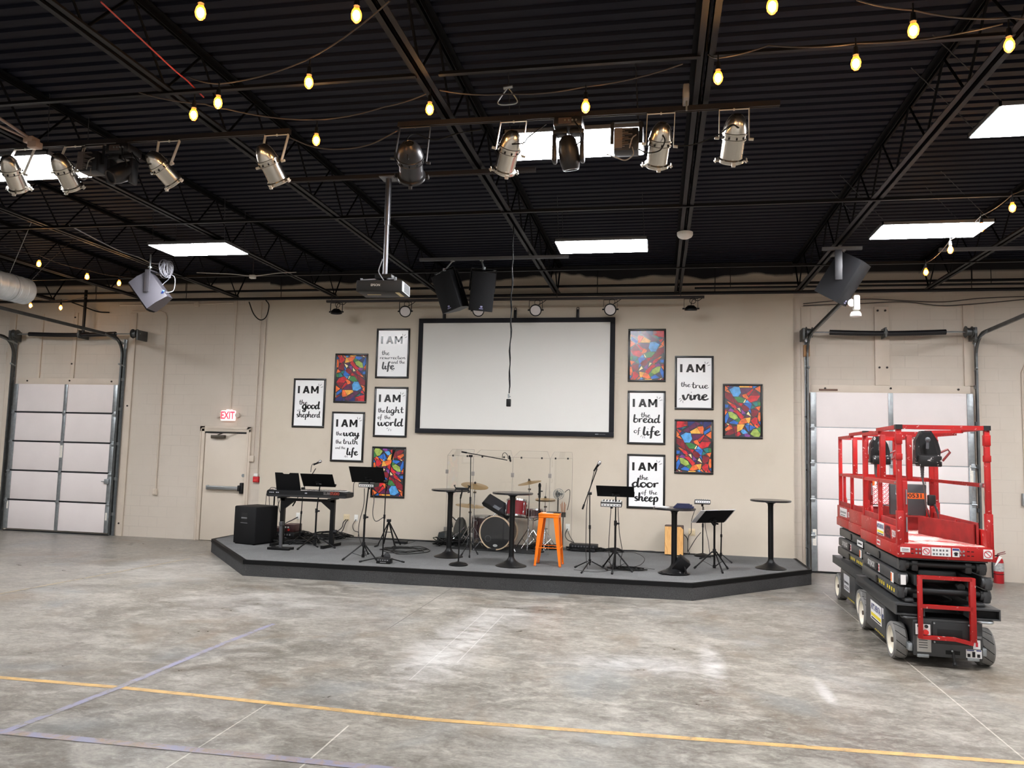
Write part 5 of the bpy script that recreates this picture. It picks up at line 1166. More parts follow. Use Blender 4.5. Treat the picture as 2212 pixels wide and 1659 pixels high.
def round_base_stand(x, y, h, label, r=.125):
    t = thing('round_base_stand', label, 'microphone stand', (x, y, SZ))
    b = MB(); b.lathe([(0, 0), (r, 0), (r + .004, .012), (r * .85, .032), (r * .4, .045), (.02, .055), (0, .055)], Tr(x, y, SZ), 28); b.out('round_base', BLACK, t)
    b = MB(); b.cyl((x, y, SZ + .04), (x, y, SZ + h * .62), .011, seg=10); b.out('lower_tube', BLACK, t)
    b = MB(); b.cyl((x, y, SZ + h * .6), (x, y, SZ + h), .0075, seg=10); b.out('upper_tube', BLACK, t)
    b = MB(); b.cyl((x, y, SZ + h * .58), (x, y, SZ + h * .66), .016, seg=10); b.out('clutch', PLASTIC, t)
    return t
mx = (0.736, -0.420, 1.115)
round_base_stand(mx[0] + .01, -.42, mx[2] - SZ - .07, 'black round-base stand holding the mixer near the wall, right of the box drum', .14)
m1 = (-2.830, -2.835, 0.220)
t = round_base_stand(m1[0], m1[1], 1.02, 'black round-base stand with an empty tablet clamp, in front of the drums', .135)
t = thing('tablet_clamp', 'empty black tablet clamp on the round-base stand before the drums', 'tablet clamp', (m1[0], m1[1], SZ + 1.02))
c = Vector((-2.805, -2.860, 1.321)); b = MB(); b.box(c + Vector((-.1, -.012, -.018)), c + Vector((.1, .012, .018)), .006); b.cyl(c + Vector((0, 0, -.06)), c, .012, seg=8); b.cyl(c + Vector((0, .0, -.05)), Vector((m1[0], m1[1], SZ + .96)), .012, seg=8); b.out('clamp_bar', PLASTIC, t)
for s in (-1, 1):
    b = MB()
    for dz in (-1, 1):
        b.bar(c + Vector((s * .09, 0, 0)), c + Vector((s * .115, -.01, dz * .045)), .02, .014); b.bar(c + Vector((s * .115, -.01, dz * .045)), c + Vector((s * .098, -.035, dz * .05)), .018, .012)
    b.out('clamp_claw', PLASTIC, t)

def mic(tip, d_, label, cap=CHROME, r=.026, L=.17):
    tip, d_ = Vector(tip), Vector(d_).normalized(); M = frame(tip - d_ * L, d_)
    t = thing('microphone', label, 'microphone', tip, group='microphones on the stage')
    b = MB(); b.lathe([(0, 0), (.011, 0), (.012, .01), (.018, L - .06), (.022, L - .045), (0, L - .045)], M, 14); b.out('mic_body', MATTE, t)
    b = MB(); b.lathe([(0, L - .048), (r * .86, L - .048), (r, L - .03), (r, L - .016), (r * .8, L - .002), (r * .4, L + .007), (0, L + .009)], M, 16); b.out('mic_grille', cap, t)
    return t
def boom_stand(base, feet, ptop, boom0, boom1, label, hubz=.33, r=.0105):
    base = Vector(base); base.z = SZ; ptop, boom0, boom1 = Vector(ptop), Vector(boom0), Vector(boom1)
    t = thing('microphone_stand', label, 'microphone stand', base, group='tripod boom stands on the stage')
    mid = base.lerp(ptop, .55); hb = base.lerp(ptop, (hubz - SZ) / (ptop.z - SZ))
    b = MB(); b.cyl(base.lerp(ptop, .05), mid, r, seg=10); b.out('lower_tube', BLACK, t)
    b = MB(); b.cyl(base.lerp(ptop, .53), ptop, r * .72, seg=10); b.out('upper_tube', BLACK, t)
    b = MB(); b.cyl(base.lerp(ptop, .53), base.lerp(ptop, .58), .016, seg=10); b.out('clutch', PLASTIC, t)
    b = MB(); b.cyl(hb - Vector((0, 0, .02)), hb + Vector((0, 0, .03)), .02, seg=10); b.out('tripod_hub', PLASTIC, t)
    b = MB(); b.cyl(ptop - Vector((.03, 0, 0)), ptop + Vector((.03, 0, 0)), .02, seg=10); b.out('boom_clamp', PLASTIC, t)
    tripod(t, base, hb, feet, .009, False, .013)
    b = MB(); b.cyl(boom0, boom1, .0075, seg=8); b.cyl(boom0, boom0.lerp(boom1, .12), .013, seg=8); b.out('boom_arm', BLACK, t)
    return t
# right microphone stand
boom_stand((-0.956, -2.502, 0.220), [(-1.172, -2.490, 0.220), (-1.030, -2.972, 0.220), (-0.697, -2.587, 0.220)], (-0.966, -2.600, 1.307), (-1.069, -2.600, 1.077), (-0.865, -2.600, 1.669), 'black boom microphone stand right of the orange stool')
mic((-0.820, -2.600, 1.770), Vector((-0.820, -2.600, 1.770)) - Vector((-0.905, -2.600, 1.641)), 'microphone with silver grille at the tip of the stand right of the stool')
# microphone at the keyboard
boom_stand((-6.077, -1.284, 0.220), [(-6.080, -1.634, 0.220), (-5.500, -1.788, 0.220), (-6.167, -1.030, 0.220)], (-6.018, -1.350, 1.153), (-6.199, -1.350, 0.845), (-5.804, -1.350, 1.502), 'black boom microphone stand at the keyboard, behind the music stand')
mic((-5.708, -1.350, 1.631), (1, -.2, .45), 'microphone with silver grille over the music stand by the keyboard')
# stand before the left print
boom_stand((-4.021, -2.748, 0.220), [(-4.242, -3.086, 0.220), (-3.637, -2.901, 0.220), (-4.114, -2.414, 0.220)], (-3.950, -2.920, 1.392), (-3.944, -2.920, 1.257), (-3.857, -2.920, 1.770), 'black boom microphone stand with a power box at its foot, before the stained-glass print', .27)
mic((-3.840, -2.920, 1.880), Vector((-3.840, -2.920, 1.880)) - Vector((-3.877, -2.920, 1.722)), 'microphone pointing up in front of the lower left stained-glass print', BLACK)
t = thing('power_box', 'flat black box with sockets at the foot of the front left microphone stand', 'power box', (-3.889, -3.047, 0.220))
c = Vector((-3.889, -3.047, 0.220)); b = MB(); b.box(c + Vector((-.1, -.05, 0)), c + Vector((.11, .07, .075)), .008); b.out('box_body', PLASTIC, t)
b = MB()
for k in range(5): b.box(c + Vector((-.08 + k * .035, -.052, .045)), c + Vector((-.06 + k * .035, -.05, .06)))
b.box(c + Vector((-.04, -.052, .015)), c + Vector((.05, -.05, .026))); b.out('box_lettering', mat('pale_print', (120, 120, 120), 0.5), t)
b = MB(); b.ball((c.x, c.y + .13, SZ + .07), .06, 12, (.9, .7, 1.15)); tag(b.out('sandbag', mat('black_nylon', (22, 22, 24), 0.7)), 'small black weight bag at the foot of the front left microphone stand', 'bag')
# stand hidden behind the low music stand
boom_stand((1.001, -0.901, 0.220), [(0.682, -0.802, 0.220), (1.147, -1.113, 0.220), (0.911, -0.422, 0.220)], (0.979, -1.350, 0.987), (0.930, -1.350, 0.985), (1.028, -1.350, 1.017), 'short black microphone stand behind the low music stand')
# overhead boom at the drums
boom_stand((-2.947, -1.666, 0.220), [(-3.044, -1.821, 0.220), (-2.816, -1.672, 0.220), (-2.864, -2.029, 0.220)], (-3.010, -1.550, 1.791), (-3.168, -1.550, 1.855), (-2.398, -1.550, 1.740), 'tall black boom stand reaching over the drum kit', .4)
mic((-2.354, -1.500, 1.719), (.25, .1, -1), 'small black overhead microphone at the end of the tall drum boom', BLACK, .016, .1)
b = MB(); b.tube(smooth([(-2.493, -1.500, 1.767), (-2.488, -1.500, 1.835), (-2.450, -1.500, 1.859), (-2.410, -1.500, 1.822), (-2.393, -1.500, 1.755)]), .005, 6); tag(b.out('loose_cable', CABLE), 'cable loop at the end of the tall drum boom', 'cable')

# guitar stand, bench post
t = thing('guitar_stand', 'folding black A-frame guitar stand near the wall, left of the bar tables', 'guitar stand', (-4.526, -1.182, 0.220))
f1, f2 = Vector((-4.662, -1.239, 0.220)), Vector((-4.355, -1.245, 0.220)); f1.z = f2.z = SZ + .02; ap = (f1 + f2) / 2 + Vector((0, .08, .40))
for f in (f1, f2):
    b = MB(); b.bar(f, ap, .022, .018); lg = b.out('leg', BLACK, t)
    b = MB(); b.cyl(f + Vector((0, -.14, -.008)), f + Vector((0, .02, 0)), .014, seg=8); b.out('cradle_arm', RUBBER, lg)
    b = MB(); b.bar(f + Vector((.0, .28, -.01)), ap, .02, .016); b.out('leg', BLACK, t)
b = MB(); b.cbox(ap + Vector((0, 0, .01)), (.07, .05, .05), .008); b.out('top_hinge', PLASTIC, t)
b = MB(); b.bar(f1.lerp(ap, .55), f2.lerp(ap, .55), .012, .012); b.out('cross_strap', BLACK, t)
t = thing('pedal_stand', 'short grey T-shaped post with two floor bars in front of the keyboard', 'stand', (-5.928, -2.279, 0.220))
c = Vector((-5.935, -2.221, 0.220)); b = MB(); b.bar((c.x, c.y, SZ + .02), (c.x - .03, c.y + .03, SZ + .42), .045, .03); b.box((c.x - .05, c.y, SZ + .38), (c.x + .01, c.y + .06, SZ + .44), .004); b.out('post', mat('worn_grey_metal', (72, 72, 74), 0.45, 0.3), t)
for dy in (-.06, .06):
    b = MB(); b.box((c.x - .19, c.y + dy - .028, SZ), (c.x + .19, c.y + dy + .028, SZ + .04), .008); b.out('floor_bar', BLACK, t)
b = MB(); p0 = Vector((-6.676, -1.102, 0.220)); b.cyl((p0.x, p0.y, SZ), (-6.573, -1.300, 1.012), .014, seg=8); tag(b.out('leaning_pole', BLACK), 'thin black pole standing under the left end of the keyboard', 'pole')

# rack gear on the floor by the keyboard
c = Vector((-6.557, -0.819, 0.220))
t = thing('rack_case', 'black rack case with silver front switches on the floor behind the keyboard stand', 'rack unit', c)
b = MB(); b.box((c.x - .26, -1.05, SZ), (c.x + .27, -.65, SZ + .14), .008); b.out('case_body', PLASTIC, t)
b = MB()
for k in range(9): b.box((c.x - .23 + k * .05, -1.054, SZ + .08), (c.x - .205 + k * .05, -1.05, SZ + .11))
b.box((c.x + .0, -1.054, SZ + .035), (c.x + .12, -1.05, SZ + .05)); b.out('front_switches', mat('pale_switch', (150, 150, 150), 0.4), t)
t = thing('wireless_receiver', 'dark red-fronted receiver stacked on the rack case behind the keyboard stand', 'receiver', (c.x, -.86, SZ + .14))
b = MB(); b.box((c.x - .24, -1.04, SZ + .14), (c.x + .02, -.7, SZ + .2), .006); b.box((c.x + .02, -1.03, SZ + .14), (c.x + .25, -.72, SZ + .27), .01); b.out('receiver_body', mat('dark_red_gear', (62, 34, 34), 0.45), t)
b = MB(); b.cyl((c.x + .15, -1.03, SZ + .18), (c.x + .15, -1.04, SZ + .18), .02, seg=10); b.out('red_lamp', mat('red_knob', (190, 40, 34), 0.4), t)
b = MB(); b.box((c.x + .04, -1.034, SZ + .21), (c.x + .1, -1.03, SZ + .235)); b.box((c.x + .12, -1.034, SZ + .21), (c.x + .15, -1.03, SZ + .235)); b.out('display', mat('display_pale', (180, 186, 180), 0.4), t)
c = Vector((-4.428, -0.721, 0.220)); t = thing('direct_box', 'small flat black box on the stage carpet right of the guitar stand', 'direct box', c)
b = MB(); b.box(c + Vector((-.1, -.05, 0)), c + Vector((.11, .06, .045)), .006); b.out('box_body', PLASTIC, t)
c = Vector((-1.276, 0.042, 0.220)); t = thing('stage_snake', 'black stage box of cable sockets by the wall right of the stool', 'stage box', (c.x, -.5, SZ))
b = MB(); b.box((c.x - .16, -.62, SZ), (c.x + .24, -.35, SZ + .05), .008); b.box((c.x - .2, -.6, SZ + .05), (c.x + .28, -.38, SZ + .12), .01); b.out('box_body', PLASTIC, t)
b = MB()
for k in range(8): b.cyl((c.x - .14 + k * .05, -.6, SZ + .085), (c.x - .14 + k * .05, -.607, SZ + .085), .014, seg=10)
b.out('sockets', mat('socket_grey', (70, 70, 72), 0.4), t)

# wooden box drum
c = Vector((.278, -.42, SZ)); M = Tr(c) @ Rz(math.radians(-3)) @ Rx(math.radians(-3))
t = thing('cajon', 'wooden box drum with a pale birch front leaning at the wall', 'box drum', c)
b = MB(M); b.box((-.155, -.11, .006), (.155, .16, .495), .012); b.out('drum_shell', mat('dark_walnut', (66, 44, 32), 0.5), t)
wm = mat('birch_front', (224, 174, 108), 0.38); g = N(wm); v = g.coords((6, 6, .9)); w_ = g.noise(v, 3.5, 5, .6, 2.2)
g.put(g.b.inputs['Base Color'], g.mix(g.rng(w_, .35, .65), rgb(232, 184, 118), rgb(210, 154, 88)))
b = MB(M); b.prism([(-.15, .012), (.15, .012), (.15, .43), (.11, .47), (-.15, .47)], .109, .116, WALLM @ Tr(0, 0, 0)); b.out('front_plate', wm, t)
b = MB(M); b.box((.03, -.1175, .08), (.037, -.116, .13)); b.box((.01, -.1175, .05), (.0, -.116, .13)); b.out('maker_mark', mat('burnt_mark', (70, 46, 28), 0.5), t)
b = MB(M)
for x in (-.13, .13):
    for y in (-.09, .14): b.cyl((x, y, 0), (x, y, .01), .015, seg=8)
b.out('rubber_feet', RUBBER, t)

# small stage lamp lying on its yoke
c = Vector((0.306, -2.524, 0.220)); t = thing('floor_lamp', 'small black stage lamp tipped on its bracket at the foot of the third bar table', 'stage light', c)
M = Tr(c + Vector((.02, 0, .13))) @ Rz(.3) @ Ry(math.radians(35)) @ Rx(math.radians(20))
b = MB(M); b.box((-.085, -.07, -.11), (.085, .07, .11), .012); b.out('lamp_housing', PLASTIC, t)
b = MB(M); b.box((.0855, -.055, -.09), (.088, .055, .09)); b.out('lamp_lens', mat('lamp_lens_dark', (30, 30, 34), 0.25), t)
b = MB(); b.bar(c + Vector((-.1, -.05, .012)), c + Vector((.13, -.07, .012)), .04, .02); b.bar(c + Vector((-.08, -.05, .01)), c + Vector((-.05, 0, .14)), .03, .012); b.bar(c + Vector((.1, -.09, .01)), c + Vector((.06, -.05, .15)), .03, .012); b.cyl(c + Vector((-.02, -.1, .03)), c + Vector((-.02, -.06, .03)), .03, seg=10); b.out('lamp_bracket', BLACK, t)
b = MB(); b.cyl(c + Vector((.01, -.1, .035)), c + Vector((.01, -.115, .035)), .012, seg=8); b.out('knob', CHROME, t)

# drum kit --------------------------------------------------------------------
RED = mat('wine_red_drum', (112, 4, 22), 0.22, spec=.5, coat=.25)
DRED = mat('dark_wine_shell', (40, 7, 12), 0.25, coat=.2)
HEAD = mat('black_drum_head', (26, 26, 27), 0.3)
HOOP = mat('pale_wood_hoop', (206, 182, 152), 0.4)
BRASS = mat('cymbal_bronze', (186, 158, 112), 0.34, 0.9)
b = MB(); b.prism([(-3.45, -1.08), (-1.98, -1.26), (-1.86, -.14), (-3.4, -.14)], SZ, SZ + .008); tag(b.out('drum_mat', mat('black_rug', (20, 20, 22), 0.95)), 'black mat under the drum kit', 'mat')
dz = SZ + .008
bx, by, br = -2.66, -1.1, .28; bz = dz + br + .012
t = thing('bass_drum', 'bass drum with black front head and pale hoop, behind the bar table', 'drum', (bx, by, dz))
Mb = frame((bx, by, bz), (.1, 1, 0))
b = MB(); b.lathe([(br - .012, .03), (br - .012, .38), (br - .02, .38), (br - .02, .03)], Mb, 40, True); b.out('drum_shell', DRED, t)
b = MB(); b.lathe([(0, .012), (br - .012, .012), (br - .012, .02), (0, .02)], Mb, 40); b.out('front_head', HEAD, t)
for k, a0 in enumerate((.35, 1.0, 1.7, 2.4, 3.0, 3.55, 4.35, 5.2)):
    pass
b = MB(); b.lathe([(br - .014, .0), (br + .004, .0), (br + .004, .045), (br - .014, .045)], Mb, 48, True); b.out('front_hoop', HOOP, t)
b = MB(); b.lathe([(br - .014, .36), (br + .004, .36), (br + .004, .4), (br - .014, .4)], Mb, 48, True); b.out('rear_hoop', HOOP, t)
for k in range(8):
    a = 2 * PI * k / 8 + .35; b = MB(); q = Mb @ Vector(((br + .008) * math.cos(a), (br + .008) * math.sin(a), .0)); b.cbox(q + Vector((0, .02, 0)), (.03, .06, .03), .006, (Mb @ Rz(a)).to_3x3()); b.cyl(q + Vector((0, .02, 0)), q + Vector((0, .12, 0)), .005, seg=6); b.out('claw_hook', BLACK, t)
b = MB(); b.lathe([(0, .0105), (.04, .0105), (.04, .012), (0, .012)], Mb @ Tr(0, -.21, 0) @ Matrix.Diagonal((1, .55, 1, 1)), 20); b.out('head_logo', mat('head_badge', (176, 178, 176), 0.4), t)
b = MB(); q = Vector((bx + .12, by - .0, bz - .08)); b.torus(Mb @ Tr(.13, -.1, .011), .05, .004, 20, 5); b.out('port_ring', mat('dull_ring', (70, 70, 72), 0.3), t)
b = MB(); b.cbox((bx - .05, by - .01, dz + .02), (.14, .05, .035), .01); b.out('hoop_clamp', PLASTIC, t)
for s in (-1, 1):
    b = MB(); b.cyl((bx + s * .24, by + .06, bz - .12), (bx + s * .36, by - .04, dz), .009, seg=8); b.out('spur_leg', CHROME, t)
b = MB(); tp = Vector((bx + .02, by + .16, bz + br)); b.cyl(tp - Vector((0, 0, .02)), tp + Vector((0, 0, .08)), .016, seg=10); b.cbox(tp + Vector((0, 0, .05)), (.07, .05, .05), .01); b.cyl(tp + Vector((-.02, 0, .06)), tp + Vector((-.2, -.12, -.12)), .011, seg=8); b.cyl(tp + Vector((.02, 0, .07)), tp + Vector((.22, .02, .16)), .011, seg=8); b.cyl(tp + Vector((-.03, 0, .05)), tp + Vector((.05, -.06, .13)), .01, seg=8); b.out('tom_mount', CHROME, t)
def drum(c, r, h, tilt, label, shell, lugs=6):
    c = Vector(c); M = frame(c, tilt); t = thing('drum', label, 'drum', c, group='wine red drums of the kit')
    b = MB(); b.lathe([(r, .012), (r, h - .012), (r - .008, h - .012), (r - .008, .012)], M, 36, True); b.out('drum_shell', shell, t)
    b = MB(); b.lathe([(r * .93, h + .006), (r + .006, h + .008), (r + .008, h - .02), (r + .002, h - .022)], M, 36, True); b.out('top_hoop', CHROME, t)
    b = MB(); b.lathe([(r + .002, .022), (r + .008, .02), (r + .006, -.006), (r * .96, -.006)], M, 36, True); b.out('bottom_hoop', CHROME, t)
    b = MB(); b.lathe([(0, h - .002), (r * .96, h - .002), (r * .96, h - .006), (0, h - .006)], M, 32); b.out('drum_head', mat('frosted_head', (196, 192, 184), 0.45), t)
    b = MB(); b.lathe([(0, .004), (r * .96, .004), (r * .96, .001), (0, .001)], M, 32); b.out('lower_head', mat('clear_head', (88, 74, 66), 0.3), t)
    for k in range(lugs):
        a = 2 * PI * k / lugs + .5; q = lambda zz, rr: M @ Vector((rr * math.cos(a), rr * math.sin(a), zz)); b = MB()
        b.cyl(q(h * .2, r + .012), q(h * .34, r + .012), .009, seg=8); b.cyl(q(h * .66, r + .012), q(h * .8, r + .012), .009, seg=8); b.cyl(q(-.002, r + .012), q(h, r + .012), .0035, seg=6); b.out('lug', CHROME, t)
    return t, M
t, M = drum((-2.34, -.98, .80), .165, .27, (.02, .2, 1), 'wine red rack tom with an oval badge above the bass drum', RED)
b = MB(); a = -1.2; b.cbox(M @ Vector((.1, -.137, .16)), (.05, .012, .032), .005, Rz(.6).to_3x3()); b.out('shell_badge', mat('silver_badge', (200, 198, 196), 0.3), t)
t, M = drum((-2.98, -.62, dz + .14), .195, .38, (0, 0, 1), 'dark wine floor tom left of the bass drum', DRED, 8)
for k in range(3):
    a = 2 * PI * k / 3 - .6; b = MB(); b.cyl((-2.98 + .21 * math.cos(a), -.62 + .21 * math.sin(a), dz), (-2.98 + .21 * math.cos(a), -.62 + .21 * math.sin(a), dz + .4), .006, seg=6); b.out('leg', CHROME, t)
t, M = drum((-2.10, -.62, .755), .165, .14, (-.05, .12, 1), 'shallow wine red snare drum on a stand behind the orange stool', DRED)
b = MB(); b.cyl((-2.10, -.6, dz + .3), (-2.10, -.6, .74), .011, seg=8)
for k in range(3):
    a = 2 * PI * k / 3 + .4; b.cyl((-2.10, -.6, .7), (-2.10 + .17 * math.cos(a), -.6 + .17 * math.sin(a), .765), .007, seg=6)
b.out('snare_stand_basket', CHROME, t)
for k in range(3):
    a = 2 * PI * k / 3 - .3; b = MB(); b.cyl((-2.10, -.6, dz + .32), (-2.10 + .24 * math.cos(a), -.6 + .2 * math.sin(a), dz + .012), .007, seg=6); b.out('leg', CHROME, t)
def cymbal_stand(x, y, cz, r, nrm, label, name='cymbal_stand', hh=False):
    t = thing(name, label, 'cymbal', (x, y, dz), group='cymbals of the drum kit')
    b = MB(); b.cyl((x, y, dz + .05), (x, y, cz * .55), .0125, seg=8); b.out('lower_tube', CHROME, t)
    b = MB(); b.cyl((x, y, cz * .53), (x, y, cz - .12), .0095, seg=8); b.cyl((x, y, cz - .12), Vector((x, y, cz)) + Vector(nrm) * .06, .006, seg=6); b.out('upper_tube', CHROME, t)
    b = MB(); b.cyl((x, y, cz * .52), (x, y, cz * .56), .019, seg=8); b.cyl((x - .02, y, cz - .13), (x + .03, y, cz - .13), .016, seg=8); b.cyl((x + .01, y, cz * .54), (x + .05, y, cz * .54), .009, seg=6); b.out('wing_clamp', CHROME, t)
    for k in range(3):
        a = 2 * PI * k / 3 + .6; b = MB(); e = Vector((x + .25 * math.cos(a), y + .2 * math.sin(a), dz + .012)); b.cyl((x, y, dz + .36), e, .008, seg=6); b.cyl(e.lerp(Vector((x, y, dz + .36)), .5), (x, y, dz + .08), .005, seg=6); b.out('leg', CHROME, t)
    for k in range(2 if hh else 1):
        M = frame((x, y, cz - .025 * k), Vector(nrm) * (1 if not k else -1)); b = MB()
        b.lathe([(.006, .022), (.02, .02), (.034, .008), (.05, .002), (r * .5, -.006), (r * .85, -.016), (r, -.022), (r, -.0235), (r * .85, -.018), (r * .5, -.008), (.05, -.0005), (.006, .018)], M, 40); b.out('cymbal', BRASS, t)
    b = MB(); c = Vector((x, y, cz)) + Vector(nrm).normalized() * .02; b.cyl(c, c + Vector(nrm).normalized() * .025, .018, seg=8); b.out('felt_washer', RUBBER, t)
    return t
cymbal_stand(-3.07, -.95, 1.30, .235, (.16, -.18, 1), 'bronze crash cymbal tilted on a chrome stand over the floor tom')
cymbal_stand(-3.19, -.76, .945, .25, (.09, -.05, 1), 'low bronze ride cymbal nearly edge-on left of the floor tom')
cymbal_stand(-2.155, -.78, 1.375, .205, (-.2, -.12, 1), 'bronze cymbal tilted up to the right over the rack tom')
t = cymbal_stand(-1.885, -.7, 1.085, .175, (0, -.06, 1), 'pair of hi-hat cymbals on a stand behind the orange stool', 'hi_hat_stand', True)
b = MB(); b.cyl((-1.885, -.7, 1.08), (-1.875, -.7, 1.36), .0035, seg=6); b.out('pull_rod', CHROME, t)
t = thing('percussion_pad', 'angular black electronic drum pad tilted over the bass drum', 'drum pad', (-2.68, -.93, .95))
M = Tr(-2.66, -.93, .945) @ Ry(math.radians(29)) @ Rx(math.radians(38))
b = MB(M); b.prism([(-.26, -.02), (-.24, .03), (.2, .035), (.26, -.01), (.26, -.05), (-.22, -.06)], -.13, .11, Rx(PI / 2)); b.out('pad_body', mat('pad_black', (8, 8, 10), 0.55, spec=.2), t)
b = MB(M); b.box((-.2, -.1, .036), (.16, .1, .04)); b.out('pad_surface', mat('pad_violet_grey', (14, 13, 22), 0.55, spec=.25), t)
b = MB(M); b.box((-.06, -.11, .0405), (.06, -.04, .042)); b.out('pad_screen', mat('pad_print', (96, 98, 104), 0.4, var=(60, .4)), t)
b = MB(); b.cyl((-2.64, -.93, .80), (-2.66, -.93, .93), .014, seg=8); b.out('mount_rod', CHROME, t)
# drum microphones and small gear
def short_mic_stand(x, y, z, label, h0=.35):
    t = thing('drum_microphone', label, 'microphone', (x, y, SZ), group='microphones at the drum kit')
    b = MB(); b.cyl((x, y, dz), (x, y, z - .2), .012, seg=8); b.lathe([(0, 0), (.1, 0), (.1, .015), (.02, .025), (0, .025)], Tr(x, y, dz), 18); b.out('stand', BLACK, t)
    b = MB(); b.cyl((x, y, z - .22), (x, y, z - .05), .02, seg=10); b.ball((x, y, z - .02), .026, 10, (1, 1, 1.9)); b.out('mic_body', MATTE, t)
    b = MB(); b.box((x + .01, y - .01, z - .12), (x + .055, y + .01, z - .1), .004); b.cyl((x - .03, y, z - .16), (x + .0, y, z - .16), .016, seg=8); b.out('clip', PLASTIC, t)
short_mic_stand(-1.95, -.95, 1.34, 'upright black microphone on a straight stand behind the orange stool')
t = thing('tom_microphone', 'tiny black clip microphone peeking over the front bar table', 'microphone', (-2.36, -.86, 1.1))
b = MB(); b.cyl((-2.40, -.8, 1.06), (-2.40, -.8, 1.17), .012, seg=8); b.cyl((-2.40, -.8, .98), (-2.40, -.8, 1.07), .02, seg=8); b.out('mic_body', MATTE, t)
t = thing('clip_fan', 'small grey fan on a post behind the orange stool', 'fan', (-1.66, -.5, SZ))
b = MB(); b.cyl((-1.7, -.45, dz), (-1.7, -.45, 1.1), .012, seg=8); b.lathe([(0, 0), (.11, 0), (.11, .015), (0, .02)], Tr(-1.7, -.45, dz), 18); b.out('post', BLACK, t)
b = MB(); fm = frame((-1.68, -.52, 1.17), (.3, -1, .1))
for rr in (.03, .06, .09): b.torus(fm @ Tr(0, 0, .02), rr, .003, 20, 5); b.torus(fm @ Tr(0, 0, -.03), rr, .003, 20, 5)
for k in range(10):
    a = 2 * PI * k / 10; b.cyl(fm @ Vector((.02 * math.cos(a), .02 * math.sin(a), .022)), fm @ Vector((.09 * math.cos(a), .09 * math.sin(a), .022)), .002, seg=5)
b.out('fan_cage', mat('fan_grey', (128, 132, 130), 0.4, .4), t)
b = MB(); b.cyl(fm @ Vector((0, 0, -.08)), fm @ Vector((0, 0, .0)), .045, .03, 14); b.out('motor', PLASTIC, t)
b = MB()
for k in range(3): b.cbox(fm @ Vector((.04 * math.cos(k * 2.1), .04 * math.sin(k * 2.1), 0)), (.06, .035, .004), 0, (fm @ Rz(k * 2.1) @ Rx(.4)).to_3x3())
b.out('blades', mat('fan_blade', (70, 74, 74), 0.4), t)
t = thing('stick_holder', 'holder of wooden drumsticks beside the fan behind the orange stool', 'drumsticks', (-1.58, -.5, .8))
b = MB(); b.cyl((-1.6, -.5, .78), (-1.6, -.5, .86), .045, seg=14); b.cyl((-1.6, -.5, dz), (-1.6, -.5, .79), .01, seg=8); b.out('cup', PLASTIC, t)
b = MB()
for k in range(6):
    a = k * 1.05; b.cyl((-1.6 + .02 * math.cos(a), -.5 + .02 * math.sin(a), .8), (-1.6 + .045 * math.cos(a), -.5 + .045 * math.sin(a), 1.0 + .02 * (k % 3)), .006, seg=6)
b.out('drumsticks', mat('hickory', (176, 120, 84), 0.5), t)
b = MB(); b.tube(smooth([(-1.58, -.5, 1.2), (-1.52, -.5, 1.25), (-1.49, -.5, 1.22), (-1.5, -.5, 1.05), (-1.53, -.5, .9)]), .006, 6); tag(b.out('loose_cable', CABLE), 'thin looped cable beside the small grey fan', 'cable')
t = thing('gear_bag', 'dark grey hardware bag slumped left of the drum kit', 'bag', (-3.6, -.45, SZ))
b = MB(); b.lathe([(0, 0), (.15, 0), (.17, .1), (.15, .28), (.1, .42), (.05, .47), (0, .47)], Tr(-3.44, -.4, SZ) @ Matrix.Diagonal((.85, .7, 1, 1)), 14); b.lathe([(0, 0), (.15, 0), (.17, .08), (.14, .2), (0, .24)], Tr(-3.66, -.48, SZ) @ Matrix.Diagonal((1.1, .8, 1, 1)), 14); b.out('bag_body', mat('charcoal_nylon', (34, 40, 40), 0.7, bump=(14, .8)), t)
b = MB(); b.tube(smooth([(-3.5, -.5, SZ + .42), (-3.58, -.52, SZ + .48), (-3.56, -.5, SZ + .3)]), .012, 6); b.out('strap', RUBBER, t)
random.seed(11)
for k in range(6):
    a = Vector((-3.72 + .07 * k, -.66 - .05 * (k % 3), SZ + .02 + .03 * (k % 2))); e = a + Vector((.2, .2 + .08 * (k % 2), .06 + .09 * (k % 3)))
    t = thing('folded_cymbal_stand', 'folded chrome cymbal stand lying in the heap left of the drums', 'cymbal stand', a, group='folded chrome stands in the heap')
    b = MB(); b.cyl(a, e, .012, seg=8); b.cyl(a.lerp(e, .3), e + Vector((.05, .02, .06)), .007, seg=8); b.out('tube', CHROME, t)
    b = MB(); b.cyl(a, a.lerp(e, .09), .018, seg=8); b.cyl(a.lerp(e, .5), a.lerp(e, .56), .02, seg=8); b.out('rubber_end', RUBBER, t)

# drum shield
ac = bpy.data.materials.new('clear_acrylic'); ac.use_nodes = True; nt = ac.node_tree; nt.nodes.clear()
o_ = nt.nodes.new('ShaderNodeOutputMaterial'); mx_ = nt.nodes.new('ShaderNodeMixShader'); tr_ = nt.nodes.new('ShaderNodeBsdfTransparent'); gl_ = nt.nodes.new('ShaderNodeBsdfGlossy'); lw_ = nt.nodes.new('ShaderNodeLayerWeight'); fr_ = nt.nodes.new('ShaderNodeMath'); fr_.operation = 'MULTIPLY_ADD'; pw_ = nt.nodes.new('ShaderNodeMath'); pw_.operation = 'POWER'
tr_.inputs[0].default_value = (.965, .97, .965, 1); gl_.inputs['Roughness'].default_value = .04; lw_.inputs[0].default_value = .5; nt.links.new(lw_.outputs['Facing'], pw_.inputs[0]); pw_.inputs[1].default_value = 4; nt.links.new(pw_.outputs[0], fr_.inputs[0]); fr_.inputs[1].default_value = .5; fr_.inputs[2].default_value = .045
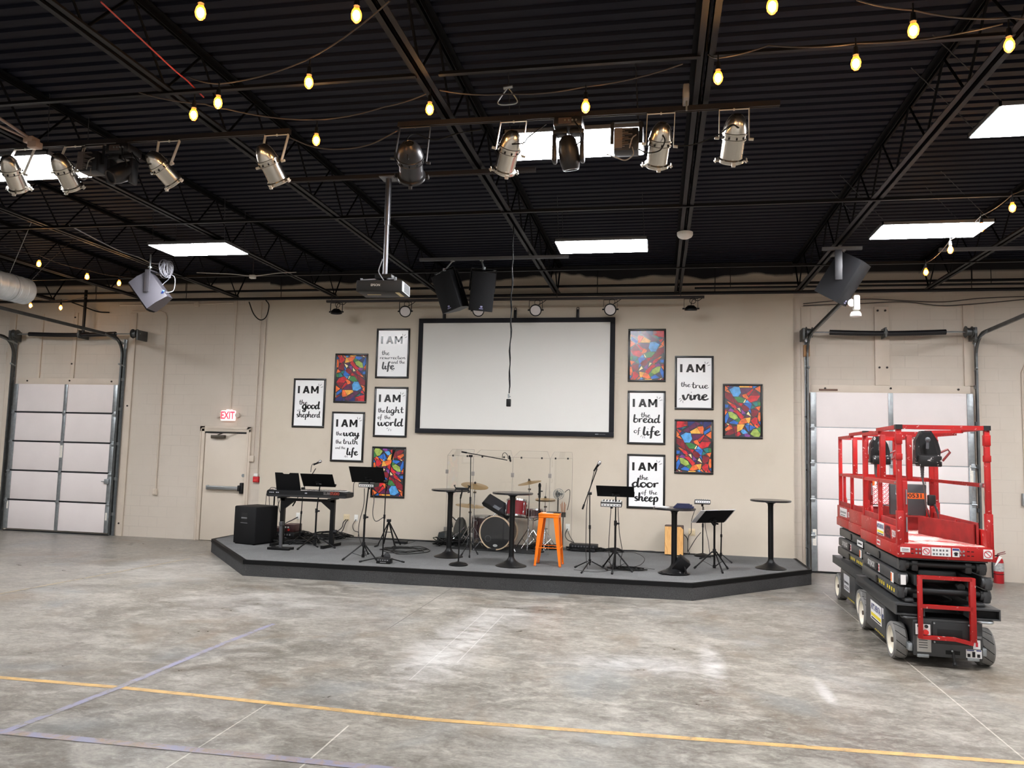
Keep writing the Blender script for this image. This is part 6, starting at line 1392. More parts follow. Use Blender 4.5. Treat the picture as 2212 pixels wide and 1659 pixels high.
nt.links.new(fr_.outputs[0], mx_.inputs[0]); nt.links.new(tr_.outputs[0], mx_.inputs[1]); nt.links.new(gl_.outputs[0], mx_.inputs[2]); nt.links.new(mx_.outputs[0], o_.inputs[0])
EDGE = mat('acrylic_edge', (150, 142, 130), 0.4, alpha=.55)
t = thing('drum_shield', 'clear folding acrylic shield panels around the drum kit', 'drum shield', (-2.5, -1.2, SZ))
V5 = [(-3.66, -.62), (-3.0, -1.4), (-2.33, -1.42), (-1.74, -1.24), (-1.45, -.5)]; top = 1.785
for i, (p, q) in enumerate(zip(V5, V5[1:])):
    P, Q = Vector((*p, SZ)), Vector((*q, SZ)); d_ = (Q - P).normalized(); P += d_ * .006; Q -= d_ * .006; up = Vector((0, 0, top - SZ)); n_ = Vector((-d_.y, d_.x, 0))
    b = MB(); b.poly([P, Q, Q + up, P + up]); b.out('acrylic_panel', ac, t)
    b = MB(); e = .0035
    for a, c in ((P, P + up), (Q, Q + up), (P + up, Q + up)): b.bar(a, c, .0035, .0035, n_)
    b.out('panel_edge', EDGE, t)
    w = (Q - P).length
    if w > .5:
        b = MB(); bk = Vector((0, .2, .11)); A, B_ = P + up + d_ * .0, Q + up
        b.poly([A, B_, B_ + bk - d_ * .07, A + bk + d_ * .07]); dp = b.out('deflector_panel', ac, t)
        b = MB()
        for a, c in ((A, A + bk + d_ * .07), (B_, B_ + bk - d_ * .07), (A + bk + d_ * .07, B_ + bk - d_ * .07)): b.bar(a, c, .003, .003, (0, 0, 1))
        b.out('panel_edge', EDGE, dp)
        for f in (.22, .78):
            b = MB(); c = P.lerp(Q, f) + up; b.cbox(c, (.026, .02, .032), .004); b.cyl(c + Vector((0, -.02, 0)), c + Vector((0, .02, 0)), .012, seg=8); b.out('deflector_clip', PLASTIC, t)
for p in V5[:4]:
    for z in (1.5, .5):
        b = MB(); b.cbox((p[0], p[1] - .004, z), (.05, .012, .07), .003); b.out('panel_hinge', mat('smoky_hinge', (130, 124, 118), 0.35), t)

# cables on the stage floor ---------------------------------------------------
random.seed(21)
def floor_cable(pts, label, r=.0055, group=None, lift=.006, m=CABLE):
    P = [(p[0], p[1], (p[2] if len(p) > 2 else SZ + lift)) for p in pts]
    b = MB(); b.tube(smooth(P, 5), r, 6); return tag(b.out('floor_cable', m), label, 'cable', group)
def tangle(cx, cy, rx, ry, n, label, group, r=.0065, zmax=.05, turns=14):
    for k in range(n):
        pts = []; a = random.uniform(0, 6); x, y = cx, cy
        for i in range(turns):
            a += random.uniform(.5, 1.1); rr = random.uniform(.35, 1.0)
            pts.append((cx + rx * rr * math.cos(a), cy + ry * rr * math.sin(a), SZ + .008 + random.uniform(0, zmax)))
        floor_cable(pts, label, r, group)
tangle(-6.15, -1.35, .5, .3, 9, 'black cable in the heap under the keyboard', 'cables heaped under the keyboard', .0075, .06)
tangle(-5.95, -.62, .6, .28, 6, 'black cable in the pile along the wall behind the keyboard', 'cables piled behind the keyboard', .008, .12)
tangle(-4.05, -1.6, .45, .5, 3, 'thin black cable loosely looped on the carpet by the guitar stand', 'cables looped by the guitar stand', .006, .01)
tangle(-3.5, -.75, .34, .28, 7, 'black cable in the heap left of the drums', 'cables heaped left of the drums', .007, .14)
tangle(-1.25, -.5, .3, .16, 6, 'black cable coiled around the stage box', 'cables coiled at the stage box', .0075, .05)
tangle(-.85, -.42, .3, .14, 5, 'black cable trailing right of the stage box', 'cables trailing along the wall', .007, .05)
tangle(-.42, -2.35, .3, .18, 3, 'thin black cable looped around the music stand right of the stool', 'cables looped at the right music stand', .006, .012)
tangle(-1.95, -.55, .3, .2, 5, 'black cable in the heap behind the orange stool', 'cables heaped behind the stool', .006, .1)
tangle(.12, -2.65, .13, .1, 2, 'black cable curled beside the tipped stage lamp', 'cables curled at the stage lamp', .006, .02)
for k, (x0, x1, y) in enumerate(((-7.4, -3.7, -.17), (-7.2, -3.8, -.22), (-5.2, -3.6, -.3))):
    floor_cable([(x0 + (x1 - x0) * i / 9, y + .03 * math.sin(i * 2.3 + k)) for i in range(10)], 'long black cable running along the foot of the stage wall on the left', .01, 'cables along the wall, left')
for k, (x0, x1, y) in enumerate(((-1.1, .75, -.19), (-.9, .7, -.24), (-.7, .2, -.15))):
    floor_cable([(x0 + (x1 - x0) * i / 9, y + .025 * math.sin(i * 2.1 + k)) for i in range(10)], 'long black cable running along the foot of the stage wall on the right', .01, 'cables along the wall, right')
floor_cable([(-4.334, -0.824, 0.220), (-4.292, -0.516, 0.220), (-4.330, -0.075, 0.220), (-4.570, 0.059, 0.220), (-4.780, -0.114, 0.220)], 'black cable curving from the small flat box to the wall')
floor_cable([(-1.166, -2.672, 0.220), (-0.828, -2.769, 0.220), (-0.528, -2.295, 0.220), (-0.270, -1.909, 0.220), (-0.203, -1.036, 0.220), (-0.385, -0.390, 0.220), (-0.617, -0.421, 0.220)], 'black cable sweeping from the right microphone stand around to the wall')
floor_cable([(-0.526, -2.341, 0.220), (-0.299, -2.114, 0.220), (-0.036, -2.204, 0.220)], 'loose cable end pointing at the third bar table')
GREYC = mat('thin_dark_cord', (38, 36, 36), 0.5)
def hang(pts, label, r=.0055, m=GREYC, group=None):
    b = MB(); b.tube(smooth(pts, 5), r, 6); return tag(b.out('hanging_cable', m), label, 'cable', group)
hang([(-5.718, -0.120, 0.536), (-5.754, -0.160, 0.486), (-5.747, -0.250, 0.393), (-5.84, -.35, .3), (-5.95, -.45, .235)], 'black plug lead hanging from the ivory double outlet, left of the two', .009)
hang([(-5.681, -0.120, 0.537), (-5.716, -0.160, 0.471), (-5.739, -0.220, 0.339), (-5.78, -.3, .26), (-5.7, -.3, .23)], 'black plug lead hanging from the ivory double outlet, right of the two', .009)
hang([(-5.526, -0.120, 0.544), (-5.576, -0.140, 0.433), (-5.545, -0.140, 0.340), (-5.437, -0.200, 0.317), (-5.4, -.3, .23)], 'black lead looping down from the white outlet by the ivory double outlet', .007)
hang([(-6.696, -0.120, 0.538), (-6.726, -0.300, 0.491), (-6.683, -0.600, 0.467), (-6.6, -.9, .4)], 'thick black lead slanting from the outlet to the rack case', .01)
hang([(-6.473, -1.550, 1.130), (-6.601, -1.500, 1.100), (-6.678, -1.400, 0.893), (-6.731, -1.300, 0.565), (-6.98, -1.0, .24)], 'grey cord drooping off the left end of the keyboard, outer one')
hang([(-6.406, -1.550, 1.156), (-6.560, -1.500, 1.133), (-6.606, -1.400, 0.856), (-6.650, -1.200, 0.520), (-6.6, -1.0, .24)], 'grey cord drooping off the left end of the keyboard, inner one')
hang([(-6.323, -1.500, 1.047), (-6.427, -1.400, 0.903), (-6.607, -1.200, 0.683), (-6.709, -1.000, 0.460)], 'grey cord hanging below the keyboard, first of two crossing cords')
hang([(-6.408, -1.500, 1.043), (-6.431, -1.400, 0.824), (-6.420, -1.300, 0.634), (-6.547, -1.000, 0.426)], 'grey cord hanging below the keyboard, second of two crossing cords')
hang([(-4.371, -2.700, 1.267), (-4.384, -2.660, 1.020), (-4.469, -2.600, 0.733), (-4.459, -2.600, 0.525), (-4.33, -2.6, .24)], 'thin cord hanging from the mixer on the left front music stand')
hang([(-4.229, -2.700, 1.223), (-4.171, -2.800, 1.106), (-4.164, -2.850, 0.904), (-4.098, -2.880, 0.800), (-3.971, -2.900, 0.868)], 'thin cord swinging from the left front mixer to the microphone stand')
hang([(-4.458, -2.700, 1.368), (-4.539, -2.700, 1.345), (-4.547, -2.700, 1.198)], 'short cord dangling left of the left front music stand')
hang([(-5.736, -1.360, 1.599), (-5.863, -1.360, 1.572), (-5.890, -1.360, 1.436)], 'short cord looping from the keyboard microphone')
hang([(-0.660, -2.550, 1.116), (-0.679, -2.500, 0.821), (-0.694, -2.400, 0.511), (-0.671, -2.400, 0.313), (-.66, -2.45, .24)], 'thin cord hanging from the right mixer, left of its post')
hang([(-0.561, -2.550, 1.120), (-0.539, -2.500, 0.761), (-0.500, -2.400, 0.487), (-0.524, -2.400, 0.321), (-.5, -2.4, .24)], 'thin cord hanging from the right mixer, right of its post')
hang([(-0.906, -2.580, 1.641), (-0.959, -2.550, 1.411), (-1.008, -2.550, 1.143), (-1.019, -2.500, 0.739), (-1.013, -2.500, 0.408), (-.98, -2.6, .24)], 'thin cord hanging along the right microphone stand')
hang([(0.595, -0.700, 0.983), (0.559, -0.500, 0.806), (0.568, -0.140, 0.581), (0.522, -0.140, 0.500), (.5, -.3, .23)], 'thin cord dropping from the small wall mixer past the ivory outlet')
hang([(0.713, -0.450, 0.617), (0.626, -0.400, 0.493), (0.515, -0.350, 0.291)], 'thin cord slanting from the round-base stand down to the wall')
hang([(0.757, -0.450, 1.040), (0.785, -0.500, 0.702), (0.825, -0.600, 0.486), (.85, -.7, .23)], 'thin cord trailing right of the round-base stand')
hang([(0.445, -0.350, 0.557), (0.501, -0.300, 0.477), (0.511, -0.250, 0.294), (.55, -.3, .23)], 'black lead curving out from behind the box drum', .007)
hang([(-1.562, -0.120, 0.548), (-1.597, -0.150, 0.444), (-1.549, -0.200, 0.363), (-1.439, -0.300, 0.331), (-1.45, -.45, .28)], 'black lead looping down from the outlet right of the stool', .008)
hang([(-1.552, -0.120, 0.500), (-1.501, -0.200, 0.413), (-1.413, -0.400, 0.343)], 'black lead slanting from the outlet to the stage box', .006)

# ================================================================ SCISSOR LIFTS
LRED = mat('lift_red', (214, 34, 28), 0.4); g = N(LRED); v = g.coords()
sp = g.noise(v, 20, 5, .75); sp2 = g.noise(v, 3.5, 3)
g.put(g.b.inputs['Base Color'], g.mix(g.math('MULTIPLY', g.rng(sp, .62, .645), g.rng(sp2, .42, .55)), g.mix(g.rng(sp2, .3, .7), rgb(182, 22, 19), rgb(158, 20, 20)), rgb(236, 226, 220)))
LDARK = mat('lift_charcoal', (62, 63, 64), 0.42, var=(5, .1)); g = N(LDARK)
sc = g.noise(g.coords(), 22, 5, .75); old = LDARK.node_tree.nodes['Principled BSDF'].inputs['Base Color'].links[0].from_socket
g.put(g.b.inputs['Base Color'], g.mix(g.rng(sc, .69, .71), old, rgb(196, 194, 190)))
DECKM = mat('paint_splashed_deck', (190, 160, 150), 0.6); g = N(DECKM); a_ = g.noise(g.coords(), 5, 6, .7, .6)
g.put(g.b.inputs['Base Color'], g.mix(g.rng(a_, .42, .56), rgb(170, 48, 44), rgb(214, 200, 190)))
TYRE = mat('grey_tyre', (126, 124, 121), 0.75, var=(14, .1)); HUB = mat('cream_hub', (232, 224, 206), 0.5, var=(8, .08))
YELP = mat('hazard_yellow', (238, 214, 50), 0.5); WSTK = mat('white_sticker', (232, 230, 228), 0.5); INKD = mat('sticker_ink', (36, 34, 38), 0.6)
REDI = mat('prohibition_red', (196, 44, 58), 0.5); ORS = mat('orange_sticker', (232, 104, 28), 0.5); NAVYI = mat('sticker_navy', (50, 60, 120), 0.5)
LBLK = mat('lift_black', (26, 26, 27), 0.45); TOE = mat('dusty_red_toe_board', (150, 34, 32), 0.6, var=(9, .25))
FRONTM = WALLM                                             # front faces look down local -y
SIDEM = Matrix(((0, 0, -1, 0), (-1, 0, 0, 0), (0, 1, 0, 0), (0, 0, 0, 1)))   # left faces look down local -x; text x runs towards the front
SCUFF = mat('scuffed_black_box', (18, 18, 19), .35); g = N(SCUFF); g.put(g.b.inputs['Base Color'], g.mix(g.rng(g.noise(g.coords(), 14, 5, .75), .6, .63), rgb(18, 18, 19), rgb(206, 204, 200)))
def scissor_lift(loc, rz, label, mainl):
    X = Tr(loc) @ Rz(rz); t = thing('scissor_lift', label, 'scissor lift', loc, rz, group='red scissor lifts by the overhead door')
    def mb(): return MB(X)
    def sticker(name, base, w, h, fn=None, m=WSTK):
        """flat sticker, base = matrix with local z off the surface"""
        b = MB(X @ base); b.box((-w/2, -h/2, 0), (w/2, h/2, .0015)); o = b.out(name, m, t)
        if fn:
            for part, mm in fn:
                b = MB(X @ base); part(b); b.out('sticker_print', mm, o)
        return o
    def bars(lst):
        def f(b):
            for x0, y0, x1, y1 in lst: b.box((x0, y0, .0015), (x1, y1, .0025))
        return f
    def txt(s, size, x=0, y=0, xs=1.0, bold=.0015, sh=0.0): return lambda b: add_text(b, s, size, Tr(x, y, .003), bold=bold, xscale=xs, font_shear=sh)
    def ring(r, x=0, y=0):
        def f(b):
            b.torus(Tr(x, y, .002), r, .0035, 20, 4); b.bar((x - r * .7, y + r * .7, .002), (x + r * .7, y - r * .7, .002), .006, .002)
        return f
    # wheels
    for sx in (-1, 1):
        for y, r in ((.26, .172), (1.56, .172)):
            M = frame((sx * .37, y, r), (sx, 0, 0)); b = MB(X)
            b.lathe([(r * .72, -.06), (r - .012, -.06), (r, -.045), (r, .045), (r - .012, .06), (r * .76, .06), (r * .72, .05)], M, 36, True); w = b.out('tyre', TYRE, t)
            b = MB(X)
            for k in range(12):
                a = 2 * PI * k / 12
                for s in (-1, 1): b.bar(M @ Vector((r * 1.0 * math.cos(a), r * 1.0 * math.sin(a), .0)), M @ Vector((r * 1.0 * math.cos(a + s * .2), r * 1.0 * math.sin(a + s * .2), s * .045)), .006, .003, M.to_3x3() @ Vector((math.cos(a), math.sin(a), 0)))
                a2 = a + .2; b.bar(M @ Vector((r * 1.0 * math.cos(a), r * math.sin(a), 0)), M @ Vector((r * math.cos(a + .52), r * math.sin(a + .52), 0)), .004, .002, M.to_3x3() @ Vector((math.cos(a), math.sin(a), 0)))
            b.out('tread_groove', RUBBER, w)
            b = MB(X); b.lathe([(0, .01), (.05, .012), (r * .62, .03), (r * .72, .056), (r * .76, .058), (r * .74, .02), (r * .4, -.02), (0, -.02)], M, 30); b.out('hub', HUB, w)
            b = MB(X); b.cyl(M @ Vector((0, 0, .0)), M @ Vector((0, 0, .05)), .024, seg=10); b.out('axle_nut', mat('rusty_nut', (92, 80, 70), .5, .6), w)
    # chassis
    b = mb(); b.box((-.29, .02, .1), (.29, 1.78, .42), .01); b.box((-.31, .45, .11), (.31, 1.35, .46), .006); b.out('chassis', LBLK, t)
    for sx in (-1, 1):
        b = mb(); b.box((sx * .31, .47, .115), (sx * .425, 1.33, .445), .008); b.out('side_module', LDARK, t)
        b = mb()
        for k in range(7): b.box((sx * .4255, .52 + k * .06, .13), (sx * .427, .545 + k * .06, .142))
        b.out('hazard_marks', YELP, t)
        b = mb(); x0, x1 = sx * .44, sx * .19                 # covers with open ends
        b.box((x0, -.01, .545), (x1, 1.8, .56)); b.box((x0, -.01, .46), (x1, 1.8, .472)); b.box((x0, -.01, .472), (x0 - sx * .012, 1.8, .55)); b.box((x1 + sx * .01, -.01, .472), (x1, 1.8, .55)); b.box((x0, .06, .472), (x1, 1.74, .55)); b.out('deck_cover', LDARK, t)
        b = mb(); b.box((x0 - sx * .01, .05, .475), (x1 + sx * .01, .058, .543)); b.out('pocket_opening', HOLE, t)
        b = mb(); b.torus(Tr(sx * .31, .03, .44) @ Matrix.Diagonal((1.2, .9, 1, 1)), .06, .012, 20, 6); b.box((sx * .26, .03, .43), (sx * .36, .12, .448)); b.out('tie_down_loop', STEEL if sx > 0 else LDARK, t)
        b = mb(); b.box((sx * .29, .02, .13), (sx * .33, .2, .2), .006); b.cyl((sx * .24, 0, .1), (sx * .24, .04, .1), .018, seg=8); b.box((sx * .16, -.005, .085), (sx * .26, .03, .115), .004); b.out('steering_link', STEEL, t)
    b = mb(); b.box((-.29, .0, .1), (.29, .02, .44), .004); b.out('front_plate', LDARK, t)
    b = mb(); b.box((-.13, -.012, .22), (.19, 0, .42), .005); b.out('access_panel', LBLK, t)
    b = mb(); b.box((-.09, -.0145, .275), (.12, -.012, .355), .012); b.out('panel_window', HOLE, t)
    b = mb()
    for x, z in ((-.115, .235), (.175, .235), (-.115, .405), (.175, .405), (.03, .165)): b.cyl((x, -.012, z), (x, -.02, z), .008, seg=8)
    b.out('screws', STEEL, t)
    b = mb(); b.box((-.285, -.02, .285), (-.14, 0, .4), .006); b.out('control_frame', LBLK, t)
    b = mb(); b.box((-.275, -.023, .295), (-.15, -.02, .39)); pn = b.out('ground_control_panel', WSTK, t)
    b = mb(); b.cyl((-.19, -.023, .32), (-.19, -.04, .32), .023, seg=14); b.out('emergency_stop', mat('emergency_red', (212, 40, 34), .4), pn)
    for x in (-.245, -.185):
        b = mb(); b.cyl((x, -.023, .372), (x, -.034, .372), .016, seg=12); b.out('key_switch', LBLK, pn)
    b = mb(); b.cyl((.21, 0, .30), (.21, -.012, .30), .03, seg=16); b.box((.22, -.006, .29), (.28, 0, .31)); b.out('lock_dial', mat('dial_grey', (120, 120, 120), .4), t)
    b = mb(); b.box((-.02, -.004, .13), (.1, 0, .165), .008); b.out('plate_slot', HOLE, t)
    b = mb(); b.cyl((.04, -.01, .17), (.05, -.02, .06), .01, seg=6); b.ball((.05, -.02, .05), .022, 8); b.out('ground_chain', LBLK, t)
    sticker('plate_sticker', Tr(-.2, -.0005, .21) @ FRONTM, .12, .15, [(bars([(-.045, .05 - k * .022, .03, .056 - k * .022) for k in range(5)]), INKD)], mat('silver_plate', (176, 174, 168), .4, .4))
    sticker('warning_sticker', Tr(.215, -.0005, .15) @ FRONTM, .13, .075, [(bars([(-.055 + k * .04, -.03 + .012 * (j % 2), -.03 + k * .04, .0 + .02 * (k % 2)) for k in range(3) for j in range(2)]), INKD), (bars([(-.06, .026, .0, .036), (.02, .026, .06, .036)]), NAVYI)])
    sticker('warning_sticker', Tr(.24, -.0005, .235) @ FRONTM, .06, .08, [(bars([(-.01, -.02, .01, .02)]), REDI)])
    # scissor arms folded flat
    for sx in (-1, 1):
        for k, (z, xo, y0, y1) in enumerate(((.90, .34, .1, 1.66), (.775, .365, .04, 1.6), (.65, .365, .08, 1.66))):
            b = mb(); b.box((sx * xo - .032, y0, z - .055), (sx * xo + .032, y1, z + .055), .016); b.cyl((sx * (xo - .05), y0 + .05, z + .01), (sx * (xo + .034), y0 + .05, z + .01), .05, seg=14); ar = b.out('scissor_arm', LDARK, t)
            b = mb(); b.box((sx * .23 - .03, y0 + .03, z - .05), (sx * .23 + .03, y1 - .03, z + .05), .012); b.out('inner_scissor_arm', LDARK, t)
            b = mb(); b.cyl((sx * (xo + .03), .9, z), (sx * (xo + .045), .9, z), .04, seg=14); b.out('pivot_pin', LBLK, ar)
        b = mb(); b.box((sx * .3 - .05, .14, .585), (sx * .3 + .05, .3, .6)); b.box((sx * .3 - .04, .06, .565), (sx * .3 + .04, .2, .595), .01); b.out('slide_pad', LDARK, t)
    for z, y, r in ((.915, .16, .032), (.67, .13, .032), (.8, 1.5, .03), (.55, 1.5, .03)):
        b = mb(); b.cyl((-.36, y, z), (.36, y, z), r, seg=14); b.out('cross_tube', LBLK, t)
    b = mb(); b.box((-.19, .2, .73), (.15, 1.3, .86), .025); b.out('arm_cover', LBLK, t)
    b = mb(); b.cyl((.17, .15, .72), (.17, 1.2, .86), .035, seg=12); b.out('lift_cylinder', LDARK, t)
    b = mb(); b.tube(smooth([(-.1, .2, .66), (0, .12, .64), (.08, .16, .6), (.05, .3, .55)]), .01, 6); b.out('hydraulic_hose', RUBBER, t)
    b = mb()
    for k in range(8): b.box((-.3985, .2 + k * .085 + (.06 if k > 3 else 0), .63), (-.3975, .235 + k * .085 + (.06 if k > 3 else 0), .665))
    b.out('hazard_squares', YELP, t)
    sticker('maker_lettering', Tr(-.3975, 1.18, .775) @ SIDEM, .36, .06, [(txt('SKYJACK', .08, 0, 0, 1.0, .001, .2), WSTK)], LDARK)
    sticker('warning_sticker', Tr(-.3975, .82, .775) @ SIDEM, .05, .085, [(bars([(-.015, -.03, .015, -.005), (-.015, .005, .015, .03)]), REDI)])
    sticker('warning_sticker', Tr(-.3975, .28, .76) @ SIDEM, .11, .095, [(bars([(-.05, -.04, -.01, .04)]), ORS)])
    b = mb(); b.box((-.38, .036, .73), (-.335, .039, .82)); b.out('round_warning_sticker', WSTK, t)
    # ladder
    for x in (-.235, .2):
        b = mb(); b.box((x - .02, -.05, .26), (x + .02, -.01, .835), .004) if x < 0 else b.box((x - .02, -.05, .26), (x + .03, -.0, .835), .004); b.out('ladder_rail', LRED, t)
    for z, sag in ((.82, 0), (.555, 0), (.275, .03)):
        b = mb(); b.bar((-.235, -.03, z), (.05, -.03, z + .0), .04, .032); b.bar((.05, -.03, z), (.2, -.03, z - sag), .04, .032); b.out('ladder_rung', LRED, t)
    # platform
    b = mb(); b.box((-.395, .0, .985), (.395, .03, 1.115), .006); ff = b.out('front_fascia', LRED, t)
    b = mb(); b.box((-.38, .02, 1.09), (.38, 1.7, 1.11)); b.out('platform_floor', DECKM, t)
    b = mb(); b.box((-.36, .03, .97), (.36, 1.68, 1.0)); b.out('platform_underframe', LBLK, t)
    for sx in (-1, 1):
        b = mb(); b.box((sx * .41, .0, .985), (sx * .385, .88, 1.1), .004); b.box((sx * .40, .0, 1.1), (sx * .378, .88, 1.26), .004); b.box((sx * .395, .88, .99), (sx * .37, 1.72, 1.1), .004); b.box((sx * .385, .88, 1.1), (sx * .365, 1.72, 1.26), .004); b.out('side_skirt', LRED, t)
        b = mb(); b.box((sx * .365, .25, 1.11), (sx * .355, 1.7, 1.32), .004); b.out('toe_board', TOE, t)
    b = mb(); b.box((-.38, 1.69, 1.1), (.38, 1.705, 1.26), .004); b.out('toe_board', TOE, t)
    b = mb(); b.bar((.34, .3, 1.2), (.1, 1.25, 1.2), .012, .2); b.out('sliding_gate_plate', TOE, t)
    b = mb()
    for x in (-.25, -.22, .12, .15):
        for z in (1.035, 1.07): b.cyl((x, -.002, z), (x, -.008, z), .009, seg=8)
    b.out('fascia_bolts', STEEL, ff)
    for x in (-.285, .19, .225):
        for z in (1.03, 1.07):
            b = mb(); b.box((x - .011, -.002, z - .004), (x + .011, .0, z + .004)); b.out('fascia_slot', HOLE, ff)
    sticker('name_sticker', Tr(-.345, -.0005, 1.06) @ FRONTM, .085, .045, [(bars([(-.03, .002, .03, .008), (-.03, -.012, .03, -.008)]), INKD)])
    sticker('no_step_sticker', Tr(-.165, -.0005, 1.055) @ FRONTM, .07, .075, [(ring(.027), REDI)])
    sticker('instruction_sticker', Tr(-.04, -.0005, 1.055) @ FRONTM, .165, .08, [(bars([(-.07 + k * .028, -.03 + j * .035, -.052 + k * .028 - .004 * (k % 2), -.012 + j * .035) for k in range(5) for j in range(2)]), mat('sticker_grey_print', (110, 108, 110), .6))])
    sticker('harness_sticker', Tr(.085, -.0005, 1.055) @ FRONTM, .06, .08, [(bars([(-.028, .018, .028, .036)]), NAVYI), (bars([(-.012, -.03, .014, .004), (-.018, -.012, .02, -.004)]), INKD)])
    sticker('no_step_sticker', Tr(.352, -.0005, 1.055) @ FRONTM, .075, .085, [(ring(.03), REDI)])
    if mainl:
        o = sticker('rental_sticker', Tr(-.4265, .85, .31) @ SIDEM, .48, .19, [(txt("ART'S RENTAL", .09, 0, .035, .75), NAVYI), (bars([(-.22, -.06, .22, -.025)]), YELP), (bars([(-.2, -.085, .2, -.07)]), INKD)])
        sticker('rental_sticker', Tr(-.4015, .71, 1.19) @ SIDEM, .3, .13, [(txt("ART'S RENTAL", .058, 0, .022, .75), NAVYI), (bars([(-.13, -.042, .13, -.02)]), YELP), (bars([(-.12, -.06, .12, -.05)]), INKD)])
        b = MB(X @ Tr(-.4025, .415, 1.18) @ SIDEM); add_text(b, '40532', .15, Matrix(), bold=.008, xscale=.6); b.out('fleet_number', mat('brushed_number', (72, 22, 34), .6), t)
        b = MB(X @ Tr(-.4025, .175, 1.185) @ SIDEM); add_text(b, 'SJ3219', .085, Matrix(), bold=.003, xscale=.62); b.out('model_number', WSTK, t)
        sticker('no_entry_sticker', Tr(-.4105, .76, 1.045) @ SIDEM, .14, .05, [(bars([(-.06, -.012, .06, .012)]), REDI)])
        sticker('height_sticker', Tr(-.4265, .55, .36) @ SIDEM, .05, .1, [(bars([(-.02, -.045, .02, -.01)]), NAVYI)])
    else:
        def scr(w, h): return lambda b: [ribbon(b, [(-w/2, -h), (-w/2 + .01, h), (-w/2 + .02, -h * .3)] + [(-w/2 + .03 + k * (w - .03) / 14, h * (.5 if k % 2 else -.4)) for k in range(15)], .012, .003, .6)]
        sticker('rental_sticker', Tr(-.3875, 1.3, 1.185) @ SIDEM, .45, .11, [(scr(.36, .025), INKD), (bars([(-.18, -.042, .12, -.034)]), INKD)])
        sticker('rental_sticker', Tr(-.4265, .95, .31) @ SIDEM, .34, .2, [(scr(.28, .03), INKD), (bars([(-.14, -.075 + .02 * k, .14, -.066 + .02 * k) for k in range(2)]), INKD)], mat('grey_sticker', (200, 200, 202), .5))
        b = MB(X @ Tr(-.3875, .96, 1.175) @ SIDEM); add_text(b, 'SJ3219', .085, Matrix(), bold=.003, xscale=.62); b.out('model_number', WSTK, t)
        sticker('safety_sticker', Tr(-.3975, .3, .88) @ SIDEM, .3, .07, [(scr(.2, .015), INKD)])
    # guard rails
    TZ, MZ = 2.215, 1.68
    def post(x, y, z0, z1, w=.045):
        b = mb(); b.box((x - w/2, y - w/2, z0), (x + w/2, y + w/2, z1), .004); return b.out('rail_post', LRED, t)
    for sx in (-1, 1):
        p = post(sx * .378, .035, 1.0, TZ - .02); b = mb(); b.box((sx * .378 - .03, .005, 1.02), (sx * .378 + .03, .065, 1.42), .004); b.out('post_sleeve', LRED, p)
        for z0, z1 in ((2.05, 2.15), (1.9, 1.96)):
            b = mb(); b.box((sx * .378 - .028, .007, z0), (sx * .378 + .028, .063, z1), .004); b.out('rail_collar', LRED, p)
        b = mb(); b.box((sx * .378 - .03, .004, TZ - .022), (sx * .378 + .03, .064, TZ + .022)); b.out('end_cap', LBLK, p)
        post(sx * .366, .86, 1.1, MZ if sx < 0 else 1.3, .04); post(sx * .35, 1.66, 1.1, TZ - .03, .045)
        b = mb(); b.bar((sx * .378, .03, TZ), (sx * .362, .92, TZ), .045, .036); b.bar((sx * .358, .86, TZ - .028), (sx * .35, 1.69, TZ - .028), .04, .036); b.out('top_rail', LRED, t)
        b = mb(); b.bar((sx * .375, .05, MZ), (sx * .36, .9, MZ), .035, .036); b.bar((sx * .356, .86, MZ), (sx * .35, 1.68, MZ), .032, .034); b.out('mid_rail', LRED, t)
        b = mb(); b.cyl((sx * .37, .1, MZ), (sx * .37, .16, MZ), .024, seg=10); b.out('rail_latch', STEEL, t)
        b = mb(); b.torus(Tr(sx * .34, .3, MZ - .09) @ Ry(PI / 2), .035, .002, 16, 4); b.cyl((sx * .34, .3, MZ - .02), (sx * .34, .3, MZ - .06), .008, seg=6); b.out('lock_pin', STEEL, t)
    b = mb(); b.bar((-.378, .033, TZ), (.378, .033, TZ), .05, .04); b.out('front_top_rail', LRED, t)
    b = mb(); b.bar((-.35, 1.68, TZ - .03), (.35, 1.68, TZ - .03), .04, .036); b.out('rear_rail', LRED, t)
    b = mb(); b.bar((-.35, 1.68, MZ), (.35, 1.68, MZ), .035, .036); b.out('rear_mid_rail', LRED, t)
    post(-.156, 1.68, MZ, TZ - .03, .058); post(.125, 1.68, MZ, TZ - .03, .058); post(-.22, .5, 1.1, MZ, .03) if mainl else post(-.35, 1.4, 1.26, MZ, .035)
    b = mb(); b.box((-.345, .06, 1.12), (-.3, .085, MZ + .02), .004); b.out('gate_hinge_post', LRED, t)
    for z0 in (1.22, 1.48):
        b = mb(); b.box((-.318, .052, z0), (-.308, .06, z0 + .14)); b.out('gate_hinge', STEEL, t)
    b = mb(); b.torus(Tr(.28, 1.62, 1.32) @ Ry(PI / 2), .045, .014, 14, 6); b.out('harness_ring', LRED, t)
    b = mb(); b.torus(Tr(-.3, 1.6, 1.32) @ Ry(PI / 2), .045, .014, 14, 6); b.out('harness_ring', LRED, t)
    # manual box and control box hanging on the rails
    b = mb(); b.box((-.1 if mainl else 0, 1.6, 1.28), (.28 if mainl else .33, 1.67, 1.63), .012); mbx = b.out('manual_box', mat('manual_box_grey', (66, 66, 68), .5), t)
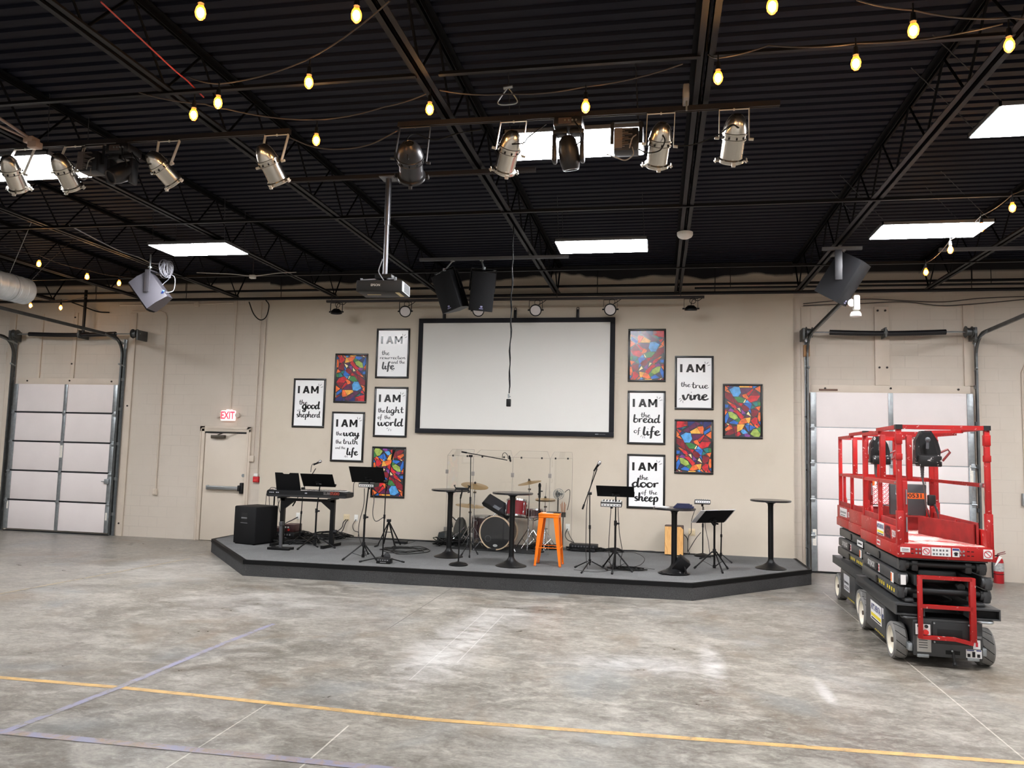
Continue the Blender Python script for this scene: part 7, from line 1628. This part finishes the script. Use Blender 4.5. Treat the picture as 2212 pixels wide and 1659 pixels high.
    if mainl:
        sticker('number_sticker', Tr(.145, 1.5985, 1.5) @ FRONTM, .265, .065, [(txt('00531', .066, 0, 0, 1.15), INKD)], ORS)
        b = mb(); b.box((.27, 1.5, 1.4), (.35, 1.56, 1.52), .012); b.tube(smooth([(.33, 1.5, 1.42), (.36, 1.46, 1.3), (.36, 1.4, 1.16)]), .012, 6); b.out('socket_outlet', LBLK, t)
    else:
        sticker('safety_sticker', Tr(.17, 1.5985, 1.46) @ FRONTM, .3, .33, [(lambda b: [ring(.023, -.115 + .0575 * i, .09 - .0575 * j)(b) for i in range(5) for j in range(5) if not (i == 0 and j == 0)], REDI), (bars([(-.06, .13, .14, .155)]), REDI), (bars([(-.145, .085, -.095, .16)]), ORS)])
    cy = .62 if mainl else .9; cx = .03 if mainl else -.02
    b = mb(); b.box((cx - .1, cy - .1, 1.84), (cx + .11, cy + .06, 1.95), .012); b.prism([(cx - .125, 1.86), (cx + .1, 1.86), (cx + .115, 2.0), (cx + .09, 2.1), (cx + .03, 2.2), (cx - .06, 2.2), (cx - .115, 2.1)], -.06, .04, Tr(0, cy, 0) @ FRONTM); cb2 = b.out('platform_control_box', SCUFF, t)
    b = mb(); b.prism([(cx - .07, 1.965), (cx + .08, 1.965), (cx + .05, 2.1), (cx + .02, 2.18), (cx - .05, 2.18), (cx - .09, 2.08)], .035, .043, Tr(0, cy, 0) @ FRONTM); b.out('box_opening', HOLE, cb2)
    b = mb(); b.cyl((cx - .02, cy - .08, 2.02), (cx - .02, cy - .1, 2.1), .014, seg=8); b.ball((cx - .02, cy - .1, 2.11), .026, 10); b.out('joystick', mat('joystick_grey', (96, 100, 104), .3), cb2)
    b = mb(); b.tube([(cx + .11, cy, 1.98), (cx + .19, cy, 2.02), (cx + .21, cy, 1.99), (cx + .14, cy, 1.9)], .012, 6); b.out('guard_handle', mat('dull_red_handle', (128, 40, 40), .4), cb2)
    b = mb(); b.bar((cx - .02, cy, 2.19), (.36, cy, 2.2), .03, .03); b.out('box_hanger', LRED, t)
    b = mb(); b.tube([(cx - .05, cy, 1.84 - .012 * k) for k in range(11)], [.018 - .0007 * k + .003 * (k % 2) for k in range(11)], 10); b.tube(smooth([(cx - .05, cy, 1.72), (cx - .02, cy + .05, 1.6), (cx + .1, cy + .4, 1.35), (.28, cy + .6, 1.15)]), .008, 6); b.out('control_cable', mat('grey_control_cable', (88, 88, 90), .5), t)
    return t
scissor_lift((2.635, -5.93, 0), math.radians(-2.4), "nearer red scissor lift, grey chassis, red ladder and number 00531 on its box", True)
scissor_lift((2.80, -4.07, 0), math.radians(-1.5), 'farther red scissor lift behind the first, with a white safety sticker sheet', False)
